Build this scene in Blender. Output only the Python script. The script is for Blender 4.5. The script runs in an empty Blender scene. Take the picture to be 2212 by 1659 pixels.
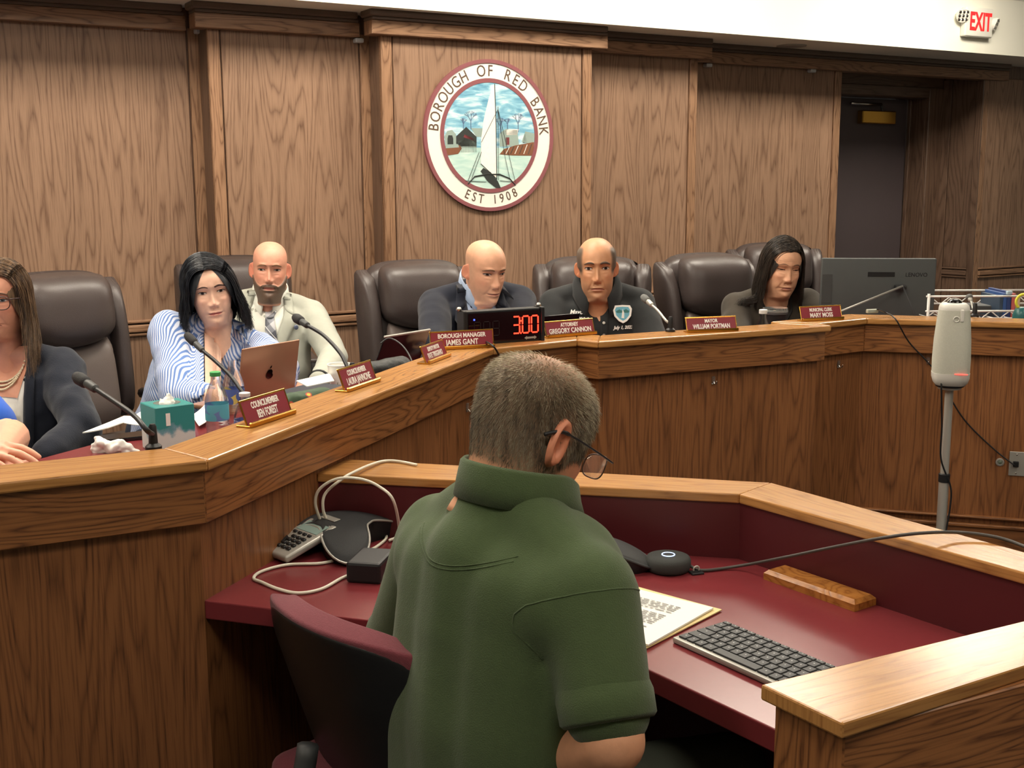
import bpy, bmesh, math, random, zlib
import numpy as np
from mathutils import Vector, Matrix, noise as mnoise
from mathutils.bvhtree import BVHTree

random.seed(7)
SC = bpy.context.scene
COL = SC.collection
PI = math.pi

# ---------------------------------------------------------------- camera
IMW, IMH, FPX = 2212, 1659, 2500.0
CAMZ = 1.50
PITCH, ROLL = math.radians(9.805), math.radians(-0.338)
_f = Vector((0, math.cos(PITCH), -math.sin(PITCH)))
_u0 = Vector((0, math.sin(PITCH), math.cos(PITCH)))
_r0 = Vector((1, 0, 0))
_r = _r0 * math.cos(ROLL) + _u0 * math.sin(ROLL)
_u = -_r0 * math.sin(ROLL) + _u0 * math.cos(ROLL)
EYE = Vector((0, 0, CAMZ))
cam = bpy.data.cameras.new('camera')
cam.sensor_width = 36.0
cam.lens = FPX * 36.0 / IMW
cam.clip_start = 0.05
cam_o = bpy.data.objects.new('camera', cam)
COL.objects.link(cam_o)
m = Matrix((( _r.x, _u.x, -_f.x, 0), (_r.y, _u.y, -_f.y, 0), (_r.z, _u.z, -_f.z, CAMZ), (0, 0, 0, 1)))
cam_o.matrix_world = m
SC.camera = cam_o

# ---------------------------------------------------------------- world, view
wld = bpy.data.worlds.new('world'); SC.world = wld; wld.use_nodes = True
wb = wld.node_tree.nodes['Background']
wb.inputs[0].default_value = (1.0, 0.97, 0.93, 1); wb.inputs[1].default_value = 0.55
SC.view_settings.view_transform = 'Standard'
SC.view_settings.look = 'None'
SC.view_settings.gamma = 1.0
SC.view_settings.use_curve_mapping = False
SC.view_settings.exposure = 0.08

# the room's recessed ceiling troffers: (x, y, strength factor)
CEIL_Z = 3.05
_n = (math.sin(math.radians(30.45)), -math.cos(math.radians(30.45))); _uu = (-_n[1], _n[0])
TROFFERS = [(-2.3, 0.6, .8), (0.2, 0.2, .8), (2.6, 0.6, .8), (-2.0, 2.7, .8), (0.1, 2.7, .8), (2.4, 2.9, .8)] + [(_uu[0] * u - 4.35 * _n[0], _uu[1] * u - 4.35 * _n[1], 1.5) for u in (0.2, 2.1, 4.0, 5.9)]
TROFFER_W = 56.0

# ---------------------------------------------------------------- pixel helpers
def ray(px, py):
    return _f + _r * ((px - IMW / 2) / FPX) - _u * ((py - IMH / 2) / FPX)
def G(px, py, z):
    v = ray(px, py); return EYE + v * ((z - CAMZ) / v.z)
def D(px, py, y):
    v = ray(px, py); return EYE + v * (y / v.y)
def on_plane(px, py, n2, w):
    v = ray(px, py); return EYE + v * (w / (n2[0] * v.x + n2[1] * v.y))
def lin(c):
    return tuple(((x / 255) / 12.92 if x / 255 <= .04045 else ((x / 255 + .055) / 1.055) ** 2.4) for x in c)

# ---------------------------------------------------------------- objects
class Thing:
    """An Empty at a thing's base that parents its parts; parts are given in world or in the thing's own coordinates."""
    def __init__(s, name, label=None, cat=None, loc=(0, 0, 0), rz=0.0, group=None, kind=None):
        o = bpy.data.objects.new(name, None); COL.objects.link(o)
        o.empty_display_size = .05
        o.location = loc; o.rotation_euler = (0, 0, rz)
        s.o = o; s.M = Matrix.Translation(Vector(loc)) @ Matrix.Rotation(rz, 4, 'Z'); s.Mi = s.M.inverted()
        tag(o, label, cat, group, kind)
def tag(o, label=None, cat=None, group=None, kind=None):
    o = o.o if isinstance(o, Thing) else o
    if label: o['label'] = label
    if cat: o['category'] = cat
    if group: o['group'] = group
    if kind: o['kind'] = kind
    return o
WORLD = {}
def link(name, me, mat=None, parent=None, local=False, smooth=False, label=None, kind=None):
    o = bpy.data.objects.new(name, me); COL.objects.link(o)
    if mat is not None and len(me.materials) == 0:
        for mm in (mat if isinstance(mat, (list, tuple)) else [mat]): me.materials.append(mm)
    M = Matrix.Identity(4)
    if parent is not None:
        if isinstance(parent, Thing):
            o.parent = parent.o
            if not local: me.transform(parent.Mi)
        else:
            o.parent = parent            # a sub-part: its mesh shares the part's frame
            r = parent
            while r.parent is not None: r = r.parent
            if not local:
                me.transform(r.matrix_basis.inverted())
    elif not local:
        # top-level mesh in world coordinates: put the origin at its base
        vs = [v.co for v in me.vertices]
        if vs:
            b = Vector(((min(v.x for v in vs) + max(v.x for v in vs)) / 2, (min(v.y for v in vs) + max(v.y for v in vs)) / 2, min(v.z for v in vs)))
            me.transform(Matrix.Translation(-b)); o.location = b
    if smooth:
        me.shade_smooth() if smooth is True else me.set_sharp_from_angle(angle=smooth) if False else me.shade_smooth()
        if smooth is not True: me.set_sharp_from_angle(angle=smooth)
    if label: o['label'] = label
    if kind: o['kind'] = kind
    return o
def raw(name, verts, faces, mat=None, parent=None, local=False, smooth=False, label=None, kind=None):
    me = bpy.data.meshes.new(name)
    me.from_pydata([tuple(v) for v in verts], [], [tuple(f) for f in faces]); me.validate(); me.update()
    return link(name, me, mat, parent, local, smooth, label, kind)
def bm_obj(name, bm, mat=None, parent=None, local=False, smooth=False, label=None, kind=None, grain=None, seed=None):
    bmesh.ops.recalc_face_normals(bm, faces=bm.faces)
    me = bpy.data.meshes.new(name); bm.to_mesh(me); bm.free()
    if grain is not None: grain_uv(me, grain, name if seed is None else seed)
    return link(name, me, mat, parent, local, smooth, label, kind)
_gs = [0]
def grain_uv(me, d, seed):
    """UVs in metres: u along the grain, v across it, shifted at random for each board."""
    _gs[0] += 1
    rr = random.Random(_gs[0] * 31 + 5); ou, ov = rr.uniform(0, 40), rr.uniform(0, 40)
    d = Vector(d).normalized()
    uv = me.uv_layers.new(name='grain')
    for p in me.polygons:
        n = p.normal
        t = d - n * d.dot(n)
        if t.length < .35:
            t = Vector((0, 0, 1)) if abs(n.z) < .7 else Vector((1, 0, 0))
            t = t - n * t.dot(n)
        t.normalize(); b = n.cross(t)
        for li in p.loop_indices:
            co = me.vertices[me.loops[li].vertex_index].co
            uv.data[li].uv = (co.dot(t) + ou, co.dot(b) + ov)

# ---------------------------------------------------------------- bmesh shapes
def bevel(bm, w, seg=2):
    bmesh.ops.bevel(bm, geom=list(bm.edges), offset=w, offset_type='OFFSET', segments=seg, profile=.5, affect='EDGES', clamp_overlap=True)
def bm_box(c, size, rz=0, bev=0, seg=2, M=None, bm=None):
    b = bmesh.new(); bmesh.ops.create_cube(b, size=1)
    for v in b.verts: v.co = Vector((v.co.x * size[0], v.co.y * size[1], v.co.z * size[2]))
    if bev: bevel(b, bev, seg)
    T = Matrix.Translation(Vector(c)) @ Matrix.Rotation(rz, 4, 'Z') if M is None else M @ Matrix.Translation(Vector(c))
    b.transform(T)
    if bm is None: return b
    return merge(bm, b)
def merge(a, b):
    me = bpy.data.meshes.new('tmp'); b.to_mesh(me); a.from_mesh(me); b.free(); bpy.data.meshes.remove(me); return a
def bm_prism(pts, z0, z1, bev=0, seg=2, topbev=None):
    b = bmesh.new()
    lo = [b.verts.new((p[0], p[1], z0)) for p in pts]; hi = [b.verts.new((p[0], p[1], z1)) for p in pts]
    b.faces.new(lo[::-1]); b.faces.new(hi)
    n = len(pts)
    for i in range(n): b.faces.new((lo[i], lo[(i + 1) % n], hi[(i + 1) % n], hi[i]))
    bmesh.ops.recalc_face_normals(b, faces=b.faces)
    if bev: bevel(b, bev, seg)
    return b
def sweep(path, prof, closed=False, up=None, cap=True):
    """Sweep a closed 2D profile [(a,b)...] (or a radius list) along a path of points."""
    P = [Vector(p) for p in path]; n = len(P)
    vs, fs = [], []
    T = []
    for i in range(n):
        if closed: t = P[(i + 1) % n] - P[i - 1]
        else: t = P[min(i + 1, n - 1)] - P[max(i - 1, 0)]
        T.append(t.normalized())
    ref = Vector(up) if up is not None else (Vector((0, 0, 1)) if abs(T[0].z) < .9 else Vector((1, 0, 0)))
    nrm = (ref - T[0] * ref.dot(T[0])).normalized()
    k = len(prof(0)) if callable(prof) else len(prof)
    for i in range(n):
        if up is not None:
            nrm = (ref - T[i] * ref.dot(T[i])).normalized()
        else:
            nrm = (nrm - T[i] * nrm.dot(T[i])); nrm.normalize()
        bi = T[i].cross(nrm)
        pr = prof(i) if callable(prof) else prof
        for a, c in pr: vs.append(P[i] + nrm * a + bi * c)
    for i in range(n if closed else n - 1):
        j = (i + 1) % n
        for q in range(k): fs.append((i * k + q, i * k + (q + 1) % k, j * k + (q + 1) % k, j * k + q))
    if cap and not closed:
        fs.append(tuple(range(k))[::-1]); fs.append(tuple(range((n - 1) * k, n * k)))
    return vs, fs
def circ(r, k=10): return [(r * math.cos(2 * PI * i / k), r * math.sin(2 * PI * i / k)) for i in range(k)]
def tube_bm(path, r, k=10, closed=False, cap=True):
    if callable(r): f = lambda i: circ(r(i), k)
    elif isinstance(r, (list, tuple)): f = lambda i: circ(r[i], k)
    else: f = circ(r, k)
    vs, fs = sweep(path, f, closed, None, cap)
    b = bmesh.new(); V = [b.verts.new(v) for v in vs]
    for q in fs:
        try: b.faces.new([V[i] for i in q])
        except ValueError: pass
    return b
def smooth_path(pts, k=8, closed=False):
    P = [Vector(p) for p in pts]; n = len(P); out = []
    for i in range(n if closed else n - 1):
        p0 = P[(i - 1) % n] if closed else P[max(i - 1, 0)]
        p1 = P[i]; p2 = P[(i + 1) % n]; p3 = P[(i + 2) % n] if closed else P[min(i + 2, n - 1)]
        for j in range(k):
            t = j / k
            out.append(.5 * ((2 * p1) + (p2 - p0) * t + (2 * p0 - 5 * p1 + 4 * p2 - p3) * t * t + (3 * p1 - p0 - 3 * p2 + p3) * t ** 3))
    if not closed: out.append(P[-1])
    return out
def lathe_bm(prof, k=24, M=None, cap=True):
    """prof: [(radius, z)...] bottom to top."""
    b = bmesh.new(); rows = []
    for r, z in prof:
        if r < 1e-6: rows.append([b.verts.new((0, 0, z))])
        else: rows.append([b.verts.new((r * math.cos(2 * PI * i / k), r * math.sin(2 * PI * i / k), z)) for i in range(k)])
    for a, c in zip(rows, rows[1:]):
        for i in range(k):
            j = (i + 1) % k
            if len(a) == 1 and len(c) == 1: continue
            if len(a) == 1: b.faces.new((a[0], c[j], c[i]))
            elif len(c) == 1: b.faces.new((a[i], a[j], c[0]))
            else: b.faces.new((a[i], a[j], c[j], c[i]))
    if cap:
        if len(rows[0]) > 1: b.faces.new(rows[0][::-1])
        if len(rows[-1]) > 1: b.faces.new(rows[-1])
    if M is not None: b.transform(M)
    return b
def grid_bm(rows):
    """A quad sheet from rows of points."""
    b = bmesh.new(); V = [[b.verts.new(p) for p in r] for r in rows]
    for r0, r1 in zip(V, V[1:]):
        for i in range(len(r0) - 1):
            try: b.faces.new((r0[i], r0[i + 1], r1[i + 1], r1[i]))
            except ValueError: pass
    return b
def thick_grid(rows, t):
    """A sheet from rows of points with thickness t behind it (on the side its normals point away from)."""
    R, Cn = len(rows), len(rows[0]); V = [[Vector(p) for p in r] for r in rows]
    b = bmesh.new(); A = [[b.verts.new(p) for p in r] for r in V]; Bk = []
    for i in range(R):
        rb = []
        for j in range(Cn):
            du = V[i][min(j + 1, Cn - 1)] - V[i][max(j - 1, 0)]; dv = V[min(i + 1, R - 1)][j] - V[max(i - 1, 0)][j]
            n = du.cross(dv)
            n = n.normalized() if n.length > 1e-12 else Vector((0, 0, 0))
            rb.append(b.verts.new(V[i][j] - n * t))
        Bk.append(rb)
    def q(*v):
        try: b.faces.new(v)
        except ValueError: pass
    for i in range(R - 1):
        for j in range(Cn - 1):
            q(A[i][j], A[i][j + 1], A[i + 1][j + 1], A[i + 1][j]); q(Bk[i][j], Bk[i + 1][j], Bk[i + 1][j + 1], Bk[i][j + 1])
        q(A[i][0], A[i + 1][0], Bk[i + 1][0], Bk[i][0]); q(A[i][-1], Bk[i][-1], Bk[i + 1][-1], A[i + 1][-1])
    for j in range(Cn - 1):
        q(A[0][j], Bk[0][j], Bk[0][j + 1], A[0][j + 1]); q(A[-1][j], A[-1][j + 1], Bk[-1][j + 1], Bk[-1][j])
    return b
def solid(bm, t):
    bmesh.ops.recalc_face_normals(bm, faces=bm.faces)
    bmesh.ops.solidify(bm, geom=list(bm.faces), thickness=t); return bm
def frame(origin, x, z):
    """Matrix with the given X and approximate Z axes."""
    x = Vector(x).normalized(); z = Vector(z); z = (z - x * z.dot(x)).normalized(); y = z.cross(x)
    o = Vector(origin)
    return Matrix(((x.x, y.x, z.x, o.x), (x.y, y.y, z.y, o.y), (x.z, y.z, z.z, o.z), (0, 0, 0, 1)))
def dirz(a): return Vector((math.cos(a), math.sin(a), 0))
_txt = [0]
def text(s, size, mat, parent, M, name='lettering', depth=.0006, sx=1.0, align='CENTER', local=False, spacing=1.0, shear=0.0, bold=0.0):
    """Raised lettering: x along the writing, y up, in the frame M."""
    cu = bpy.data.curves.new('t', 'FONT'); cu.body = s; cu.size = size; cu.align_x = align; cu.align_y = 'CENTER'
    cu.extrude = depth; cu.space_character = spacing; cu.shear = shear; cu.offset = bold; cu.resolution_u = 3
    o = bpy.data.objects.new('t', cu); COL.objects.link(o)
    dg = bpy.context.evaluated_depsgraph_get(); dg.update()
    me = bpy.data.meshes.new_from_object(o.evaluated_get(dg)); me.name = name
    bpy.data.objects.remove(o); bpy.data.curves.remove(cu)
    me.materials.clear()
    me.transform(M @ Matrix.Diagonal((sx, 1, 1, 1)))
    return link(name, me, mat, parent, local)

# ---------------------------------------------------------------- materials
def _new(name):
    mt = bpy.data.materials.new(name); mt.use_nodes = True
    nt = mt.node_tree; bs = nt.nodes['Principled BSDF']
    return mt, nt, bs
def pm(name, col, rough=.5, metal=0, spec=.5, coat=0, trans=0, ior=1.45, emit=None, es=0, var=0.0, vscale=30, bump=0, bscale=200, alpha=1, sheen=0, sss=0):
    """Plain material with a little procedural variation and relief."""
    mt, nt, bs = _new(name)
    c = lin(col)
    bs.inputs['Base Color'].default_value = (*c, 1); bs.inputs['Roughness'].default_value = rough
    bs.inputs['Metallic'].default_value = metal; bs.inputs['Specular IOR Level'].default_value = spec
    bs.inputs['Coat Weight'].default_value = coat; bs.inputs['Transmission Weight'].default_value = trans
    bs.inputs['IOR'].default_value = ior; bs.inputs['Alpha'].default_value = alpha
    bs.inputs['Sheen Weight'].default_value = sheen
    if sss:
        bs.inputs['Subsurface Weight'].default_value = sss; bs.inputs['Subsurface Radius'].default_value = (.012, .005, .003)
    if emit: bs.inputs['Emission Color'].default_value = (*lin(emit), 1); bs.inputs['Emission Strength'].default_value = es
    if var or bump:
        tc = nt.nodes.new('ShaderNodeTexCoord')
    if var:
        nz = nt.nodes.new('ShaderNodeTexNoise'); nz.inputs['Scale'].default_value = vscale; nz.inputs['Detail'].default_value = 4
        mx = nt.nodes.new('ShaderNodeMix'); mx.data_type = 'RGBA'
        mx.inputs[6].default_value = (*[x * (1 - var) for x in c], 1); mx.inputs[7].default_value = (*[min(1, x * (1 + var)) for x in c], 1)
        nt.links.new(tc.outputs['Object'], nz.inputs['Vector']); nt.links.new(nz.outputs['Fac'], mx.inputs[0]); nt.links.new(mx.outputs[2], bs.inputs['Base Color'])
    if bump:
        n2 = nt.nodes.new('ShaderNodeTexNoise'); n2.inputs['Scale'].default_value = bscale; n2.inputs['Detail'].default_value = 3
        bp = nt.nodes.new('ShaderNodeBump'); bp.inputs['Strength'].default_value = bump; bp.inputs['Distance'].default_value = .002
        nt.links.new(tc.outputs['Object'], n2.inputs['Vector']); nt.links.new(n2.outputs['Fac'], bp.inputs['Height']); nt.links.new(bp.outputs['Normal'], bs.inputs['Normal'])
    return mt
def _math(nt, op, a, b=None, clamp=False):
    n = nt.nodes.new('ShaderNodeMath'); n.operation = op; n.use_clamp = clamp
    for i, x in enumerate((a, b)):
        if x is None: continue
        if isinstance(x, (int, float)): n.inputs[i].default_value = x
        else: nt.links.new(x, n.inputs[i])
    return n.outputs[0]
def wood(name, light, dark, rough=.4, coat=.0, freq=9, vs=5.0, us=.7, pore=.35, line=.75, spec=.5, tone=.18):
    """Oak: contour lines of a noise stretched along the grain make the cathedral figure; fine streaks make the pores."""
    mt, nt, bs = _new(name)
    uv = nt.nodes.new('ShaderNodeUVMap'); uv.uv_map = 'grain'
    def mp(sx, sy, off=0.0):
        n = nt.nodes.new('ShaderNodeMapping'); n.inputs['Scale'].default_value = (sx, sy, 1); n.inputs['Location'].default_value = (off, off * .7, 0)
        nt.links.new(uv.outputs[0], n.inputs['Vector']); return n.outputs[0]
    def nz(vec, detail=2, rough_=.5, dist=0):
        n = nt.nodes.new('ShaderNodeTexNoise'); n.noise_dimensions = '2D'; n.inputs['Scale'].default_value = 1; n.inputs['Detail'].default_value = detail
        n.inputs['Roughness'].default_value = rough_; n.inputs['Distortion'].default_value = dist
        nt.links.new(vec, n.inputs['Vector']); return n.outputs['Fac']
    n1 = nz(mp(us, vs), 1.5, .45)
    fine = nz(mp(us * 9, vs * 6, 3.1), 2)
    x = _math(nt, 'MULTIPLY', n1, freq * 1.6)
    x = _math(nt, 'ADD', x, _math(nt, 'MULTIPLY', fine, .42))
    pp = _math(nt, 'PINGPONG', x, .5)
    ln = _math(nt, 'MULTIPLY', pp, 2.0)                     # 0..1 triangle
    ln = _math(nt, 'POWER', ln, 2.6)
    pr = nz(mp(7, 260, 9.0), 2, .6)
    prm = nt.nodes.new('ShaderNodeMapRange'); prm.inputs[1].default_value = .48; prm.inputs[2].default_value = .72; nt.links.new(pr, prm.inputs[0])
    pores = _math(nt, 'MULTIPLY', prm.outputs[0], pore)
    dk = _math(nt, 'ADD', _math(nt, 'MULTIPLY', ln, line), pores, clamp=True)
    big = nz(mp(.25, 2.6, 5.0), 1)
    mx = nt.nodes.new('ShaderNodeMix'); mx.data_type = 'RGBA'
    mx.inputs[6].default_value = (*lin(light), 1); mx.inputs[7].default_value = (*lin(dark), 1)
    nt.links.new(dk, mx.inputs[0])
    tn = _math(nt, 'ADD', _math(nt, 'MULTIPLY', big, 2 * tone), 1 - tone)
    hs = nt.nodes.new('ShaderNodeHueSaturation'); nt.links.new(tn, hs.inputs['Value']); nt.links.new(mx.outputs[2], hs.inputs['Color'])
    nt.links.new(hs.outputs[0], bs.inputs['Base Color'])
    bs.inputs['Roughness'].default_value = rough; bs.inputs['Coat Weight'].default_value = coat; bs.inputs['Coat Roughness'].default_value = .12
    bs.inputs['Specular IOR Level'].default_value = spec
    bp = nt.nodes.new('ShaderNodeBump'); bp.inputs['Strength'].default_value = .12; bp.inputs['Distance'].default_value = .001; bp.invert = True
    nt.links.new(dk, bp.inputs['Height']); nt.links.new(bp.outputs[0], bs.inputs['Normal'])
    return mt
def fabric(name, col, rough=.9, var=.12, vscale=14, bump=.35, bscale=420, sheen=.15):
    return pm(name, col, rough, spec=.2, var=var, vscale=vscale, bump=bump, bscale=bscale, sheen=sheen)

M = {}
M['wall_wood'] = wood('wall_oak_veneer', (152, 121, 98), (96, 69, 52), rough=.42, freq=9, vs=7.0, us=.6, spec=.4, line=.62, pore=.4)
M['trim_wood'] = wood('wall_oak_trim', (158, 122, 94), (100, 70, 50), rough=.38, freq=7, vs=11, us=1.2, spec=.4)
M['dais_panel'] = wood('dais_oak_veneer', (146, 96, 58), (88, 53, 30), rough=.42, freq=9, vs=9, us=.7, pore=.5, line=.6, spec=.4)
M['dais_apron'] = wood('dais_oak_apron', (154, 102, 60), (90, 54, 31), rough=.34, freq=8, vs=16, us=1.6, line=.8, spec=.5)
M['ledge'] = wood('oak_ledge_varnished', (188, 136, 78), (138, 90, 46), rough=.24, coat=.12, freq=6, vs=16, us=1.4, line=.55, spec=.5)
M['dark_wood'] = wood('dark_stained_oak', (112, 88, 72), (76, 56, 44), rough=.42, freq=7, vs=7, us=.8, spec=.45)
M['crown_wood'] = pm('dark_crown_moulding', (100, 84, 72), .5, var=.15, vscale=6)
M['door'] = pm('dark_door_paint', (88, 78, 80), .5, var=.08, vscale=5)
M['white_wall'] = pm('white_plaster', (238, 236, 222), .9, spec=.2, var=.02, vscale=3, bump=.05, bscale=60)
M['ceiling'] = pm('ceiling_white', (232, 230, 222), .95, spec=.1, var=.02, vscale=2)
M['soffit'] = pm('soffit_plaster', (214, 212, 202), .9, spec=.2, var=.02, vscale=2)
M['carpet'] = pm('charcoal_carpet', (62, 62, 66), .98, spec=.1, var=.25, vscale=160, bump=.5, bscale=300)
M['maroon_top'] = pm('maroon_laminate', (118, 46, 50), .23, spec=.45, var=.05, vscale=90, bump=.02, bscale=300)
M['maroon_panel'] = pm('maroon_laminate_panel', (86, 32, 36), .4, spec=.4, var=.06, vscale=12)
M['black_plastic'] = pm('black_plastic', (28, 29, 31), .45, var=.1, vscale=40, bump=.05, bscale=600)
M['black_gloss'] = pm('black_gloss', (14, 14, 16), .12, spec=.6)
M['dark_grey'] = pm('dark_grey_plastic', (62, 64, 65), .5, var=.06, vscale=30)
M['silver'] = pm('silver_plastic', (176, 174, 166), .35, metal=.35, var=.04, vscale=30)
M['chrome'] = pm('bright_metal', (200, 198, 192), .18, metal=1)
M['brass'] = pm('brass', (206, 160, 74), .22, metal=1, var=.05, vscale=60)
M['white_plastic'] = pm('white_plastic', (228, 226, 216), .4, var=.02)
M['clear_plastic'] = pm('clear_plastic', (235, 240, 240), .06, trans=.92, ior=1.4)
M['paper'] = pm('white_paper', (236, 236, 230), .8, spec=.2, var=.02, vscale=8)
M['white'] = pm('white_paint', (244, 242, 236), .5)
M['plate_red'] = pm('nameplate_maroon', (132, 42, 54), .4, var=.04)
M['leather'] = pm('brown_black_leather', (68, 59, 57), .38, spec=.5, var=.12, vscale=9, bump=.25, bscale=260)
M['leather_light'] = pm('brown_leather_cushion', (104, 93, 88), .42, spec=.45, var=.12, vscale=8, bump=.25, bscale=260)

# ================================================================ the room
TH = math.radians(30.45)
U2 = (math.cos(TH), math.sin(TH)); N2 = (math.sin(TH), -math.cos(TH))      # along the back wall, and out of it towards the room
W3, STEP = -5.4024, .155
def wp(u, w, z): return Vector((U2[0] * u + N2[0] * w, U2[1] * u + N2[1] * w, z))
def wbox(name, u0, u1, w0, w1, z0, z1, mat, parent, bev=.003, grain='z', label=None, seg=1):
    bm = bm_box(wp((u0 + u1) / 2, (w0 + w1) / 2, (z0 + z1) / 2), (u1 - u0, w1 - w0, z1 - z0), TH, bev, seg)
    g = (0, 0, 1) if grain == 'z' else (U2[0], U2[1], 0)
    return bm_obj(name, bm, mat, parent, grain=g, label=label)
def st(o): o['kind'] = 'structure'; return o

st(raw('floor', [(-5, -4, 0), (8, -4, 0), (8, 12, 0), (-5, 12, 0)], [(0, 1, 2, 3)], M['carpet']))
st(raw('ceiling', [(-5, -4, CEIL_Z), (8, -4, CEIL_Z), (8, 12, CEIL_Z), (-5, 12, CEIL_Z)], [(3, 2, 1, 0)], M['ceiling']))
st(raw('wall_left', [(-5, -4, 0), (-5, 12, 0), (-5, 12, CEIL_Z), (-5, -4, CEIL_Z)], [(0, 1, 2, 3)], M['white_wall']))
st(raw('wall_right', [(8, -4, 0), (8, 12, 0), (8, 12, CEIL_Z), (8, -4, CEIL_Z)], [(3, 2, 1, 0)], M['white_wall']))
st(raw('wall_front', [(-5, -4, 0), (8, -4, 0), (8, -4, CEIL_Z), (-5, -4, CEIL_Z)], [(3, 2, 1, 0)], M['white_wall']))

# ceiling lights: recessed troffers
for x, y, s in TROFFERS:
    t = Thing('ceiling_light', 'recessed fluorescent troffer with white prismatic diffuser in the ceiling', 'ceiling light', (x, y, CEIL_Z), TH, 'ceiling troffers')
    b = bmesh.new()
    for sx, sy, lx, ly in ((0, .31, 1.24, .03), (0, -.31, 1.24, .03), (.605, 0, .03, .59), (-.605, 0, .03, .59)):
        bm_box((sx, sy, -.012), (lx, ly, .03), bm=b)
    bm_obj('frame', b, M['white'], t, local=True)
    em = pm('troffer_diffuser_%.2f' % s, (255, 250, 238), .5, emit=(255, 244, 226), es=TROFFER_W * s * .28)
    bm_obj('diffuser', bm_box((0, 0, -.008), (1.19, .6, .01)), em, t, local=True)

# ---- back wall: oak panelling in five stepped bays, plus the bay right of the door niche
wallb = Thing('wall_back', 'dark oak panelled wall in stepped bays behind the council dais', None, kind='structure')
HB, HT = 2.222, 2.290
RZ0, RZ1 = .785, .862
BAYS = [  # u0, u1, offset, header u0, header u1
    (-1.6, 1.632, 2, -1.6, 1.556), (1.622, 2.452, 1, 1.556, 2.375), (2.438, 3.692, 0, 2.372, 3.766), (3.60, 4.56, 1, 3.62, 4.630), (4.50, 5.912, 2, 4.52, 7.56)]
def bay(u0, u1, w, h0, h1, header=True, zt=HB + .02, st_l=True, st_r=True, mat='wall_wood'):
    sw = .058
    wbox('backing', u0, u1, w - .14, w - .012, 0, CEIL_Z if header else zt, M['dark_wood'], wallb, bev=0)
    a, b = u0 + (sw if st_l else 0), u1 - (sw if st_r else 0)
    g = .008
    wbox('panel', a + g, b - g, w - .02, w, RZ1 - .01, zt, M[mat], wallb)
    wbox('panel', a + g, b - g, w - .02, w - .004, .12, RZ0 + .01, M[mat], wallb)
    if st_l: wbox('stile', u0, u0 + sw, w - .03, w + .006, 0, zt, M['trim_wood'], wallb, bev=.004)
    if st_r: wbox('stile', u1 - sw, u1, w - .03, w + .006, 0, zt, M['trim_wood'], wallb, bev=.004)
    wbox('chair_rail', a, b, w - .01, w + .018, RZ0 + .018, RZ1 - .022, M['trim_wood'], wallb, bev=.008, seg=3, grain='u')
    wbox('rail_bead', a, b, w - .01, w + .012, RZ1 - .014, RZ1, M['trim_wood'], wallb, bev=.005, seg=3, grain='u')
    wbox('rail_bead', a, b, w - .01, w + .012, RZ0, RZ0 + .014, M['trim_wood'], wallb, bev=.005, seg=3, grain='u')
    wbox('base_board', u0, u1, w - .01, w + .014, 0, .12, M['trim_wood'], wallb, bev=.004, grain='u')
for u0, u1, k, h0, h1 in BAYS:
    w = W3 - k * STEP
    bay(u0, u1, w, h0, h1)
    wbox('header_board', h0, h1, w - .05, w + .05, HB, HT, M['trim_wood'], wallb, bev=.003, grain='u')
    wbox('crown_moulding', h0 + .0, h1 - .01, w - .05, w + .062, HT, HT + .014, M['crown_wood'], wallb, bev=.002, grain='u')
    wbox('crown_moulding', h0 - .02, h1 - .02, w - .05, w + .085, HT + .014, HT + .05, M['crown_wood'], wallb, bev=.012, seg=3, grain='u')
# soffit and white fascia above the panelling
FW = W3 + .15; SOF = HT + .045
b = bm_box(wp(3.35, FW - .45, (SOF + CEIL_Z) / 2), (9.9, .9, CEIL_Z - SOF), TH)
st(bm_obj('wall_soffit', b, M['white_wall']))
# thin reveal joint along the fascia
wbox('trim_1', -1.5, 8.2, FW - .01, FW + .004, SOF + .36, SOF + .372, M['soffit'], None, bev=0)['kind'] = 'structure'

# ---- door niche right of the fifth bay
WN = W3 - 2 * STEP - .31                       # back of the niche
NU = on_plane(2112, 400, N2, W3 - 2 * STEP); nu = NU.x * U2[0] + NU.y * U2[1]      # right edge of the niche, front
c1 = on_plane(1995, 400, N2, WN); du = c1.x * U2[0] + c1.y * U2[1]                 # right edge of the door opening
ni = on_plane(2029, 400, N2, WN); niu = ni.x * U2[0] + ni.y * U2[1]                # inner right corner of the niche
DT = on_plane(1900, 207, N2, WN).z
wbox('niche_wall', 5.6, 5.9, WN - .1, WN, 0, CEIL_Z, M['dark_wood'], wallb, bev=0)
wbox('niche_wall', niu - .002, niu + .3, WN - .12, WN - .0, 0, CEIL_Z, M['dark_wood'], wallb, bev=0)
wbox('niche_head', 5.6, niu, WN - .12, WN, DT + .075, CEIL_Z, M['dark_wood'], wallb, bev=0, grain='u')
wbox('door_casing', du, niu - .004, WN - .05, WN + .015, 0, DT + .075, M['dark_wood'], wallb, bev=.006)
wbox('door_casing', du - 1.1, du, WN - .05, WN + .015, DT, DT + .075, M['dark_wood'], wallb, bev=.006, grain='u')
wbox('door_jamb', du - .001, du + .03, WN - .3, WN - .02, 0, DT, M['dark_wood'], wallb, bev=.002)
wbox('door_jamb', du - 1.1, du, WN - .3, WN - .02, DT - .001, DT + .03, M['dark_wood'], wallb, bev=.002, grain='u')
wbox('door_stop', du - .02, du, WN - .17, WN - .14, 0, DT, M['dark_wood'], wallb, bev=.003)
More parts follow.
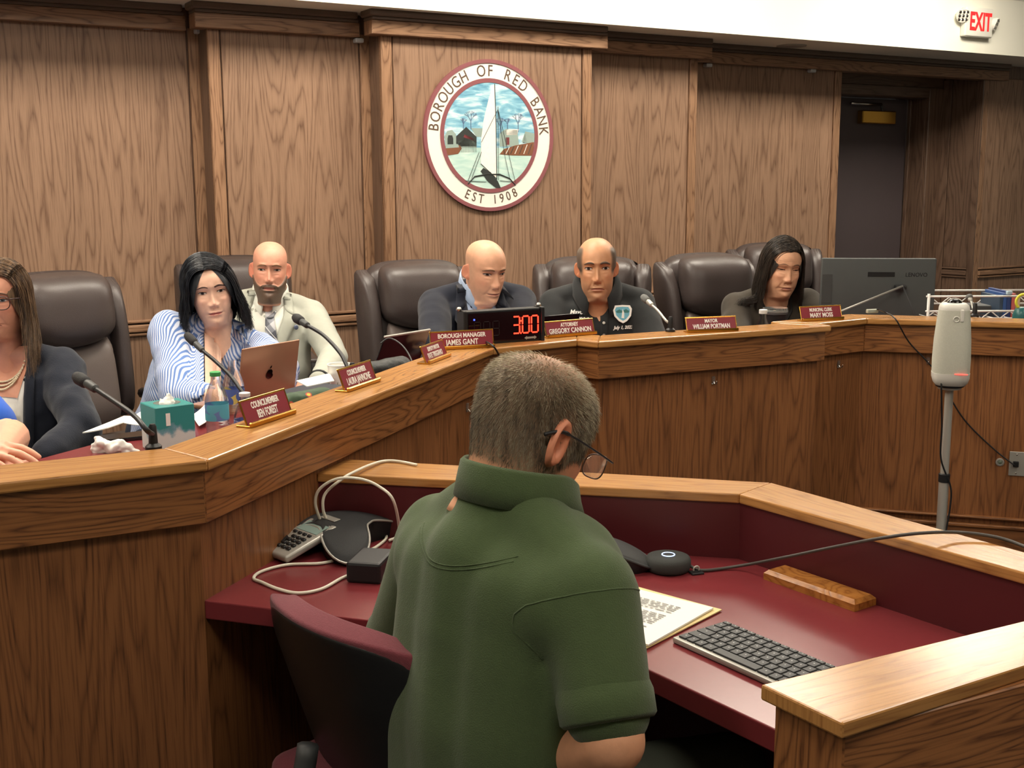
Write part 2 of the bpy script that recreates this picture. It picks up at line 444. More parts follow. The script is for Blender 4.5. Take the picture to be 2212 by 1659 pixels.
# the niche's right side wall, seen edge-on: stiles, panels and a rail across it
def sbox(name, d0, d1, z0, z1, th, mat, grain='z', bev=.003):
    """Board on the niche's side wall between depths d0 (back) and d1 (front) measured from the niche's back."""
    f = lambda d, s: wp(niu + (nu - niu) * d - s * .97, WN + .31 * d + s * .24, 0)
    p = [f(d0, 0), f(d1, 0), f(d1, th), f(d0, th)]
    bm = bm_prism([(q.x, q.y) for q in p], z0, z1, bev, 1)
    dv = wp(nu - niu, .31, 0)
    return bm_obj(name, bm, M[mat], wallb, grain=(0, 0, 1) if grain == 'z' else dv)
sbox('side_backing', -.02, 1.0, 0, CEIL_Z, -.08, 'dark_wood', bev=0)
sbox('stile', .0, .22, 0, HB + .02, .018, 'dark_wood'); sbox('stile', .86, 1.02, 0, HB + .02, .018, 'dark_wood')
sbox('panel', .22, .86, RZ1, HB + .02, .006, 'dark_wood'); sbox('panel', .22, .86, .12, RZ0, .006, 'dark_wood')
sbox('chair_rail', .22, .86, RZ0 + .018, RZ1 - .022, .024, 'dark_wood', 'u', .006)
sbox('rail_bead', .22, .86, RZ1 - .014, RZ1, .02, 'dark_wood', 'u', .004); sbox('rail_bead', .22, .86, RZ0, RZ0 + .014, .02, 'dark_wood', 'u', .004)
# bay right of the niche
w5 = W3 - 2 * STEP
bay(nu, nu + 1.3, w5, 0, 0, mat='wall_wood')

# the door itself with its closer
dd = Thing('door_1', 'dark door with brass closer deep in the niche beside the panelling', None, wp(du - .48, WN - .2, 0), TH, kind='structure')
wbox('door_leaf', du - .95, du - .02, WN - .22, WN - .175, .01, DT - .004, M['door'], dd, bev=.003)
pz = on_plane(1886, 253, N2, WN - .17); pu = pz.x * U2[0] + pz.y * U2[1]
cl = wbox('closer_body', pu - .16, pu + .19, WN - .176, WN - .12, pz.z - .05, pz.z + .045, M['brass'], dd, bev=.008, seg=2, label='brass closer cover')
pa = on_plane(1838, 223, N2, WN - .12); pb = on_plane(1904, 226, N2, WN - .12)
bm_obj('closer_arm', tube_bm([pa, pb], .011, 8), M['chrome'], dd, smooth=True)
bm_obj('closer_arm', tube_bm([pb, wp(pu + .05, WN - .13, pz.z + .045)], .009, 8), M['dark_grey'], dd, smooth=True)

# recessed downlight in the soffit underside
q = G(1710, 98.5, SOF)
t = Thing('downlight', 'small round recessed downlight in the soffit above the panelling', 'downlight', (q.x, q.y, SOF), 0)
bm_obj('trim_ring', lathe_bm([(.058, -.006), (.09, -.006), (.092, 0), (.058, 0)], 28, Matrix.Translation((q.x, q.y, SOF))), M['silver'], t, smooth=True)
bm_obj('baffle', lathe_bm([(.0, -.001), (.058, -.002)], 28, Matrix.Translation((q.x, q.y, SOF))), M['dark_grey'], t)

# ---- exit sign with two emergency heads, on the fascia
ex = on_plane(2104, 50, N2, FW); eu = ex.x * U2[0] + ex.y * U2[1]
FM = frame(wp(eu, FW, ex.z), (U2[0], U2[1], 0), (0, 0, 1))      # x along the wall, y into it (negative = out), z up
es = Thing('exit_sign', 'white emergency exit sign with red lettering and two lamp heads on the fascia', 'exit sign', wp(eu, FW, ex.z), TH)
b = bm_box((0, -.022, 0), (.27, .045, .185), bev=.01, seg=3); b.transform(FM); bm_obj('housing', b, M['white_plastic'], es, smooth=.6)
exit_red = pm('exit_red', (214, 44, 48), .5, emit=(230, 40, 40), es=.5)
text('EXIT', .158, exit_red, es, FM @ Matrix.Translation((0.008, -.0455, -.002)) @ Matrix.Rotation(PI / 2, 4, 'X'), sx=.66, bold=.0045, depth=.001)
for sx in (-1, 1):
    T = FM @ Matrix.Translation((sx * .165, -.045, .03 if sx < 0 else -.005)) @ Matrix.Rotation(sx * .5, 4, 'Z') @ Matrix.Rotation(PI / 2 + .35, 4, 'X')
    h = bm_obj('lamp_head', lathe_bm([(.0, -.045), (.028, -.04), (.042, -.018), (.045, 0), (.041, .004), (.041, .001), (0, .001)], 20, T), M['white_plastic'], es, smooth=.8)
    g = bmesh.new()
    for i in range(3):
        for j in range(3):
            merge(g, lathe_bm([(.0, .008), (.008, .006), (.011, .001)], 8, T @ Matrix.Translation(((i - 1) * .024, (j - 1) * .024, 0)), cap=False))
    bm_obj('lamp_lens', g, M['chrome'], h)

# ---- small clear clips left on the header and hooks on the dais fronts
for i, (px, py, k, lbl) in enumerate(((320, 57.5, 2, 'clear plastic clip under the header of the bay beside the empty chair'), (428, 67, 2, 'broken clear clip in the corner beside the second bay'), (776, 87, 1, 'clear plastic clip under the header just beside the seal bay'),
                                 (1531, 140.5, 2, 'clear plastic clip under the header beside the fourth bay'), (1756, 152.5, 2, 'clear plastic clip under the header close to the door niche'))):
    p = on_plane(px, py, N2, W3 - k * STEP + .03); pu_ = p.x * U2[0] + p.y * U2[1]
    w = W3 - k * STEP
    c = bm_box(wp(pu_, w + .02, p.z - .001), (.046 if i != 1 else .03, .04, .022), TH, .006, 2)
    tag(bm_obj('wall_clip', c, pm('clip_plastic_%d' % i, (196, 198, 200), .3, spec=.6)), lbl, 'clip')

# ================================================================ the borough seal on the centre bay
sc_ = on_plane(1056.5, 294, N2, W3); su = sc_.x * U2[0] + sc_.y * U2[1]; SR = .389
SM = frame(wp(su, W3, sc_.z), (U2[0], U2[1], 0), (0, 0, 1)) @ Matrix.Rotation(PI / 2, 4, 'X')      # x right, y up, z out of the wall
seal = Thing('wall_seal', 'round borough seal with an ice boat picture and lettering on the centre bay', 'seal', wp(su, W3, sc_.z - SR), TH)
m_rim = pm('seal_maroon', (140, 84, 88), .45); m_ring = pm('seal_white', (240, 238, 228), .45); m_ink = pm('seal_ink', (96, 74, 60), .6)
def sl_disc(name, r0, r1, z0, z1, mat, k=72):
    prof = [(r0, z0), (r1, z0), (r1, z1), (r0, z1)] if r0 > 0 else [(0, z0), (r1, z0), (r1, z1), (0, z1)]
    b = lathe_bm(prof + ([prof[0]] if r0 > 0 else []), k, SM, cap=False)
    return bm_obj(name, b, mat, seal)
sl_disc('outer_rim', SR * .95, SR, 0, .016, m_rim); sl_disc('backing_disc', 0, SR * .955, 0, .011, m_ring)
sl_disc('inner_rim', SR * .70, SR * .755, .011, .0145, m_rim)
def seal_pic():
    """Sky over snow: streaky blue sky, pale green-blue ice below the horizon."""
    mt, nt, bs = _new('seal_picture')
    uv = nt.nodes.new('ShaderNodeUVMap'); uv.uv_map = 'pic'
    sp = nt.nodes.new('ShaderNodeSeparateXYZ'); nt.links.new(uv.outputs[0], sp.inputs[0])
    mp = nt.nodes.new('ShaderNodeMapping'); mp.inputs['Scale'].default_value = (2.2, 9, 1); nt.links.new(uv.outputs[0], mp.inputs[0])
    nz = nt.nodes.new('ShaderNodeTexNoise'); nz.inputs['Scale'].default_value = 1; nz.inputs['Detail'].default_value = 5; nz.inputs['Distortion'].default_value = .8; nt.links.new(mp.outputs[0], nz.inputs['Vector'])
    r1 = nt.nodes.new('ShaderNodeValToRGB'); e = r1.color_ramp.elements
    e[0].position = .32; e[0].color = (*lin((92, 152, 184)), 1); e[1].position = .68; e[1].color = (*lin((226, 240, 240)), 1)
    k = r1.color_ramp.elements.new(.5); k.color = (*lin((140, 194, 214)), 1)
    nt.links.new(nz.outputs['Fac'], r1.inputs[0])
    r2 = nt.nodes.new('ShaderNodeValToRGB'); e = r2.color_ramp.elements
    e[0].position = .3; e[0].color = (*lin((168, 208, 200)), 1); e[1].position = .7; e[1].color = (*lin((216, 236, 226)), 1)
    nt.links.new(nz.outputs['Fac'], r2.inputs[0])
    st_ = _math(nt, 'GREATER_THAN', sp.outputs[1], -.22)
    mx = nt.nodes.new('ShaderNodeMix'); mx.data_type = 'RGBA'; nt.links.new(st_, mx.inputs[0]); nt.links.new(r2.outputs[0], mx.inputs[6]); nt.links.new(r1.outputs[0], mx.inputs[7])
    nt.links.new(mx.outputs[2], bs.inputs['Base Color']); bs.inputs['Roughness'].default_value = .45
    return mt
R_ = SR * .705
k = 64; vs = [SM @ Vector((R_ * math.cos(2 * PI * i / k), R_ * math.sin(2 * PI * i / k), .0125)) for i in range(k)]
me = bpy.data.meshes.new('picture'); me.from_pydata([tuple(v) for v in vs], [], [tuple(range(k))])
uvl = me.uv_layers.new(name='pic')
for i in range(k): uvl.data[i].uv = (math.cos(2 * PI * i / k), math.sin(2 * PI * i / k))
link('picture', me, seal_pic(), seal)
# picture pieces are given in units of the picture radius: x right, y up
def sl(name, pts, mat, z):
    b = bmesh.new(); lo = [b.verts.new(SM @ Vector((x * R_, y * R_, .0124))) for x, y in pts]; hi = [b.verts.new(SM @ Vector((x * R_, y * R_, z))) for x, y in pts]
    b.faces.new(hi); n = len(pts)
    for i in range(n): b.faces.new((lo[i], lo[(i + 1) % n], hi[(i + 1) % n], hi[i]))
    return bm_obj(name, b, mat, seal)
def sline(name, pts, r, mat, z):
    return bm_obj(name, tube_bm([SM @ Vector((x * R_, y * R_, z)) for x, y in pts], r, 5), mat, seal)
mk = lambda n, c: pm('seal_' + n, c, .5, var=.1, vscale=120)
c_dk, c_wh, c_rd, c_br, c_gr, c_bl = mk('dark', (52, 56, 54)), mk('sail', (244, 240, 230)), mk('red', (136, 62, 66)), mk('brown', (128, 84, 60)), mk('grey', (150, 168, 160)), mk('violet', (92, 104, 140))
Z1, Z2, Z3, Z4 = .0132, .0138, .0144, .0152
# houses: crop scale -> unit coords, x from -1..1, y up
for pts, mt in (([(-.98, -.02), (-.92, .08), (-.82, .1), (-.74, .02), (-.72, -.22), (-.96, -.22)], c_gr), ([(-.74, -.2), (-.74, -.02), (-.52, .16), (-.3, -.02), (-.3, -.2)], c_dk), ([(-.7, -.12), (-.5, -.02), (-.3, -.14), (-.3, -.22), (-.72, -.22)], c_gr),
                ([(-.56, .02), (-.36, -.05), (-.34, -.1), (-.58, -.03)], c_rd), ([(-.42, .14), (-.12, .14), (-.14, -.02), (-.3, -.02)], c_gr), ([(.2, -.2), (.2, .05), (.34, .14), (.6, .12), (.64, -.18)], c_gr), ([(.3, .1), (.42, .14), (.64, .14), (.6, .03), (.36, .02)], c_wh),
                ([(.34, -.16), (.34, -.02), (.42, -.02), (.42, -.16)], c_rd), ([(.7, -.1), (.78, .1), (1.0, .06), (.97, -.16)], c_gr), ([(.72, -.12), (.77, .06), (.82, -.12)], c_dk)):
    sl('house', pts, mt, Z1)
for x0, x1, y in ((-.92, -.8, -.06),): sl('arch', [(x0, -.2), (x0, y), (x0 + .02, y + .06), (x1 - .02, y + .06), (x1, y), (x1, -.2)], c_dk, Z2)
b = bmesh.new()
for i in range(14):
    x = -.66 + i * .027
    for p in ((x, -.3), ):
        merge(b, tube_bm([SM @ Vector((x * R_, -.31 * R_, Z2)), SM @ Vector((x * R_, -.15 * R_, Z2))], .0007, 4))
bm_obj('fence', b, c_dk, seal)
sl('boat_hull', [(-1.0, -.2), (-.66, -.18), (-.62, -.24), (-.7, -.34), (-.94, -.37)], c_br, Z2); sl('boat_rail', [(-.97, -.17), (-.7, -.16), (-.68, -.22), (-.96, -.24)], c_gr, Z3)
sl('log_pile', [(.2, -.34), (.3, -.24), (.55, -.17), (.98, -.1), (.95, -.36), (.5, -.36)], c_br, Z2)
for i in range(6): sline('log_edge', [(.34 + i * .1, -.33), (.42 + i * .1, -.2 + i * .012)], .0018, c_dk if i % 2 else c_wh, Z3)
rr = random.Random(3)
def tree(x, y, h):
    b = bmesh.new()
    def br(px, py, a, l, d):
        qx, qy = px + math.cos(a) * l, py + math.sin(a) * l
        merge(b, tube_bm([SM @ Vector((px * R_, py * R_, Z2)), SM @ Vector((qx * R_, qy * R_, Z2))], .0004 + .00035 * d, 4))
        if d > 0:
            for q in (-.5, -.1, .45): br(qx, qy, a + q + rr.uniform(-.15, .15), l * .62, d - 1)
    br(x, y, PI / 2, h * .45, 3)
    bm_obj('bare_tree', b, c_bl, seal)
tree(-.42, .12, .34); tree(-.58, .12, .2); tree(.22, .05, .3); tree(.62, .08, .36); tree(.38, .14, .2)
# the ice boat
sl('sail', [(.095, .965), (-.02, .72), (-.14, .3), (-.2, -.05), (-.215, -.52), (.13, -.8), (.12, .2)], c_wh, Z3)
sline('mast', [(.1, .97), (.125, .2), (.13, -.82)], .0022, c_dk, Z3)
for pts in ([(.17, .5), (.05, .3), (-.2, -.12)], [(.17, .55), (.17, -.83)], [(.17, .5), (.55, -.88)], [(.17, .5), (.32, -.4), (.42, -.8)], [(-.25, -.3), (-.5, -.84)], [(-.2, -.3), (-.42, -.8)], [(-.55, -.84), (-.1, -.86)], [(.2, -.84), (.5, -.86)], [(-.215, -.52), (.13, -.8)]):
    sline('rigging', pts, .0012, c_dk, Z4)
sline('runner_plank', [(-.5, -.9), (-.35, -.76), (-.1, -.72), (.2, -.72), (.42, -.8), (.55, -.93)], .0034, c_dk, Z3)
sl('hull', [(-.22, -.66), (-.16, -.6), (.0, -.68), (.16, -.86), (.22, -.98), (.12, -.98), (-.08, -.84)], c_dk, Z4)
# lettering round the ring
def arc_text(s, r, a_mid, step, size, outward=True):
    n = len(s)
    for i, ch in enumerate(s):
        if ch == ' ': continue
        a = a_mid + (step * ((n - 1) / 2 - i) if outward else step * (i - (n - 1) / 2))
        T = SM @ Matrix.Translation((r * math.cos(a), r * math.sin(a), .0116)) @ Matrix.Rotation(a - PI / 2 + (0 if outward else PI), 4, 'Z')
        text(ch, size, m_ink, seal, T, sx=.82, depth=.0008, name='letter')
arc_text('BOROUGH OF RED BANK', SR * .845, PI / 2 - .01, .1625, .083)
arc_text('EST 1908', SR * .85, -PI / 2 + .015, .128, .068, False)

# ================================================================ the council dais
ZT = 1.015
def pv(p): return Vector((p[0], p[1]))
_AB, _BC, _CD, _D0, _D1 = pv(G(449.4, 993.2, ZT)), pv(G(1066, 752, ZT)), pv(G(1247, 734, ZT)), pv(G(1292.2, 738.3, ZT)), pv(G(1796.5, 703.5, ZT))
_E0, _E2 = pv(G(1873, 688, ZT)), pv(G(2212, 697, ZT))
_A0 = _AB + (pv(G(0, 1042, ZT)) - _AB).normalized() * 2.2
_dd = (_D1 - _D0).normalized(); _D2 = _D1 + _dd * .01 + Vector((-_dd.y, _dd.x)) * .075
_E3 = _E0 + (_E2 - _E0).normalized() * 1.9
LINE = [_A0, _AB, _BC, _CD, _D0, _D1, _D2, _E0, _E3]
def offset_line(P, d):
    """Offset to the left of travel (away from the viewer) with mitred corners."""
    out = []
    for i, p in enumerate(P):
        t0 = (p - P[i - 1]).normalized() if i > 0 else None
        t1 = (P[i + 1] - p).normalized() if i < len(P) - 1 else None
        n0 = Vector((-t0.y, t0.x)) if t0 else None; n1 = Vector((-t1.y, t1.x)) if t1 else None
        if n0 is None: out.append(p + n1 * d)
        elif n1 is None: out.append(p + n0 * d)
        else:
            b = (n0 + n1).normalized(); out.append(p + b * (d / max(.35, b.dot(n0))))
    return out
dais = Thing('council_dais', 'oak council dais with angled bays, thick ledge and deep apron boards', 'dais', (_BC.x, _BC.y, 0), 0)
L0, LB = LINE, offset_line(LINE, .135)
# the bump-out's ledge has a straight back edge on the line of its neighbours
LA, LA2 = offset_line(LINE, .014), offset_line(LINE, .036)
LP, LP2 = offset_line(LINE, .034), offset_line(LINE, .055)
nseg = len(LINE) - 1
for i in range(nseg):
    a, b = L0[i], L0[i + 1]; g = (*(b - a).normalized(), 0)
    back = [LB[i + 1], LB[i]]
    bm_obj('ledge', bm_prism([a, b] + back, ZT - .021, ZT, .004, 2), M['ledge'], dais, grain=g)
    bm_obj('apron', bm_prism([LA[i], LA[i + 1], LA2[i + 1], LA2[i]], ZT - .122, ZT - .021, .002, 1), M['dais_apron'], dais, grain=g)
    bm_obj('front_panel', bm_prism([LP[i], LP[i + 1], LP2[i + 1], LP2[i]], 0, ZT - .1215, 0), M['dais_panel'], dais, grain=(0, 0, 1))
    bm_obj('inner_panel', bm_prism([LB[i], LB[i + 1], (LB[i + 1] * .85 + LP[i + 1] * .15), (LB[i] * .85 + LP[i] * .15)], .6, ZT - .021, 0), M['maroon_panel'], dais, grain=g)
# base board with two beads along the right wing
LQ = offset_line(LINE, .022)
for i in (7, 3, 4, 2):
    g = (*(L0[i + 1] - L0[i]).normalized(), 0)
    bm_obj('base_board', bm_prism([LQ[i], LQ[i + 1], LP[i + 1], LP[i]], 0, .262, .003, 1), M['dais_panel'], dais, grain=g)
    L3 = offset_line(LINE, .014)
    bm_obj('base_bead', bm_prism([L3[i], L3[i + 1], LP[i + 1], LP[i]], .262, .276, .004, 2), M['dais_apron'], dais, grain=g)
    bm_obj('base_bead', bm_prism([L3[i], L3[i + 1], LP[i + 1], LP[i]], .296, .306, .004, 2), M['dais_apron'], dais, grain=g)
# maroon writing top behind the ledge
ZW = .80
LW = offset_line([_A0, _AB, _BC, _D2, _E0, _E3], .10); LV = offset_line([_A0, _AB, _BC, _D2, _E0, _E3], .98)
LV[4] = LV[4]; LV2 = offset_line([_A0, _AB, _BC, _D2, _E0, _E3], .66)
inner = [LV[0], LV[1], LV[2] * .5 + LV2[2] * .5, LV2[3], LV2[4], LV2[5]]
for i in range(5):
    bm_obj('writing_top', bm_prism([LW[i], LW[i + 1], inner[i + 1], inner[i]], ZW - .03, ZW, .002, 1), M['maroon_top'], dais)
# hooks on the dais fronts
def dais_pt(px, py, seg, off=.03):
    a, b = LP[seg], LP[seg + 1]; t = (b - a).normalized(); n = (t.y, -t.x)
    return on_plane(px, py, n, n[0] * a.x + n[1] * a.y), Vector((n[0], n[1], 0)), Vector((t.x, t.y, 0))
for px, py, seg, lbl in ((1008, 880, 1, 'clear adhesive hook on the slanting dais front behind the seated speaker'), (1540, 821, 4, 'clear adhesive hook on the jutting centre front of the dais'),
                         (1810, 786, 6, 'clear adhesive hook beside the corner of the jutting dais front'), (2005, 779, 7, 'clear adhesive hook holding the cord on the wing of the dais front')):
    p, n, t = dais_pt(px, py, seg)
    h = Thing('wall_hook', lbl, 'hook', p, 0)
    bm_obj('hook_base', bm_box(Vector((p.x, p.y, p.z)) + n * .003, (.012, .006, .026), math.atan2(t.y, t.x), .002, 2), M['clear_plastic'], h)
    bm_obj('hook_arm', tube_bm(smooth_path([p + n * .004 + Vector((0, 0, -.004)), p + n * .012 + Vector((0, 0, -.013)), p + n * .02 + Vector((0, 0, -.008)), p + n * .022 + Vector((0, 0, .0))], 4), .0022, 8), M['chrome'], h, smooth=True)

# ================================================================ the clerk's desk in the well
ZD, ZL = .74, .878
desk = Thing('clerk_desk', 'maroon topped desk with a low oak surround in front of the dais', 'desk', (0.1, 2.0, 0), 0)
F0, F1_, F2 = pv(G(685, 1022, ZL)), pv(G(1225, 1047, ZL)), pv(G(1597, 1067, ZL))
F3 = pv(G(2212, 1237, ZL)); B0, B1 = pv(G(757, 992, ZL)), pv(G(1230, 1020, ZL)); B2, B3 = pv(G(1665, 1042, ZL)), pv(G(2212, 1192, ZL))
X0, X1, X2, X3 = pv(G(1643, 1478, ZL)), pv(G(1820, 1562, ZL)), pv(G(2212, 1437, ZL)), pv(G(2212, 1340, ZL))
def isect(p, d, q, e):
    den = d.x * e.y - d.y * e.x; t = ((q.x - p.x) * e.y - (q.y - p.y) * e.x) / den; return p + d * t
Bn = (_BC - _AB).normalized()
Lx = isect(F0, F2 - F0, LP[1], Bn); Lb = isect(B0, B2 - B0, LP[1], Bn)
Cin = isect(F2, F3 - F2, X0, X3 - X0); Cout = isect(B2, B3 - B2, X1, X2 - X1)
def board(name, poly, z0, z1, mat, g, bev=.003, seg=2):
    return bm_obj(name, bm_prism(poly, z0, z1, bev, seg), M[mat], desk, grain=(g.x, g.y, 0))
board('ledge', [Lx, F2, B2, Lb], ZL - .02, ZL, 'ledge', F2 - Lx)
board('ledge', [F2, Cin, Cout, B2], ZL - .02, ZL, 'ledge', F3 - F2)
board('ledge', [X0, X1, Cout, Cin], ZL - .021, ZL, 'ledge', X3 - X0)
def ins(p, q, d):
    t = (q - p).normalized(); return Vector((-t.y, t.x)) * d
n1, n2 = ins(Lx, F2, .006), ins(F2, Cin, .006)
cor = isect(Lx + n1, F2 - Lx, F2 + n2, Cin - F2); cor2 = isect(Lx + n1 * 4, F2 - Lx, F2 + n2 * 4, Cin - F2)
Cin2 = isect(F2 + n2, F3 - F2, X0, X3 - X0)
board('back_panel', [Lx + n1, cor, cor2, Lx + n1 * 4], .0, ZL - .02, 'maroon_panel', F2 - Lx, 0)
board('back_panel', [cor, Cin2, Cin2 + n2 * 3, cor2], .0, ZL - .02, 'maroon_panel', F3 - F2, 0)
cor3 = isect(Lx + n1 * 14, F2 - Lx, F2 + n2 * 14, Cin - F2)
board('outer_panel', [Lx + n1 * 4.2, cor2, cor3, Lx + n1 * 14], 0, ZL - .02, 'dais_panel', F2 - Lx, 0)
board('outer_panel', [cor2, Cin2 + n2 * 4.2, Cin2 + n2 * 14, cor3], 0, ZL - .02, 'dais_panel', F3 - F2, 0)
# near end pier
dx = (X3 - X0).normalized(); ex_ = (X1 - X0).normalized()
P0, P1 = X0 + dx * .014 + ex_ * .01, X1 + dx * .014 - ex_ * .01
far = 1.1
board('pier', [P0, P1, P1 + dx * far, P0 + dx * far], 0, ZL - .021, 'dais_apron', dx, .002, 1)
# worktop
DL, Dc, Dr = pv(G(438.4, 1297, ZD)), pv((.149, 1.817)), pv(G(1668, 1573, ZD))
Dr2 = isect(Dc, Dr - Dc, X0 + ex_ * .01, dx)
bl = isect(Lx + n1, F2 - Lx, DL, Bn)
PT = [DL, Dc, Dr2, Cin2, cor, bl]
bm_obj('worktop', bm_prism(PT, ZD - .036, ZD, .0025, 2), M['maroon_top'], desk)

# ================================================================ people: shared builders
def skin_mat(name, rough=.48):
    mt, nt, bs = _new(name)
    at = nt.nodes.new('ShaderNodeAttribute'); at.attribute_name = 'col'
    tc = nt.nodes.new('ShaderNodeTexCoord')
    nz = nt.nodes.new('ShaderNodeTexNoise'); nz.inputs['Scale'].default_value = 55; nz.inputs['Detail'].default_value = 4
    nt.links.new(tc.outputs['Object'], nz.inputs['Vector'])
    hs = nt.nodes.new('ShaderNodeHueSaturation')
    v = _math(nt, 'ADD', _math(nt, 'MULTIPLY', nz.outputs['Fac'], .26), .87)
    nt.links.new(v, hs.inputs['Value']); nt.links.new(at.outputs['Color'], hs.inputs['Color']); nt.links.new(hs.outputs[0], bs.inputs['Base Color'])
    bs.inputs['Roughness'].default_value = rough; bs.inputs['Specular IOR Level'].default_value = .4
    n2 = nt.nodes.new('ShaderNodeTexNoise'); n2.inputs['Scale'].default_value = 420; nt.links.new(tc.outputs['Object'], n2.inputs['Vector'])
    bp = nt.nodes.new('ShaderNodeBump'); bp.inputs['Strength'].default_value = .12; bp.inputs['Distance'].default_value = .001
    nt.links.new(n2.outputs['Fac'], bp.inputs['Height']); nt.links.new(bp.outputs[0], bs.inputs['Normal'])
    return mt
M['skin'] = skin_mat('skin')
def gs(v, c, s): return np.exp(-((v - c) / s) ** 2)
def sstep(a, b, x):
    t = np.clip((x - a) / (b - a), 0, 1); return t * t * (3 - 2 * t)
HEAD_KEYS = [  # z, front y, back y, half width, widest y, superellipse n
    (-.235, .040, -.095, .085, -.03, 2.0), (-.20, .036, -.085, .062, -.03, 2.0), (-.16, .034, -.078, .055, -.028, 2.0), (-.128, .040, -.074, .0520, -.025, 2.0), (-.116, .062, -.073, .0500, -.02, 1.95), (-.108, .083, -.073, .0475, -.016, 1.85),
    (-.098, .0925, -.073, .0490, -.014, 1.75), (-.085, .0950, -.074, .0535, -.012, 1.8), (-.070, .095, -.076, .0580, -.01, 1.9), (-.055, .0965, -.080, .0620, -.008, 2.0), (-.035, .0965, -.088, .0665, -.006, 2.1), (-.015, .0945, -.095, .0700, -.006, 2.15),
    (.005, .0925, -.100, .0720, -.008, 2.2), (.022, .0925, -.103, .0732, -.01, 2.2), (.040, .0965, -.105, .0745, -.012, 2.2), (.058, .0950, -.106, .0750, -.014, 2.15), (.078, .0870, -.102, .0718, -.016, 2.1), (.096, .0725, -.091, .0630, -.016, 2.05),
    (.111, .0525, -.071, .0480, -.015, 2.0), (.121, .0300, -.044, .0295, -.012, 2.0), (.1245, .0140, -.025, .0145, -.009, 2.0), (.1255, .002, -.012, .003, -.007, 2.0)]
def head_np(par):
    """Head, neck and face as one lofted surface in the head's frame: x right, y forward, z up; the origin lies between the ears."""
    K = np.array(HEAD_KEYS)
    jw, ck, fat, hl = par.get('jaw', 1.0), par.get('cheek', 0.0), par.get('neck', 1.0), par.get('long', 1.0)
    sub = [2, 3, 4, 4, 4, 5, 7, 8, 9, 11, 11, 10, 9, 9, 8, 7, 6, 6, 5, 3, 2]
    S = np.concatenate([i + np.arange(n) / n for i, n in enumerate(sub)] + [[len(K) - 1]])
    def cr(col):
        i = np.clip(S.astype(int), 0, len(K) - 2); t = S - i
        p = lambda j: col[np.clip(j, 0, len(K) - 1)]
        p0, p1, p2, p3 = p(i - 1), p(i), p(i + 1), p(i + 2)
        return .5 * (2 * p1 + (p2 - p0) * t + (2 * p0 - 5 * p1 + 4 * p2 - p3) * t ** 2 + (3 * p1 - p0 - 3 * p2 + p3) * t ** 3)
    z, yf, yb, w, yc, n = [cr(K[:, j]) for j in range(6)]
    lo = sstep(-.02, -.08, z) * sstep(-.13, -.10, z)
    w = w * (1 + (jw - 1) * lo); w = w * (1 + (fat - 1) * sstep(-.10, -.13, z)); yf = yf + (fat - 1) * .06 * sstep(-.105, -.125, z)
    NC = 96
    s = np.linspace(-1, 1, NC, endpoint=False); ph = PI * s * (.58 + .42 * s * s)
    Z = np.repeat(z[:, None], NC, 1)
    e = (2 / n)[:, None]
    sp, cp = np.sin(ph)[None, :], np.cos(ph)[None, :]
    X = w[:, None] * np.sign(sp) * np.abs(sp) ** e
    Y = np.where(cp >= 0, yc[:, None] + (yf - yc)[:, None] * np.abs(cp) ** e, yc[:, None] - (yc - yb)[:, None] * np.abs(cp) ** (2 / 2.15))
    ax = np.abs(X); fr = sstep(.0, .05, Y) * sstep(-.125, -.105, Z)
    d = np.zeros_like(X)
    nl = par.get('nose', 1.0)
    prof = np.interp(Z, [-.044, -.040, -.034, -.028, -.020, -.005, .010, .022, .032, .042], [0, .002, .012, .021, .0245, .017, .0105, .0065, .003, 0])
    nw = np.interp(Z, [-.04, -.028, -.01, .02, .04], [.0110, .0110, .0082, .0066, .010]) * par.get('nose_w', 1.0)
    d += nl * prof * np.exp(-(ax / nw) ** 2.4)
    d += .0070 * gs(ax, .0138 * par.get('nose_w', 1), .0058) * gs(Z, -.0275, .008)                       # nostril wings
    d -= .0045 * gs(ax, .008, .004) * gs(Z, -.040, .003)                                                 # under the nose
    d -= .0105 * gs(ax, .033, .0165) * gs(Z, .0165, .0105)                                               # eye sockets
    d -= .003 * gs(ax, .017, .007) * gs(Z, .020, .009)
    d += .0042 * gs(ax, .033, .0125) * gs(Z, .0165, .0085)                                               # eyeballs under the lids
    d += .0050 * gs(ax, .030, .018) * gs(Z, .0375, .0065) * par.get('brow', 1)                           # brow ridge
    d += .0035 * gs(X, 0, .012) * gs(Z, .040, .010)
    d += (.0040 + ck) * gs(ax, .046, .018) * gs(Z, -.012, .016)                                          # cheek bones
    d += ck * 1.1 * gs(ax, .042, .020) * gs(Z, -.045, .024)
    d -= .0022 * gs(ax, .034, .010) * gs(Z, -.004, .005)                                                 # under-eye hollow
    mo = par.get('mouth_dz', 0)
    cz = Z - mo * ax * ax * 400 * .004
    d += .0050 * np.exp(-(ax / .021) ** 3) * gs(cz, -.0545, .0042)                                       # lips
    d += .0052 * np.exp(-(ax / .019) ** 3) * gs(cz, -.0650, .0048)
    d -= .0048 * np.exp(-(ax / .026) ** 4) * gs(cz, -.0596, .0022)
    d -= .003 * gs(ax, .027, .005) * gs(cz, -.060, .006)
    d -= .0035 * gs(X, 0, .022) * gs(Z, -.0755, .006)
    d += .0050 * gs(X, 0, .017) * gs(Z, -.0905, .010)                                                    # chin
    def seg(ax0, z0, ax1, z1):
        vx, vz = ax1 - ax0, z1 - z0; t = np.clip(((ax - ax0) * vx + (Z - z0) * vz) / (vx * vx + vz * vz), 0, 1)
        return np.hypot(ax - ax0 - t * vx, Z - z0 - t * vz)
    d -= par.get('fold', .0022) * np.exp(-(seg(.020, -.030, .036, -.066) / .0042) ** 2)                  # nasolabial folds
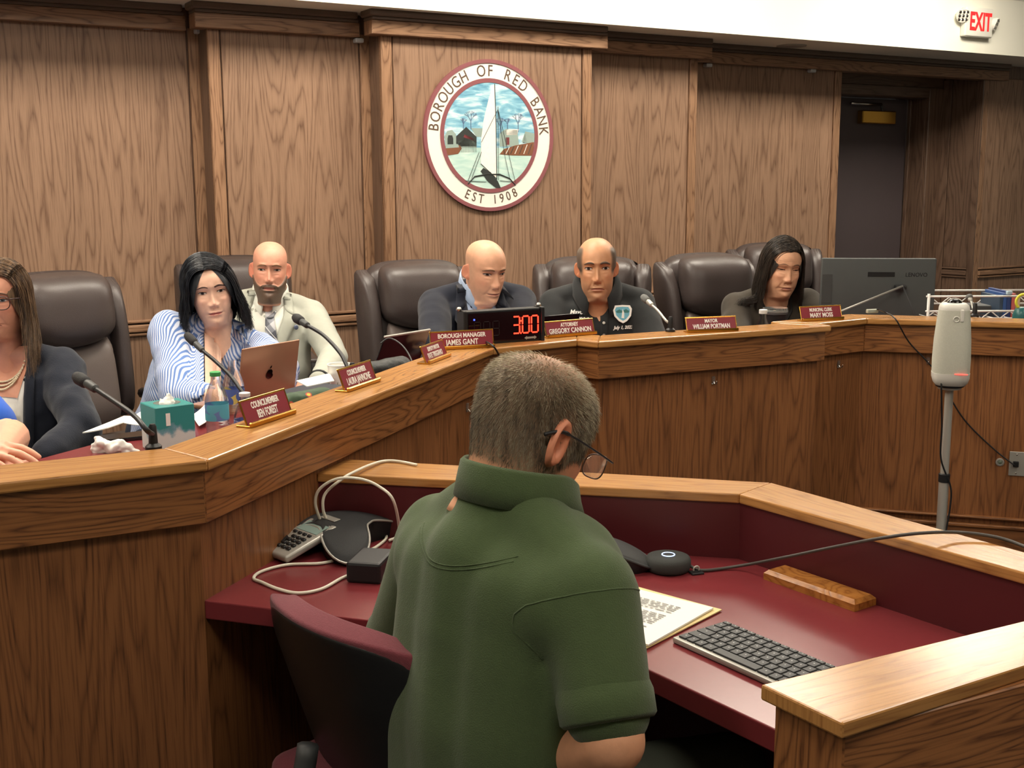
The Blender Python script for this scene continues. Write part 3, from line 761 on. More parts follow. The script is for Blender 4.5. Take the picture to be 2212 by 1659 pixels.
    d -= par.get('bag', .0010) * np.exp(-(seg(.022, .006, .042, .008) / .0025) ** 2)
    Y = Y + d * fr
    if par.get('wrinkle'): Y = Y + par['wrinkle'] * np.sin(Z * 900 + 8 * X * X * 100) * sstep(.045, .055, Z) * sstep(.085, .07, Z) * fr
    if par.get('double_chin'):
        Y = Y + par['double_chin'] * gs(X, 0, .05) * gs(Z, -.118, .014) * sstep(-.02, .03, Y)
    Z = Z * np.where(Z > -.11, hl, 1)
    X = X * (1 + (par.get('wide', 1.0) - 1) * sstep(-.125, -.10, Z))
    return X, Y, Z
def ear_np(side, fan=.62):
    """A cupped ear with a raised rim and lobe, in the head's frame."""
    nr, na = 8, 26
    out = []
    for i in range(nr):
        r = i / (nr - 1)
        for j in range(na):
            a = 2 * PI * j / na
            ex, ez = math.cos(a), math.sin(a)
            R = 1 + .10 * math.sin(a) - (.16 if ez < 0 else 0) * abs(ez)
            y = -.0195 * ex * r * R; zz = .0345 * ez * r * R - .002
            h = .0045 * math.exp(-((r - .82) / .14) ** 2) * (1 if ez > -.75 else .4) - .006 * math.exp(-(r / .42) ** 2) + .003 * math.exp(-((r - .55) / .12) ** 2) * (ex < .2)
            edge = -.010 * max(0, (r - .9) / .1)
            out.append((h + edge, y, zz))
    V = np.array(out)
    x = V[:, 0] * math.cos(fan) - V[:, 1] * math.sin(fan); y = V[:, 0] * math.sin(fan) * -1 + V[:, 1] * math.cos(fan)
    P = np.stack([side * (.0800 + x), -.016 + y * 1.0 - .004, V[:, 2]], 1)
    F = []
    for i in range(nr - 1):
        for j in range(na):
            q = (i * na + j, i * na + (j + 1) % na, (i + 1) * na + (j + 1) % na, (i + 1) * na + j)
            F.append(q if side < 0 else q[::-1])
    return P, F
def capsule(bm, p0, r0, p1, r1, k=14):
    p0, p1 = Vector(p0), Vector(p1); ax = p1 - p0; L = ax.length
    if L < 1e-6: ax = Vector((0, 0, 1)); L = 1e-4
    prof = []
    for i in range(5):
        a = -PI / 2 + PI / 2 * i / 4; prof.append((max(1e-9, r0 * math.cos(a)), r0 * math.sin(a)))
    for i in range(1, 5):
        a = PI / 2 * i / 4; prof.append((max(1e-9, r1 * math.cos(a)), L + r1 * math.sin(a)))
    prof.insert(5, (r1, L))
    prof[0] = (0, prof[0][1]); prof[-1] = (0, prof[-1][1])
    z = ax.normalized(); x = z.orthogonal().normalized(); y = z.cross(x)
    Mx = Matrix(((x.x, y.x, z.x, p0.x), (x.y, y.y, z.y, p0.y), (x.z, y.z, z.z, p0.z), (0, 0, 0, 1)))
    merge(bm, lathe_bm(prof, k, Mx, cap=False))
def blob(caps, voxel=.008, it=8, fac=.5):
    """One continuous surface grown over tapered limbs."""
    b = bmesh.new()
    for c in caps: capsule(b, *c)
    me = bpy.data.meshes.new('blob'); b.to_mesh(me); b.free()
    o = bpy.data.objects.new('blob', me); COL.objects.link(o)
    md = o.modifiers.new('r', 'REMESH'); md.mode = 'VOXEL'; md.voxel_size = voxel
    ms = o.modifiers.new('s', 'SMOOTH'); ms.factor = fac; ms.iterations = it
    dg = bpy.context.evaluated_depsgraph_get(); dg.update()
    r = bpy.data.meshes.new_from_object(o.evaluated_get(dg))
    bpy.data.objects.remove(o); bpy.data.meshes.remove(me)
    return r
def arr(me):
    a = np.empty(len(me.vertices) * 3); me.vertices.foreach_get('co', a); return a.reshape(-1, 3)
def setarr(me, a): me.vertices.foreach_set('co', a.reshape(-1)); me.update()
def set_col(me, C):
    at = me.attributes.get('col') or me.attributes.new('col', 'FLOAT_COLOR', 'POINT')
    at.data.foreach_set('color', np.concatenate([C, np.ones((len(C), 1))], 1).astype(np.float32).reshape(-1))
def vnoise(P, s, seed=0.0):
    return np.array([mnoise.noise(Vector((p[0] * s + seed, p[1] * s, p[2] * s))) for p in P])
def normals(me):
    a = np.empty(len(me.vertices) * 3); me.vertices.foreach_get('normal', a); return a.reshape(-1, 3)
def folds(me, amp, s, seed=0, stretch=(1, 1, 1)):
    P = arr(me); N = normals(me)
    n = vnoise(P * np.array(stretch), s, seed) + .5 * vnoise(P * np.array(stretch), s * 2.3, seed + 7)
    setarr(me, P + N * (amp * n)[:, None])
def srgb(*c): return np.array(lin(c))

class Head:
    def __init__(s, pos, yaw, pitch=0, roll=0, scale=1.0, par=None):
        """yaw: world heading of the face (radians from +x), pitch > 0 looks down, roll > 0 leans to the person's right."""
        s.par = par or {}
        f = dirz(yaw); rgt = Vector((f.y, -f.x, 0))
        R0 = Matrix(((rgt.x, f.x, 0), (rgt.y, f.y, 0), (rgt.z, f.z, 1))).to_4x4()
        s.M = Matrix.Translation(Vector(pos)) @ R0 @ Matrix.Rotation(roll, 4, 'Y') @ Matrix.Rotation(-pitch, 4, 'X') @ Matrix.Scale(scale, 4)
        s.X, s.Y, s.Z = head_np(s.par)
        s.sc = scale
    def w(s, x, y, z): return s.M @ Vector((x, y, z))
    def face_y(s, x, z):
        m = (s.Y > 0)
        d = (s.X - x) ** 2 + (s.Z - z) ** 2 + np.where(m, 0, 1)
        wt = np.exp(-d / (.0018 ** 2)); return float((s.Y * wt).sum() / max(wt.sum(), 1e-12)) if wt.sum() > 1e-9 else float(s.Y.flat[np.argmin(d)])
    def build(s, colfn, ears=True, extra=None):
        """Returns (verts in world, faces, colours) of head with ears."""
        nr, nc = s.X.shape
        V = np.stack([s.X, s.Y, s.Z], -1).reshape(-1, 3)
        F = []
        for i in range(nr - 1):
            for j in range(nc):
                F.append((i * nc + j, i * nc + (j + 1) % nc, (i + 1) * nc + (j + 1) % nc, (i + 1) * nc + j)[::-1])
        F.append(tuple((nr - 1) * nc + j for j in range(nc))[::-1])
        C = colfn(V[:, 0], V[:, 1], V[:, 2])
        if ears:
            for sd in (-1, 1):
                P, E = ear_np(sd, s.par.get('fan', .62)); es_ = s.par.get('ear', 1.0); P = (P - np.array([sd * .076, -.016, 0])) * es_ + np.array([sd * .076 * s.par.get('wide', 1.0), -.016, 0]); n0 = len(V); V = np.concatenate([V, P]); F += [tuple(i + n0 for i in q) for q in E]
                ec = colfn(np.full(len(P), .02), np.full(len(P), .09), np.full(len(P), -.02)) * np.array([1.05, .82, .80])
                C = np.concatenate([C, ec])
        Mx = np.array(s.M); Vw = V @ Mx[:3, :3].T + Mx[:3, 3]
        return Vw, F, C
    def eyes(s, person, iris=(70, 52, 40), open_=1.0, look=(0, 0), lash=(40, 30, 26), lash_r=.0009):
        mt = M['skin']; il = srgb(*iris)
        for sd in (-1, 1):
            cx, cz = sd * .0325, .0165
            hw, hh = .0138, .0058 * open_
            na, nr = 28, 9
            rows, cols = [], []
            for i in range(nr):
                r = i / (nr - 1); row = []
                for j in range(na + 1):
                    a = 2 * PI * j / na
                    ux = math.cos(a) * r; uz = math.sin(a) * r * (1 - .45 * (math.cos(a) * r) ** 2) * (1.0 if math.sin(a) > 0 else .75)
                    x, z = cx + hw * ux, cz + hh * uz
                    y = s.face_y(x, z) + .0016 + .0016 * (1 - ux * ux)
                    row.append(s.w(x, y, z))
                    dx, dz = x - cx - look[0], z - cz - look[1] - .0005
                    dd_ = math.hypot(dx, dz)
                    cols.append(np.array([.012, .010, .010]) if dd_ < .0026 else (il if dd_ < .0060 else srgb(206, 196, 188)))
                rows.append(row)
            b = grid_bm(rows); me = bpy.data.meshes.new('eye'); b.to_mesh(me); b.free(); set_col(me, np.array(cols))
            eo = link('eye', me, M['eye'], person, smooth=True)
            up = [s.w(cx + hw * u, s.face_y(cx + hw * u, cz + hh * (1 - .45 * u * u) * math.sqrt(max(0, 1 - u * u))) + .0028, cz + hh * (1 - .45 * u * u) * math.sqrt(max(0, 1 - u * u)) + .0003) for u in np.linspace(-1.05, 1.05, 13)]
            bm_obj('eyelashes', tube_bm(up, lash_r, 6), pm('lash_%d_%d' % (lash[0], len(bpy.data.materials)), lash, .7), eo, smooth=True)
            lid = [s.w(cx + hw * 1.1 * u, s.face_y(cx + hw * 1.1 * u, cz + .0035 + hh * (1 - .5 * u * u)) + .0006, cz + .0030 + hh * (1 - .5 * u * u)) for u in np.linspace(-1, 1, 11)]
            b2 = tube_bm(lid, lambda i: .0021 * math.sin(PI * (i + .6) / 11.2), 6); me = bpy.data.meshes.new('eyelid'); b2.to_mesh(me); b2.free()
            set_col(me, np.tile(s.skin * np.array([.92, .84, .80]), (len(me.vertices), 1))); link('eyelid', me, M['skin'], eo, smooth=True)
    def brows(s, person, col, th=.0042, dz=0, lift=0.0, inner=.012, outer=.050, slope=0.0):
        for sd in (-1, 1):
            rows = []
            for u in np.linspace(0, 1, 12):
                x = inner + (outer - inner) * u; z = .0335 + dz + .0065 * math.sin(PI * min(1, u * .95 + .08)) - .003 * u + slope * (1 - u)
                hh = th * (math.sin(PI * (u * .86 + .14)) ** .6)
                row = []
                for v in np.linspace(-1, 1, 5):
                    zz = z + hh * v; row.append(s.w(sd * x, s.face_y(sd * x, zz) + .0013 * (1 - v * v) + .0004, zz))
                rows.append(row)
            bm_obj('eyebrow', thick_grid(rows, .0012), col, person, smooth=True)
    def lips(s, person, col, w=.025, th=1.0, mo=0.0):
        rows = []
        for u in np.linspace(-1, 1, 19):
            x = w * u; k = (1 - u * u) ** .7; zc = -.0596 + mo * u * u * .004 + .0012 * abs(u)
            up = zc + (.0068 * k * (1 - .22 * math.exp(-(u / .16) ** 2))) * th; dn = zc - .0085 * k * th
            rows.append([s.w(x, s.face_y(x, zz) + .0007 * k, zz) for zz in (up, (up * .6 + zc * .4), zc + .0004)] + [s.w(x, s.face_y(x, zz) + .0007 * k, zz) for zz in (zc - .0004, (dn * .6 + zc * .4), dn)])
        b = grid_bm(rows); bm_obj('lips', b, col, person, smooth=True)
        line = [s.w(w * 1.04 * u, s.face_y(w * 1.04 * u, -.0596 + mo * u * u * .004 + .0012 * abs(u)) + .0006, -.0596 + mo * u * u * .004 + .0012 * abs(u)) for u in np.linspace(-1, 1, 15)]
        bm_obj('mouth_line', tube_bm(line, .0008, 5), M['mouth'], person)
M['eye'] = skin_mat('eye_wet', .12)
M['mouth'] = pm('mouth_line', (96, 48, 44), .6)

def torso_caps(N, rgt, up, fw, g=1.0, sw=.172, s=1.0, chest=1.0, drop=.055):
    P = lambda a, b, c: N + (rgt * a + up * b + fw * c) * s
    c = []
    for sd in (-1, 1):
        c.append((P(sd * .03, -.01, -.015), .058 * s, P(sd * sw, -drop, 0), .066 * s))
        c.append((P(sd * .085, -.12, .02), .104 * s * chest, P(sd * .075, -.27, .03), .112 * s * g))
        c.append((P(sd * .075, -.27, .03), .112 * s * g, P(sd * .08, -.42, .035), .12 * s * g))
        c.append((P(sd * .08, -.42, .035), .12 * s * g, P(sd * .09, -.54, .01), .125 * s * g))
        c.append((P(sd * .11, -drop - .035, .005), .085 * s, P(sd * sw, -drop - .02, 0), .066 * s))
    c.append((P(-.09, -.15, .03), .10 * s * chest, P(.09, -.15, .03), .10 * s * chest))
    c.append((P(-.09, -.30, .045), .10 * s * g, P(.09, -.30, .045), .10 * s * g))
    c.append((P(-.08, -.43, .055), .11 * s * g, P(.08, -.43, .055), .11 * s * g))
    return c
class Body:
    """Joints of a seated figure. N neck base, yaw heading of the chest, lean > 0 tilts the trunk forward, tilt > 0 towards the person's right."""
    def __init__(s, N, yaw, lean=.1, tilt=0, scale=1.0, g=1.0, sw=.172, chest=1.0, drop=.055):
        s.drop = drop; s.N = Vector(N); f = dirz(yaw); r = Vector((f.y, -f.x, 0)); z = Vector((0, 0, 1))
        s.up = (z * math.cos(lean) + f * math.sin(lean)).normalized()
        s.up = (s.up * math.cos(tilt) + r * math.sin(tilt)).normalized()
        s.rgt = (r - s.up * r.dot(s.up)).normalized(); s.fw = s.up.cross(s.rgt); s.f0 = f; s.r0 = r
        s.s, s.g, s.sw, s.ch = scale, g, sw, chest
    def p(s, a, b, c): return s.N + (s.rgt * a + s.up * b + s.fw * c) * s.s
    def shoulder(s, sd): return s.p(sd * s.sw, -s.drop, 0)
    def caps(s): return torso_caps(s.N, s.rgt, s.up, s.fw, s.g, s.sw, s.s, s.ch, s.drop)
    def hip(s): return s.p(0, -.54, .01)
    def legs(s, seat_z=.46, spread=.1):
        h = s.hip(); c = []
        for sd in (-1, 1):
            a = h + s.r0 * sd * .09; a = Vector((a.x, a.y, seat_z + .10)); k = a + s.f0 * .40 + s.r0 * sd * spread * .5; k.z = seat_z + .06
            ft = k + s.f0 * .02; ft.z = .08
            c += [(a, .088, k, .062), (k, .060, ft, .042), (ft - Vector((0, 0, .035)), .038, ft + s.f0 * .14 - Vector((0, 0, .042)), .033)]
        c.append((Vector((h.x, h.y, seat_z + .1)) - s.r0 * .09, .11 * s.g, Vector((h.x, h.y, seat_z + .1)) + s.r0 * .09, .11 * s.g))
        c.append((h, .115 * s.g, Vector((h.x, h.y, seat_z + .1)), .11 * s.g))
        return c
    def frame(s):
        """x right as seen from the front is the person's left: returns chest frame X = person's left, Y up, Z out of the chest."""
        l = -s.rgt; return Matrix(((l.x, s.up.x, s.fw.x, s.N.x), (l.y, s.up.y, s.fw.y, s.N.y), (l.z, s.up.z, s.fw.z, s.N.z), (0, 0, 0, 1)))
class Drape:
    """Lays flat pieces (given in the chest frame, x towards the person's left, y up) onto a garment."""
    def __init__(s, me, body):
        s.bvh = BVHTree.FromPolygons([v.co[:] for v in me.vertices], [p.vertices[:] for p in me.polygons]); s.F = body.frame(); s.R = s.F.to_3x3()
    def at(s, x, y, off=0.0, far=.5):
        o = s.F @ Vector((x, y, far)); d = s.R @ Vector((0, 0, -1))
        h = s.bvh.ray_cast(o, d)
        if h[0] is None:
            h = s.bvh.find_nearest(s.F @ Vector((x, y, .1)))
        return h[0] - d * off
    def strip(s, name, left, right, off, th, mat, parent, n=14, k=5, bulge=0.0, smooth=True, taper=None):
        """Sheet between two polylines (lists of (x,y)), draped."""
        def res(pl):
            pl = [Vector((p[0], p[1], 0)) for p in pl]; L = [0]
            for a, b in zip(pl, pl[1:]): L.append(L[-1] + (b - a).length)
            out = []
            for i in range(n):
                t = L[-1] * i / (n - 1); j = max(q for q in range(len(L)) if L[q] <= t + 1e-9); j = min(j, len(pl) - 2)
                u = (t - L[j]) / max(1e-9, L[j + 1] - L[j]); out.append(pl[j].lerp(pl[j + 1], u))
            return out
        A, B = res(left), res(right); rows = []
        for a, b in zip(A, B):
            rows.append([s.at(*(a.lerp(b, j / (k - 1)))[:2], off + bulge * math.sin(PI * j / (k - 1))) for j in range(k)])
        od = s.R @ Vector((0, 0, 1))
        nn = (rows[0][-1] - rows[0][0]).cross(rows[-1][0] - rows[0][0])
        if nn.dot(od) < 0: rows = [r[::-1] for r in rows]
        bm = thick_grid(rows, th) if th else grid_bm(rows)
        bmesh.ops.recalc_face_normals(bm, faces=bm.faces)
        me = bpy.data.meshes.new(name); bm.to_mesh(me); bm.free()
        return link(name, me, mat, parent, smooth=smooth)
    def place(s, x, y, off=0.0):
        """Frame on the cloth: x towards the person's left, y up, z outwards."""
        p = s.at(x, y, off); px = (s.at(x + .012, y, off) - s.at(x - .012, y, off)).normalized(); py = (s.at(x, y + .012, off) - s.at(x, y - .012, off))
        z = px.cross(py).normalized(); py = z.cross(px)
        return Matrix(((px.x, py.x, z.x, p.x), (px.y, py.y, z.y, p.y), (px.z, py.z, z.z, p.z), (0, 0, 0, 1)))
def collar(name, F, rx, ry, h, fold, mat, parent, gap=.35, point=.03, tilt=.25, out=.016, th=.0022, n=40, cy=-.028, cz=0.0, flare=.0):
    """Turn-down collar. F: frame with x to the person's right, y forward, z up; opening at the front."""
    rows = []
    for i in range(n + 1):
        a = -PI / 2 + gap + (2 * PI - 2 * gap) * i / n + PI      # from front one side round the back to the front other side
        a = PI / 2 + gap + (2 * PI - 2 * gap) * i / n
        cx_, sy_ = math.cos(a), math.sin(a)
        fr = max(0, sy_); front = fr ** 2
        zb = cz - tilt * (ry * sy_) * 1.0 - .012 * front
        bx, by = rx * cx_, cy + ry * sy_
        nx, ny = cx_, sy_
        H = h * (1 - .45 * front)
        e = min(i, n - i) / n
        pt = point * math.exp(-(e / .06) ** 2)
        prof = [(0, 0), (.001, H * .5), (.002, H), (.006, H + .003), (out * .7, H - .002), (out, H - fold * .5), (out + .004 + flare * front, H - fold - pt)]
        rows.append([F @ Vector((bx + nx * o, by + ny * o - (0), zb + zz)) for o, zz in prof])
    return bm_obj(name, thick_grid(rows, th), mat, parent, smooth=True)
def hand_caps(wrist, d, nrm, sd=1, curl=.5, s=1.0, spread=.12):
    """Palm, four fingers of different lengths with knuckle bends and a thumb from the side of the palm. d towards the fingers, nrm out of the back of the hand."""
    d = Vector(d).normalized(); nrm = Vector(nrm); nrm = (nrm - d * nrm.dot(d)).normalized(); lat = d.cross(nrm) * sd      # towards the thumb
    W = Vector(wrist); c = []
    kn = []
    for i, (o, L) in enumerate(((.031, .088), (.010, .094), (-.011, .088), (-.031, .078))):
        k = W + (d * L + lat * o) * s; kn.append(k)
        c.append((W + lat * o * .6 * s + d * .02 * s, .0155 * s, k, .0115 * s))
    c.append((kn[0] - d * .03 * s, .013 * s, kn[3] - d * .03 * s, .012 * s))
    for i, (L, r) in enumerate((((.040, .024, .020), .0088), ((.044, .028, .021), .009), ((.041, .026, .020), .0086), ((.032, .020, .018), .0076))):
        p = kn[i]; ang = 0; dd_ = (d + lat * spread * (1.5 - i) * .35).normalized()
        for j, l in enumerate(L):
            ang += curl * (.55, .75, .55)[j]
            v = dd_ * math.cos(ang) - nrm * math.sin(ang); q = p + v * l * s
            c.append((p, r * s * (1 - .06 * j), q, r * s * (.93 - .06 * j))); p = q
    t0 = W + (d * .022 + lat * .022 - nrm * .006) * s; t1 = t0 + (d * .034 + lat * .026 - nrm * .012) * s; t2 = t1 + (d * .032 + lat * .006 - nrm * .012 * (1 + curl)) * s; t3 = t2 + (d * .024 - lat * .006 - nrm * .008) * s
    c += [(t0, .014 * s, t1, .0115 * s), (t1, .0112 * s, t2, .0098 * s), (t2, .0098 * s, t3, .0085 * s)]
    return c
def join_np(parts):
    """[(V, F, C)...] to one mesh with a colour attribute."""
    V, F, C = [], [], []; n = 0
    for v, f, c in parts:
        V.append(v); C.append(c); F += [tuple(i + n for i in q) for q in f]; n += len(v)
    V = np.concatenate(V); C = np.concatenate(C)
    me = bpy.data.meshes.new('body'); me.from_pydata(V.tolist(), [], F); me.update(); set_col(me, C); return me
def mesh_np(me, col):
    V = arr(me); F = [tuple(p.vertices) for p in me.polygons]
    return V, F, np.tile(col, (len(V), 1)) if np.ndim(col) == 1 else col
def strands(name, roots, paths, r0, mat, parent, k=3):
    """Many tapering locks in one mesh: each path is a list of points."""
    vs, fs = [], []
    for P in paths:
        P = [Vector(p) for p in P]; n = len(P); base = len(vs)
        for i, p in enumerate(P):
            t = (P[min(i + 1, n - 1)] - P[max(i - 1, 0)]).normalized(); a = t.orthogonal().normalized(); b = t.cross(a); r = r0 * (1 - .8 * i / (n - 1))
            for q in range(k): vs.append(p + (a * math.cos(2 * PI * q / k) + b * math.sin(2 * PI * q / k)) * r)
        for i in range(n - 1):
            for q in range(k): fs.append((base + i * k + q, base + i * k + (q + 1) % k, base + (i + 1) * k + (q + 1) % k, base + (i + 1) * k + q))
    return raw(name, vs, fs, mat, parent, smooth=True)
def hair_mat(name, c1, c2, rough=.42):
    mt, nt, bs = _new(name)
    tc = nt.nodes.new('ShaderNodeTexCoord'); mp = nt.nodes.new('ShaderNodeMapping'); mp.inputs['Scale'].default_value = (90, 90, 9)
    nt.links.new(tc.outputs['Object'], mp.inputs[0])
    nz = nt.nodes.new('ShaderNodeTexNoise'); nz.inputs['Scale'].default_value = 1; nz.inputs['Detail'].default_value = 3; nt.links.new(mp.outputs[0], nz.inputs['Vector'])
    rp = nt.nodes.new('ShaderNodeValToRGB'); rp.color_ramp.elements[0].position = .35; rp.color_ramp.elements[1].position = .68
    rp.color_ramp.elements[0].color = (*lin(c1), 1); rp.color_ramp.elements[1].color = (*lin(c2), 1)
    nt.links.new(nz.outputs['Fac'], rp.inputs[0]); nt.links.new(rp.outputs[0], bs.inputs['Base Color'])
    bs.inputs['Roughness'].default_value = rough; bs.inputs['Specular IOR Level'].default_value = .45
    bp = nt.nodes.new('ShaderNodeBump'); bp.inputs['Strength'].default_value = .5; bp.inputs['Distance'].default_value = .002; nt.links.new(nz.outputs['Fac'], bp.inputs['Height']); nt.links.new(bp.outputs[0], bs.inputs['Normal'])
    return mt

# ================================================================ chairs
def pillow(hw, z0, z1, y0, th, cu_lo=0.0, cu_hi=0.0, n=22, m=18, p=4.0, lean=0.0, wrap=0.0):
    """Stuffed panel facing +y: half width hw, from z0 to z1, back face at y0, thickness th; cu_lo bows the lower edge down, cu_hi the upper edge up."""
    b = bmesh.new(); F, Bk = [], []
    for i in range(m + 1):
        v = -1 + 2 * i / m; rf, rb = [], []
        for j in range(n + 1):
            u = -1 + 2 * j / n
            # keep the outline a rounded rectangle
            k = (abs(u) ** p + abs(v) ** p)
            uu = u * (1 - .10 * max(0, abs(v) ** 6)); vv = v * (1 - .08 * max(0, abs(u) ** 6))
            lo, hi = z0 - cu_lo * (1 - uu * uu), z1 + cu_hi * (1 - uu * uu)
            z = (lo + hi) / 2 + (hi - lo) / 2 * vv; x = hw * uu
            t = max(0, (1 - abs(u) ** p)) ** .5 * max(0, (1 - abs(v) ** p)) ** .5
            y = y0 + lean * (z - z0) + wrap * uu * uu
            rf.append(b.verts.new((x, y + th * t, z))); rb.append(b.verts.new((x, y - .004 - th * .25 * t, z)))
        F.append(rf); Bk.append(rb)
    for i in range(m):
        for j in range(n):
            b.faces.new((F[i][j], F[i][j + 1], F[i + 1][j + 1], F[i + 1][j])); b.faces.new((Bk[i][j], Bk[i + 1][j], Bk[i + 1][j + 1], Bk[i][j + 1]))
    bmesh.ops.remove_doubles(b, verts=b.verts, dist=.0045)
    return b
def make_exec_chair(label):
    t = Thing('executive_chair', label, 'chair', (0, 0, 0), 0, 'leather chairs behind the dais')
    L, LL = M['leather'], M['leather_light']
    ln = -.16
    bm_obj('back_shell', pillow(.232, .56, 1.160, -.245, .07, 0, .012, lean=ln, wrap=.02, p=5), L, t, local=True, smooth=True)
    bm_obj('head_cushion', pillow(.19, .925, 1.158, -.235, .125, .055, .012, lean=ln, wrap=.03, p=3.6), L, t, local=True, smooth=True)
    bm_obj('back_cushion', pillow(.172, .55, .93, -.19, .085, .0, -.03, lean=ln, wrap=.05, p=3.2), LL, t, local=True, smooth=True)
    for s in (-1, 1):
        b = pillow(.045, .57, 1.135, -.24, .115, lean=ln, p=3); b.transform(Matrix.Translation((s * .192, 0, 0)) @ Matrix.Rotation(s * .12, 4, 'Z'))
        bm_obj('side_bolster', b, L, t, local=True, smooth=True)
        arm = tube_bm(smooth_path([(s * .29, -.2, .66), (s * .3, 0, .69), (s * .3, .2, .685), (s * .29, .26, .62), (s * .25, .2, .47)], 5), .022, 8); a = bm_obj('arm_loop', arm, M['black_plastic'], t, local=True, smooth=True)
        bm_obj('arm_pad', bm_box((s * .3, .04, .71), (.07, .27, .035), 0, .014, 3), L, a, local=True, smooth=True)
    b = bm_box((0, 0.02, .46), (.52, .5, .12), 0, .045, 4); bm_obj('seat', b, LL, t, local=True, smooth=True)
    bm_obj('gas_column', lathe_bm([(.03, .1), (.03, .26), (.022, .26), (.022, .41), (.09, .41)], 16), M['dark_grey'], t, local=True, smooth=.6)
    for i in range(5):
        a = 2 * PI * i / 5 + .3; d = dirz(a)
        lg = bm_obj('base_leg', tube_bm([d * .02 + Vector((0, 0, .12)), d * .17 + Vector((0, 0, .1)), d * .3 + Vector((0, 0, .075))], [.03, .026, .018], 8), M['black_plastic'], t, local=True, smooth=True)
        T = Matrix.Translation(d * .3 + Vector((0, 0, .03))) @ Matrix.Rotation(a, 4, 'Z') @ Matrix.Rotation(PI / 2, 4, 'X')
        bm_obj('caster', lathe_bm([(.028, -.016), (.03, -.008), (.03, .008), (.028, .016)], 14, T), M['black_plastic'], lg, local=True, smooth=True)
    return t
def copy_tree(o, parent=None):
    c = o.copy(); COL.objects.link(c); c.parent = parent
    for ch in list(o.children): copy_tree(ch, c)
    return c
CH = [  # px of chair centre, depth, yaw, label
    (196, 4.35, -PI / 2 + .80, 'empty brown leather executive chair beside the woman with the pearl necklace'),
    (516, 5.25, -PI / 2 + .30, 'leather executive chair behind the bearded man in the pale suit'),
    (946, 4.85, -PI / 2 + .40, 'leather executive chair behind the bald man in the navy suit'),
    (1281, 5.02, -PI / 2 - .05, 'leather executive chair behind the man in the black polo'),
    (1600, 5.25, -PI / 2 + .40, 'leather executive chair behind the woman with long dark hair at the monitor'),
    (1704, 6.15, -PI / 2 + .05, 'empty leather executive chair against the panelling beside the door niche')]
proto = make_exec_chair(CH[0][3])
for i, (px, d, yaw, lbl) in enumerate(CH):
    p = D(px, 640, d); root = proto.o if i == 0 else copy_tree(proto.o)
    root.location = (p.x, p.y, 0); root.rotation_euler = (0, 0, yaw - PI / 2); root['label'] = lbl

# ---- task chair in the well: black shell, maroon pad
def task_chair():
    # top corners of the back seen at (548,1288) and (838,1412)
    zt = .80
    a, b = G(556, 1288, zt), G(842, 1414, zt); ax = (b - a); ax.z = 0; w = ax.length; ax.normalize()
    fwd = Vector((-ax.y, ax.x, 0))
    c = (a + b) / 2; rz = math.atan2(ax.y, ax.x)
    org = c + fwd * .26
    t = Thing('task_chair', 'black shelled office chair with a maroon upholstered pad behind the seated speaker', 'chair', (org.x, org.y, 0), rz)
    hw = w / 2 + .030
    # back: local x across, y forward
    def panel(y_, th, hw_, z0, z1, rnd, crown, n=24, m=26):
        rows = []
        for i in range(m + 1):
            v = i / m; r = []
            for j in range(n + 1):
                u = -1 + 2 * j / n
                k = 1 - .09 * max(0, (v - .8) / .2) ** 3 - .10 * (1 - v) ** 2
                z = z0 + (z1 - z0) * v - crown * u * u * v - .03 * (abs(u) ** 6) * max(0, (v - .55) / .45)
                yy = y_ + .30 * (z1 - z) + .05 * u * u
                r.append(Vector((hw_ * k * u, yy, z)))
            rows.append(r)
        bm = grid_bm(rows); bmesh.ops.recalc_face_normals(bm, faces=bm.faces)
        if sum(f.normal.y for f in bm.faces) > 0: bmesh.ops.reverse_faces(bm, faces=list(bm.faces))
        bmesh.ops.solidify(bm, geom=list(bm.faces), thickness=-th)
        return bm
    bs = panel(-.26, .022, hw, .38, zt, 0, .012); o = bm_obj('back_shell', bs, pm('chair_shell', (30, 31, 32), .33, spec=.5, bump=.15, bscale=700), t, local=True, smooth=True)
    md = o.modifiers.new('b', 'BEVEL'); md.width = .006; md.segments = 3; md.limit_method = 'ANGLE'; md.angle_limit = .7
    bp = panel(-.237, .045, hw * .97, .40, zt + .012, 0, .012); o = bm_obj('back_pad', bp, fabric('maroon_weave', (116, 58, 66), var=.15, vscale=200, bump=.5, bscale=500), t, local=True, smooth=True)
    md = o.modifiers.new('b', 'BEVEL'); md.width = .016; md.segments = 4; md.limit_method = 'ANGLE'; md.angle_limit = .7
    bm_obj('seat', bm_box((0, .0, .445), (.46, .46, .07), 0, .03, 4), bpy.data.materials['maroon_weave'], t, local=True, smooth=True)
    bm_obj('seat_shell', bm_box((0, .0, .395), (.44, .44, .03), 0, .012, 3), M['black_plastic'], t, local=True, smooth=True)
    bm_obj('back_bar', tube_bm(smooth_path([(0, -.05, .385), (0, -.25, .37), (0, -.315, .45), (0, -.29, .6)], 5), .018, 8), M['dark_grey'], t, local=True, smooth=True)
    bm_obj('gas_column', lathe_bm([(.028, .1), (.028, .25), (.02, .25), (.02, .38)], 16), M['dark_grey'], t, local=True, smooth=.6)
    for i in range(5):
        a_ = 2 * PI * i / 5; d = dirz(a_)
        lg = bm_obj('base_leg', tube_bm([d * .02 + Vector((0, 0, .12)), d * .28 + Vector((0, 0, .075))], [.028, .017], 8), M['black_plastic'], t, local=True, smooth=True)
        T = Matrix.Translation(d * .28 + Vector((0, 0, .03))) @ Matrix.Rotation(a_, 4, 'Z') @ Matrix.Rotation(PI / 2, 4, 'X')
        bm_obj('caster', lathe_bm([(.028, -.016), (.03, -.008), (.03, .008), (.028, .016)], 14, T), M['black_plastic'], lg, local=True, smooth=True)
    for s in (-1, 1): pass
task_chair()

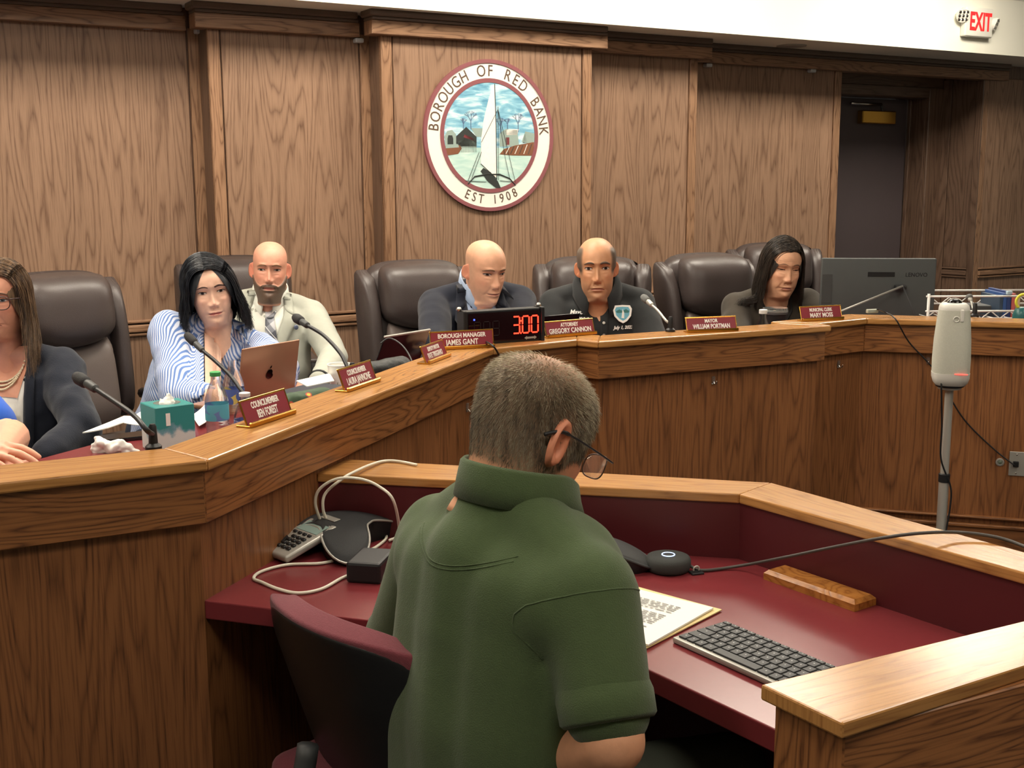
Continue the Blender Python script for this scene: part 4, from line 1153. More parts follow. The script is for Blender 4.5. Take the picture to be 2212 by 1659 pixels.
# ================================================================ the people
def skin_fn(base, brow=None, lips=None, beard=None, hair=None, red=.06):
    b = srgb(*base)
    def f(x, y, z):
        n = len(x); C = np.tile(b, (n, 1)); ax = np.abs(x)
        r = (gs(ax, .045, .02) * gs(z, -.015, .02) + gs(x, 0, .012) * gs(z, -.022, .014)) * (y > .03)
        C = C * (1 + np.outer(r * red, np.array([.6, -1.0, -.9])))
        if hair is not None: C = hair(C, x, y, z)
        if beard is not None: C = beard(C, x, y, z)
        return C
    return f
def mixc(C, m, c): return C * (1 - m[:, None]) + c[None, :] * m[:, None]
def finish(person, head, colfn, parts=(), skin=None, ears=True):
    head.skin = skin
    me = join_np([head.build(colfn, ears)] + list(parts))
    o = link('body', me, M['skin'], person, smooth=True); return o
def cloth(person, name, caps, mat, voxel=.008, it=8, fold=.004, fs=9, seed=1, cut=None):
    me = blob(caps, voxel, it)
    if fold: folds(me, fold, fs, seed)
    if cut is not None:
        P = arr(me); kill = cut(P); bm = bmesh.new(); bm.from_mesh(me); bm.verts.ensure_lookup_table()
        bmesh.ops.delete(bm, geom=[bm.verts[i] for i in np.nonzero(kill)[0]], context='VERTS'); bm.to_mesh(me); bm.free()
    keep = me.copy()
    o = link(name, me, mat, person, smooth=True); return o, keep
def inner(Bd, el, wr, k=.8):
    """Trunk, neck and arms under the clothes, so that head, trunk and hands make one figure."""
    c = [(a, r0 * k, b, r1 * k) for a, r0, b, r1 in Bd.caps()] + [(Bd.p(0, -.06, 0), .05, Bd.p(0, .06, .012), .045)]
    for sd, e, w in zip((1, -1), el, wr): c += [(Bd.shoulder(sd), .048, e, .038), (e, .037, w, .024)]
    return c
TR = pm('dark_trousers', (44, 46, 52), .9, var=.1, bump=.2, bscale=300)
def head_frame(h):
    """Frame at the neck in the head's orientation but upright scale: x right, y forward, z up."""
    return h.M
def neck_frame(body, dz=0.0, dy=0.0):
    r, f, u = body.rgt, body.fw, body.up; o = body.N + u * dz + f * dy
    return Matrix(((r.x, f.x, u.x, o.x), (r.y, f.y, u.y, o.y), (r.z, f.z, u.z, o.z), (0, 0, 0, 1)))

# ---------------------------------------------------------------- man in the black polo (centre of the dais)
def man_polo():
    H = Head(D(1289, 585, 4.46), -PI / 2 - .05, .03, .02, 1.0, dict(wide=.92, jaw=1.10, cheek=.002, fold=.0034, neck=1.12, bag=.0022, mouth_dz=-1.2, brow=1.2, nose=1.05, nose_w=1.05))
    p = Thing('person', 'seated man in a black polo shirt with stitched badge, balding with grey sides', 'person', (H.M.translation.x, H.M.translation.y + .05, 0), 0)
    hc = srgb(74, 66, 58); grey = srgb(120, 112, 102); st = srgb(150, 112, 88)
    def hair(C, x, y, z):
        ax = np.abs(x)
        side = sstep(.046, .058, ax) * sstep(.066, .046, y) * sstep(-.02, .008, z) * sstep(.098, .085, z)
        back = sstep(.0, -.02, y) * sstep(-.06, -.045, z) * sstep(.105, .085, z)
        m = np.clip(side + back, 0, 1) * .92
        n = vnoise(np.stack([x, y, z], 1), 260) * .5 + .5
        C = mixc(C, m, hc); return mixc(C, m * n * .45, grey)
    def beard(C, x, y, z):
        m = sstep(.02, .05, y) * sstep(-.035, -.055, z) * sstep(-.125, -.105, z) * .22
        return mixc(C, m, srgb(110, 92, 82))
    fn = skin_fn((206, 152, 114), hair=hair, beard=beard)
    ax = np.abs(H.X); hv = sstep(.046, .062, ax) * sstep(.060, .035, H.Y) * sstep(.0, .02, H.Z) * sstep(.10, .07, H.Z)
    H.X += .007 * hv * np.sign(H.X)
    sk = srgb(206, 152, 114)
    Bd = Body(H.w(0, -.055, -.085), -PI / 2 + .0, .10, 0, .98, 1.22, .168)
    caps = Bd.caps()
    el = [D(1192, 752, 4.34), D(1414, 748, 4.36)]
    for e, sd in zip(el, (1, -1)): caps.append((Bd.shoulder(sd), .068, e, .060))
    blk = fabric('black_pique', (44, 46, 47), var=.15, bump=.5, bscale=600)
    o, me = cloth(p, 'polo_shirt', caps, blk, .008, 7, .006, 8, 3)
    fa = []
    for e, sd, wv in zip(el, (1, -1), (D(1225, 772, 4.12), D(1385, 770, 4.12))):
        fa.append((e, .046, wv, .030)); d = (Vector((D(1300, 790, 4.0))) - wv); fa += hand_caps(wv, d, (0, 0, 1), 1 if sd > 0 else -1, .35)
    arm = blob(fa + inner(Bd, el, [f[2] for f in fa if f[1] == .046]), .006, 3)
    dr = Drape(me, Bd)
    # open neck: skin V
    finish(p, H, fn, [mesh_np(arm, sk * .95)], sk)
    vm = dr.strip('neck_opening', [(-.034, .02), (-.022, -.05), (.002, -.095)], [(.040, .02), (.022, -.05), (.006, -.095)], .003, 0, M['skin'], p); set_col(vm.data, np.tile(sk * .92, (len(vm.data.vertices), 1)))
    H.eyes(p, (46, 34, 26), 1.0); H.brows(p, pm('brow_grey', (92, 76, 64), .8), .0040, .001); H.lips(p, pm('lips_a', (176, 112, 92), .5), .0255, .75, -1.3)
    F = neck_frame(Bd, .035, .012)
    collar('collar', F, .066, .070, .016, .046, blk, p, gap=.40, point=.028, tilt=.62, cy=.004, out=.030, flare=.016)
    dr.strip('placket', [(.008, -.03), (.006, -.20)], [(.040, -.03), (.030, -.20)], .005, .0015, blk, p)
    for y in (-.055, -.10, -.145):
        T = dr.place(.020, y, .008); bm_obj('button', lathe_bm([(.0055, 0), (.0055, .0015), (.003, .0018), (0, .0012)], 12, T), M['silver'], p)
    # badge: white shield with blue picture
    wht = M['white']; pts = [(.0, .036), (.03, .034), (.037, .02), (.032, -.008), (.016, -.028), (0, -.037), (-.016, -.028), (-.032, -.008), (-.037, .02), (-.03, .034)]
    T = dr.place(.092, -.068, .004)
    def pl(name, q, z, mt):
        b = bmesh.new(); lo = [b.verts.new(T @ Vector((x, y, -.002))) for x, y in q]; hi = [b.verts.new(T @ Vector((x, y, z))) for x, y in q]; b.faces.new(hi)
        for i in range(len(q)): b.faces.new((lo[i], lo[(i + 1) % len(q)], hi[(i + 1) % len(q)], hi[i]))
        return bm_obj(name, b, mt, p)
    pl('badge', pts, .002, wht); pl('badge_picture', [(x * .78, y * .76 + .001) for x, y in pts], .0026, pm('badge_blue', (110, 178, 200), .7, var=.2, vscale=90))
    pl('badge_shore', [(-.026, .010), (-.012, .018), (.0, .012), (.014, .019), (.027, .010), (.022, .004), (-.022, .004)], .0031, pm('badge_teal', (62, 120, 116), .7))
    pl('badge_sail', [(-.006, -.016), (.001, .02), (.006, .004), (.005, -.018)], .0034, wht)
    text('Mayor', .026, wht, p, dr.place(-.080, -.062, .004), name='embroidery', shear=.3, sx=.9, bold=.0006)
    text('Portman', .028, wht, p, dr.place(-.084, -.084, .004), name='embroidery', shear=.3, sx=.95, bold=.0006)
    text('July 1, 2023', .0175, wht, p, dr.place(.094, -.118, .004), name='embroidery', shear=.3, sx=.9, bold=.0006)
    cloth(p, 'trousers', Bd.legs(), TR, .012, 4, 0)
man_polo()

# ---------------------------------------------------------------- bald man in the navy suit
def suit(p, Bd, caps, jm, sm, lapw=.055, vdepth=.26, xo=0.0, voxel=.008, seed=5, open_w=.06, fold=.004):
    o, me = cloth(p, 'jacket', caps, jm, voxel, 7, fold, 9, seed)
    dr = Drape(me, Bd)
    dr.strip('shirt', [(-.06 + xo, .03), (-open_w + xo, -.05), (-.012 + xo, -vdepth)], [(.06 + xo, .03), (open_w + xo, -.05), (.012 + xo, -vdepth)], .003, .002, sm, p, n=18, k=9)
    for sd in (-1, 1):
        dr.strip('lapel', [(sd * .052 + xo, .035), (sd * (open_w - .004) + xo, -.05), (sd * .006 + xo, -vdepth - .01)], [(sd * .085 + xo, .03), (sd * (open_w + lapw) + xo, -.085), (sd * .018 + xo, -vdepth - .012)], .009, .003, jm, p, n=18, k=5, bulge=.003)
        dr.strip('jacket_collar', [(sd * .05 + xo, .045), (sd * (open_w - .002) + xo, -.035)], [(sd * .088 + xo, .04), (sd * (open_w + lapw * .75) + xo, -.055)], .013, .003, jm, p, n=8, k=4, bulge=.003)
    return o, me, dr
def tie(p, dr, mt, x0=0.0, y0=-.03, y1=-.3, w=.03, kn=.021, dx=0.0):
    dr.strip('tie', [(x0 - w * .42, y0 - .02), (x0 - w * .7 + dx * .6, (y0 + y1) / 2), (x0 - w + dx, y1)], [(x0 + w * .42, y0 - .02), (x0 + w * .7 + dx * .6, (y0 + y1) / 2), (x0 + w + dx, y1)], .012, .004, mt, p, n=16, k=5, bulge=.003)
    dr.strip('tie_knot', [(x0 - kn, y0 + .012), (x0 - kn * .65, y0 - .028)], [(x0 + kn, y0 + .012), (x0 + kn * .65, y0 - .028)], .014, .006, mt, p, n=6, k=6, bulge=.010)
def man_navy():
    H = Head(D(1049, 590, 4.42), -PI / 2 + .48, .20, .0, .98, dict(wide=.93, jaw=1.0, cheek=-.001, fold=.0026, neck=1.06, brow=1.35, bag=.0014))
    p = Thing('person', 'seated bald man in a navy suit with an orange tie looking down', 'person', (H.M.translation.x, H.M.translation.y + .05, 0), 0)
    sk = srgb(224, 170, 138)
    def hair(C, x, y, z):
        ax = np.abs(x); m = sstep(.05, .066, ax) * sstep(.05, .01, y) * sstep(-.03, .0, z) * sstep(.085, .06, z) + sstep(.0, -.03, y) * sstep(-.06, -.04, z) * sstep(.08, .05, z)
        return mixc(C, np.clip(m, 0, 1) * .28, srgb(150, 128, 108))
    fn = skin_fn((224, 170, 138), hair=hair, beard=lambda C, x, y, z: mixc(C, sstep(.02, .05, y) * sstep(-.04, -.06, z) * sstep(-.125, -.105, z) * .12, srgb(130, 104, 90)))
    Bd = Body(H.w(0, -.06, -.085), -PI / 2 + .22, .14, .02, .98, 1.0, .172)
    caps = Bd.caps(); el = [D(940, 745, 4.15), D(1128, 735, 4.25)]
    for e, sd in zip(el, (1, -1)):
        caps.append((Bd.shoulder(sd), .068, e, .058)); caps.append((e, .056, D(1035, 775, 4.0), .042))
    navy = fabric('navy_suit_wool', (30, 34, 46), rough=.85, var=.12, vscale=40, bump=.25, bscale=700); blue = fabric('pale_blue_shirt', (168, 186, 214), rough=.8, var=.04, bump=.1)
    o, me, dr = suit(p, Bd, caps, navy, blue, .05, .26)
    hc = blob(hand_caps(D(1032, 776, 4.0), (0.2, -1, -.1), (0, 0, 1), 1, .4) + hand_caps(D(1062, 776, 4.0), (-.2, -1, -.1), (0, 0, 1), -1, .4) + inner(Bd, el, [D(1032, 776, 4.0), D(1062, 776, 4.0)]), .006, 2)
    finish(p, H, fn, [mesh_np(hc, sk * .95)], sk)
    H.eyes(p, (60, 50, 44), .75, (.0, -.002)); H.brows(p, pm('brow_brown', (128, 96, 72), .8), .0034, -.001); H.lips(p, pm('lips_b', (188, 124, 108), .5), .0245, .65, -.5)
    tie(p, dr, pm('orange_tie', (214, 118, 44), .5, var=.15, vscale=160, sheen=.2), 0.004, -.035, -.24, .032, .020)
    F = neck_frame(Bd, .030, .010)
    collar('shirt_collar', F, .060, .064, .026, .042, blue, p, gap=.22, point=.018, tilt=.50, cy=-.008, out=.012, flare=.012)
    cloth(p, 'trousers', Bd.legs(), TR, .012, 4, 0)
man_navy()

# ---------------------------------------------------------------- bearded man in the pale suit
def man_beard():
    H = Head(D(583, 588, 4.90), -PI / 2 + .17, .02, -.05, 1.0, dict(wide=.94, ear=1.12, jaw=1.05, cheek=.001, fold=.002, neck=1.12, brow=1.15, long=1.02))
    p = Thing('person', 'seated bald man with a full dark beard in a pale grey suit and plaid tie', 'person', (H.M.translation.x, H.M.translation.y + .05, 0), 0)
    sk = srgb(222, 160, 134); bd = srgb(70, 56, 46); bg = srgb(120, 104, 90)
    def bmask(x, y, z):
        ax = np.abs(x)
        zc = np.interp(ax, [0, .012, .026, .036, .048, .058, .066, .08], [-.0400, -.0405, -.044, -.051, -.044, -.030, -.012, .004])
        m = sstep(zc + .003, zc - .004, z) * sstep(-.022, -.006, y) * sstep(-.135, -.12, z)
        lip = sstep(.023, .018, ax) * np.exp(-((z + .0605) / .0066) ** 4) * (y > .05)
        return np.clip(m - lip, 0, 1)
    def beard(C, x, y, z):
        m = bmask(x, y, z); n = vnoise(np.stack([x, y, z], 1), 300) * .5 + .5
        C = mixc(C, m * .92, bd); return mixc(C, m * n * .5, bg)
    fn = skin_fn((222, 160, 134), beard=beard, red=.08)
    # beard volume
    dz = bmask(H.X.ravel(), H.Y.ravel(), H.Z.ravel()).reshape(H.X.shape)
    k = .007 * dz * (1 + .8 * gs(H.X, 0, .04) * sstep(-.06, -.10, H.Z))
    r = np.sqrt(H.X ** 2 + (H.Y + .01) ** 2) + 1e-6
    H.X += k * H.X / r; H.Y += k * (H.Y + .01) / r; H.Z -= .014 * dz * sstep(-.085, -.11, H.Z) * sstep(.0, .05, H.Y)
    Bd = Body(H.w(0, -.03, -.115), -PI / 2 + .12, -.05, -.10, 1.0, 1.08, .178)
    caps = Bd.caps(); el = [D(505, 800, 4.75), D(722, 770, 4.75)]; wr = [D(560, 850, 4.4), D(690, 822, 4.40)]
    for e, sd, w_ in zip(el, (1, -1), wr):
        caps.append((Bd.shoulder(sd), .070, e, .060)); caps.append((e, .058, w_, .042))
    grey = fabric('pale_grey_suiting', (176, 178, 166), rough=.85, var=.06, vscale=60, bump=.25, bscale=700); wsh = fabric('white_shirt', (226, 226, 216), var=.03, bump=.1)
    o, me, dr = suit(p, Bd, caps, grey, wsh, .05, .36, open_w=.075, fold=.006)
    hc = blob(hand_caps(wr[1] + Vector((-.01, -.02, 0)), (-.8, -.6, -.1), (0, 0, 1), -1, .3) + hand_caps(wr[0], (.8, -.5, -.1), (0, 0, 1), 1, .3) + inner(Bd, el, [wr[0], wr[1] + Vector((-.01, -.02, 0))]), .006, 2)
    finish(p, H, fn, [mesh_np(hc, sk * .95)], sk)
    H.eyes(p, (70, 60, 50), .7, (.001, -.0015)); H.brows(p, pm('brow_fair', (150, 112, 86), .8), .0030, .0); H.lips(p, pm('lips_c', (196, 128, 116), .5), .0235, .7, -.6)
    def plaid():
        mt, nt, bs = _new('plaid_tie'); tc = nt.nodes.new('ShaderNodeTexCoord'); mp = nt.nodes.new('ShaderNodeMapping'); mp.inputs['Rotation'].default_value = (0, .7, 0); nt.links.new(tc.outputs['Object'], mp.inputs[0])
        sp = nt.nodes.new('ShaderNodeSeparateXYZ'); nt.links.new(mp.outputs[0], sp.inputs[0])
        a = _math(nt, 'PINGPONG', _math(nt, 'MULTIPLY', sp.outputs[0], 16), .5); b = _math(nt, 'PINGPONG', _math(nt, 'MULTIPLY', sp.outputs[2], 16), .5)
        s_ = _math(nt, 'ADD', _math(nt, 'GREATER_THAN', a, .27), _math(nt, 'GREATER_THAN', b, .27))
        w1 = _math(nt, 'GREATER_THAN', _math(nt, 'PINGPONG', _math(nt, 'ADD', _math(nt, 'MULTIPLY', sp.outputs[0], 16), .08), .5), .475)
        rp = nt.nodes.new('ShaderNodeValToRGB'); rp.color_ramp.interpolation = 'CONSTANT'; e = rp.color_ramp.elements
        e[0].color = (*lin((186, 186, 190)), 1); e[1].position = .3; e[1].color = (*lin((128, 130, 138)), 1); x = e.new(.7); x.color = (*lin((82, 84, 94)), 1)
        nt.links.new(_math(nt, 'MULTIPLY', s_, .5), rp.inputs[0]); mx = nt.nodes.new('ShaderNodeMix'); mx.data_type = 'RGBA'; nt.links.new(w1, mx.inputs[0]); nt.links.new(rp.outputs[0], mx.inputs[6]); mx.inputs[7].default_value = (.8, .8, .8, 1)
        nt.links.new(mx.outputs[2], bs.inputs['Base Color']); bs.inputs['Roughness'].default_value = .55; return mt
    tie(p, dr, plaid(), .012, -.045, -.40, .042, .026, dx=.045)
    F = neck_frame(Bd, .026, .010)
    collar('shirt_collar', F, .066, .068, .026, .046, wsh, p, gap=.25, point=.024, tilt=.45, cy=-.008, out=.012, flare=.012)
    T = dr.place(.125, -.105, .010); bm_obj('lapel_pin', lathe_bm([(.010, 0), (.010, .002), (.006, .0032), (0, .003)], 14, T), pm('pin_blue', (96, 104, 128), .3, metal=.5), p, smooth=True)
    d = (wr[1] - el[1]).normalized(); xw = d.orthogonal().normalized(); W0 = wr[1] - d * -.004
    bm_obj('watch_band', tube_bm([W0 + (xw * math.cos(a) + d.cross(xw) * math.sin(a)) * .040 for a in np.linspace(0, 2 * PI, 20, endpoint=False)], .007, 6, closed=True), M['black_plastic'], p, smooth=True)
    cloth(p, 'trousers', Bd.legs(), pm('grey_trousers', (150, 150, 142), .9), .012, 4, 0)
man_beard()

# ---------------------------------------------------------------- speaker in the green polo, seen from behind
def man_green():
    H = Head(D(1144, 950, 1.78), PI / 2 - .83, .50, .05, 1.05, dict(jaw=1.06, cheek=.002, neck=1.16, ear=1.22, fan=.30))
    lowr = H.Z < -.150; H.X = np.where(lowr, H.X * .55, H.X); H.Y = np.where(lowr, (H.Y + .02) * .55 - .02, H.Y); H.Z = np.maximum(H.Z, -.172)
    p = Thing('person', 'man in a dark green polo shirt and glasses seen from behind at the desk', 'person', (H.M.translation.x - .03, H.M.translation.y - .12, 0), 0)
    sk = srgb(212, 156, 122)
    def hmask(x, y, z):
        ax = np.abs(x)
        lower = -.055 + .055 * sstep(-.02, .05, y) + .02 * sstep(-.06, -.03, y) * 0
        m = sstep(lower - .008, lower + .004, z) * sstep(.07, .055, y + .25 * np.clip(z - .06, 0, .1))
        earhole = np.exp(-(((y + .008) / .018) ** 2 + ((z - .0) / .030) ** 2)) * sstep(.05, .065, ax)
        return np.clip(m - earhole, 0, 1)
    def hair(C, x, y, z):
        P = np.stack([x, y, z], 1); n = vnoise(P, 320) * .5 + .5
        m = hmask(x, y, z); crown = np.exp(-((x / .062) ** 2 + ((y + .01) / .072) ** 2)) * sstep(.065, .110, z)
        fade = sstep(-.06, -.02, z) * .35 + .55
        C = mixc(C, m * fade * (1 - .9 * crown), srgb(104, 88, 70)); return mixc(C, m * n * .25 * (1 - crown), srgb(150, 136, 112))
    fn = skin_fn((212, 156, 122), hair=hair)
    Bd = Body(D(1106, 1072, 1.735), PI / 2 - .88, .06, .0, 1.0, 1.10, .176, 1.12, drop=.105)
    caps = Bd.caps()
    er = D(1322, 1600, 1.50); el_ = D(845, 1440, 1.97); wr = D(1215, 1640, 1.58); wl = D(900, 1640, 1.9)
    slr = Bd.shoulder(1).lerp(er, .78); sll = Bd.shoulder(-1).lerp(el_, .8)
    caps.append((Bd.shoulder(1), .078, slr, .067)); caps.append((Bd.shoulder(-1), .078, sll, .066))
    for sd in (-1, 1): caps += [(Bd.p(sd * .075, -.13, -.035), .10, Bd.p(sd * .08, -.34, -.035), .115), (Bd.p(sd * .08, -.34, -.035), .115, Bd.p(sd * .08, -.56, -.01), .125)]
    caps += [(Bd.p(0, -.10, -.045), .10, Bd.p(0, -.34, -.05), .115), (Bd.p(0, -.34, -.05), .115, Bd.p(0, -.56, -.02), .13)]
    caps += [(Bd.p(-.13, -.13, -.025), .09, Bd.p(.13, -.13, -.025), .09), (Bd.p(0, -.03, -.025), .075, Bd.p(0, -.2, -.045), .112)]
    grn = fabric('dark_green_pique', (74, 90, 58), var=.10, vscale=60, bump=.6, bscale=520, sheen=.2)
    o, me = cloth(p, 'polo_shirt', caps, grn, .007, 32, .003, 6, 11)
    fa = [(Bd.shoulder(1), .05, er, .046), (er, .048, wr, .032), (Bd.shoulder(-1), .05, el_, .046), (el_, .046, wl, .032)]
    fa += hand_caps(wr, wl - wr, (0, 0, 1), -1, .5) + hand_caps(wl, wr - wl + Vector((.1, .2, 0)), (0, 0, 1), 1, .5)
    arm = blob(fa + inner(Bd, [er, el_], [wr, wl], .6), .006, 4)
    finish(p, H, fn, [mesh_np(arm, sk)], sk)
    H.eyes(p, (70, 60, 50), .6); H.lips(p, pm('lips_d', (186, 124, 108), .5), .0245, .7)
    # sleeve hem on the arm towards us
    for a, b, r in ((Bd.shoulder(1), er, .066), (Bd.shoulder(-1), el_, .064)):
        d = (b - a).normalized(); c = a.lerp(b, .80); x = d.orthogonal().normalized(); y = d.cross(x)
        ring = [c + (x * math.cos(t) + y * math.sin(t)) * (r - .004) for t in np.linspace(0, 2 * PI, 36, endpoint=False)]
        vs, fs = sweep(ring, [(.0, -.0), (.004, 0), (.004, .004), (0, .004)], closed=True)
        prof = lambda i: [(-.003, -.016), (.004, -.016), (.005, .016), (-.003, .016)]
        rows = [[c + d * h + (x * math.cos(t) + y * math.sin(t)) * (r + o) for t in np.linspace(0, 2 * PI, 41)] for h, o in ((-.05, -.004), (-.02, .004), (.012, .003), (.018, -.002), (.012, -.010), (-.02, -.02))]
        bm_obj('sleeve_hem', grid_bm(rows), grn, p, smooth=True)
    # collar following the neck, with the yoke seam below it
    Fn = H.M.copy(); Fn = Matrix.Translation(Bd.N) @ neck_frame(Bd).to_3x3().to_4x4()
    collar('collar', Matrix.Translation(Bd.fw * .012 + Bd.up * .010) @ Matrix.Translation(Bd.N) @ neck_frame(Bd).to_3x3().to_4x4(), .079, .084, .036, .056, grn, p, gap=.30, point=.028, tilt=.16, cy=.002, out=.016, flare=.012, n=56)
    bvh = BVHTree.FromPolygons([v.co[:] for v in me.vertices], [q.vertices[:] for q in me.polygons])
    def onback(a, b):
        h = bvh.ray_cast(Bd.p(a, b, -.6), Bd.fw); return h[0] - Bd.fw * .0005 if h[0] else Bd.p(a, b, -.1)
    for dy in (0, .006):
        bm_obj('yoke_seam', tube_bm(smooth_path([onback(a, -.055 - .030 * math.cos(a / .115 * PI / 2) - dy) for a in np.linspace(-.115, .115, 11)], 4), .0011, 5), grn, p, smooth=True)
    sh = Bd.shoulder(1); d = (er - sh).normalized(); c = sh + d * .01; x = d.orthogonal().normalized(); y = d.cross(x); ring = []
    for t in np.linspace(0, 2 * PI, 40, endpoint=False):
        h = bvh.find_nearest(c + (x * math.cos(t) + y * math.sin(t)) * .085); ring.append(h[0])
    bm_obj('shoulder_seam', tube_bm(ring, .0014, 5, closed=True), grn, p, smooth=True)
    # cropped hair as short bristles
    rr = random.Random(5); V = np.stack([H.X, H.Y, H.Z], -1); paths = []; top = []; hm = hmask(H.X.ravel(), H.Y.ravel(), H.Z.ravel()).reshape(H.X.shape)
    nr, nc = H.X.shape; cen = np.array([0, -.01, .02])
    for _ in range(30000):
        z = rr.uniform(-.065, .1255); i = int(np.argmin(np.abs(H.Z[:, 0] - z))); j = rr.randrange(nc)
        if i >= nr - 2 or rr.random() > hm[i, j]: continue
        w = rr.random(); q = V[i, j] * (1 - w) + V[i, (j + 1) % nc] * w; q = q + (V[min(i + 1, nr - 1), j] - V[i, j]) * rr.random()
        cr = math.exp(-((q[0] / .064) ** 2 + ((q[1] + .015) / .075) ** 2)) * float(sstep(.062, .105, q[2]))
        if rr.random() < cr * .94: continue
        n = (q - cen); n /= np.linalg.norm(n)
        # growth: out from the crown whorl and down
        g = np.array([q[0], q[1] + .03, q[2] - .14]); g = g - n * g.dot(n); g /= (np.linalg.norm(g) + 1e-6)
        L = (.0075 + .004 * rr.random()) * (.45 + .55 * float(sstep(-.06, .02, q[2])))
        v = n * .55 + g * .75 + np.array([rr.uniform(-.25, .25) for _ in range(3)])
        q1 = q + v * L * .55; q2 = q + v * L + g * L * .15
        (top if rr.random() < float(sstep(.03, .11, q[2])) else paths).append([H.w(*q), H.w(*q1), H.w(*q2)])
    strands('hair', None, paths, .00042, hair_mat('cropped_brown_hair', (84, 72, 58), (168, 154, 128), .5), p)
    strands('crown_hair', None, top, .00042, hair_mat('cropped_grey_hair', (150, 136, 108), (226, 214, 186), .5), p)
    # glasses: temple over the ear, frame and lens
    g = M['black_plastic']; wire = pm('glasses_wire', (86, 74, 66), .3, metal=.6)
    for sd in (-1, 1):
        bm_obj('glasses_temple', tube_bm(smooth_path([H.w(sd * .078, -.055, .006), H.w(sd * .082, -.030, .020), H.w(sd * .082, .0, .022), H.w(sd * .080, .06, .020), H.w(sd * .073, .112, .018)], 5), [.0032] * 9 + [.0017] * 12, 8), g, p, smooth=True)
        rim = [H.w(sd * (.040 + .027 * math.copysign(abs(math.cos(t)) ** .7, math.cos(t))), .118 - .012 * (abs(math.cos(t)) if math.cos(t) * 1 > 0 else 0), .006 + .019 * math.copysign(abs(math.sin(t)) ** .7, math.sin(t))) for t in np.linspace(0, 2 * PI, 28, endpoint=False)]
        r = bm_obj('glasses_rim', tube_bm(rim, .0012, 6, closed=True), wire, p, smooth=True)
        b = bmesh.new(); b.faces.new([b.verts.new(q) for q in rim]); bm_obj('glasses_lens', b, pm('lens_tint_%d' % sd, (214, 190, 180), .05, trans=.8, alpha=.55), r)
    bm_obj('glasses_bridge', tube_bm([H.w(-.014, .119, .012), H.w(0, .122, .016), H.w(.014, .119, .012)], .0012, 6), wire, p)
    cloth(p, 'trousers', Bd.legs(.44), pm('grey_slacks', (72, 76, 66), .9, var=.1, bump=.3, bscale=300), .012, 4, .004, 8, 2)
man_green()

# ---------------------------------------------------------------- helpers for long hair
def long_hair(H, name, mat, person, length, n=900, part=0.0, spread=.022, side_out=.02, back_len=None, front_y=.055, seed=1, r=.0011, lift=.006, clip=None, wave=.006, flow=(0, 0), face=.0):
    """Locks grow from the scalp on both sides of the parting, follow the skull down and hang."""
    rr = random.Random(seed); paths = []
    cr, cc = H.X.shape
    # smooth skull ellipsoid for the fall of the hair
    A, Bq, Cq = .078 + lift, .104 + lift, .113 + lift; cy, cz = -.008, .014
    for i in range(n):
        sd = -1 if rr.random() < .5 else 1
        t = rr.random()                     # along the parting from front to back
        y0 = front_y * (1 - t) + (-.095) * t; 
        x0 = part + sd * .002
        z0 = cz + Cq * math.sqrt(max(.02, 1 - (x0 / A) ** 2 - ((y0 - cy) / Bq) ** 2))
        k = rr.random()
        pts = []
        lay = (rr.random() ** 1.5) * .012
        # direction over the skull: sideways, drifting backwards for front locks
        yaw_end = y0 - (.020 + .035 * rr.random()) * (1 - t) + rr.uniform(-.008, .008)
        for j in range(9):
            u = j / 8 * (PI / 2 * .98)
            fy = y0 + (yaw_end - y0) * (j / 8) ** 1.2
            s = math.sqrt(max(.05, 1 - ((fy - cy) / (Bq + .004)) ** 2))
            x = part * math.cos(u) + sd * (A + lay + face * 0) * s * math.sin(u); z = cz + (Cq + lay) * s * math.cos(u)
            pts.append((x, fy, z))
        L = length * (.62 + .45 * rr.random()) if back_len is None or t < .45 else back_len * (.68 + .4 * rr.random())
        x, y, z = pts[-1]; m = 9; ph = rr.uniform(0, 6)
        for j in range(1, m + 1):
            f = j / m
            xx = x + sd * side_out * f + wave * math.sin(ph + f * 5) * f + flow[0] * f * f; yy = y + .004 * math.sin(ph * 2 + f * 4) + flow[1] * f * f + spread * f * (.3 if y > 0 else -.3); zz = z - L * f
            pts.append((xx, yy, zz))
        P = [H.w(*q) for q in pts]
        # hang in world down for the loose part
        base = P[8]
        for j in range(9, len(P)):
            v = P[j] - base; f = (j - 8) / m; dn = Vector((v.x * .8, v.y * .8, -v.length)).normalized() * v.length
            P[j] = base + v.lerp(dn, .35)
        if clip is not None: P = clip(P)
        paths.append(P)
    return strands(name, None, paths, r, mat, person, 4)
def hair_cap(H, mat, person, part=0.0, thick=.008, hairline=.085, low=-.05, back=-.12):
    """Close-lying hair shell over the skull, open at the face."""
    A, Bq, Cq = .0775 + thick, .104 + thick, .1125 + thick; cy, cz = -.008, .014; rows = []
    for i in range(22):
        v = i / 21
        row = []
        for j in range(49):
            a = 2 * PI * j / 48
            cx, sy = math.sin(a), math.cos(a)          # a=0 front
            front = max(0, sy)
            side = abs(cx)
            zlow = back + (low - back) * float(sstep(-.6, .2, sy)) + (hairline - low) * max(0.0, (sy - .35) / .65) ** 1.7
            zt = cz + Cq; z = zt + (zlow - zt) * v
            q = max(0.0, 1 - ((max(z, cz - .02) - cz) / Cq) ** 2) ** .5
            if z < cz - .02: q = 1 - .10 * (cz - .02 - z) / .1
            row.append(H.w(A * q * cx, cy + Bq * q * sy - .004 * front, z))
        rows.append(row)
    b = grid_bm(rows); bmesh.ops.remove_doubles(b, verts=b.verts, dist=.0002)
    return bm_obj('hair_cap', b, mat, person, smooth=True)

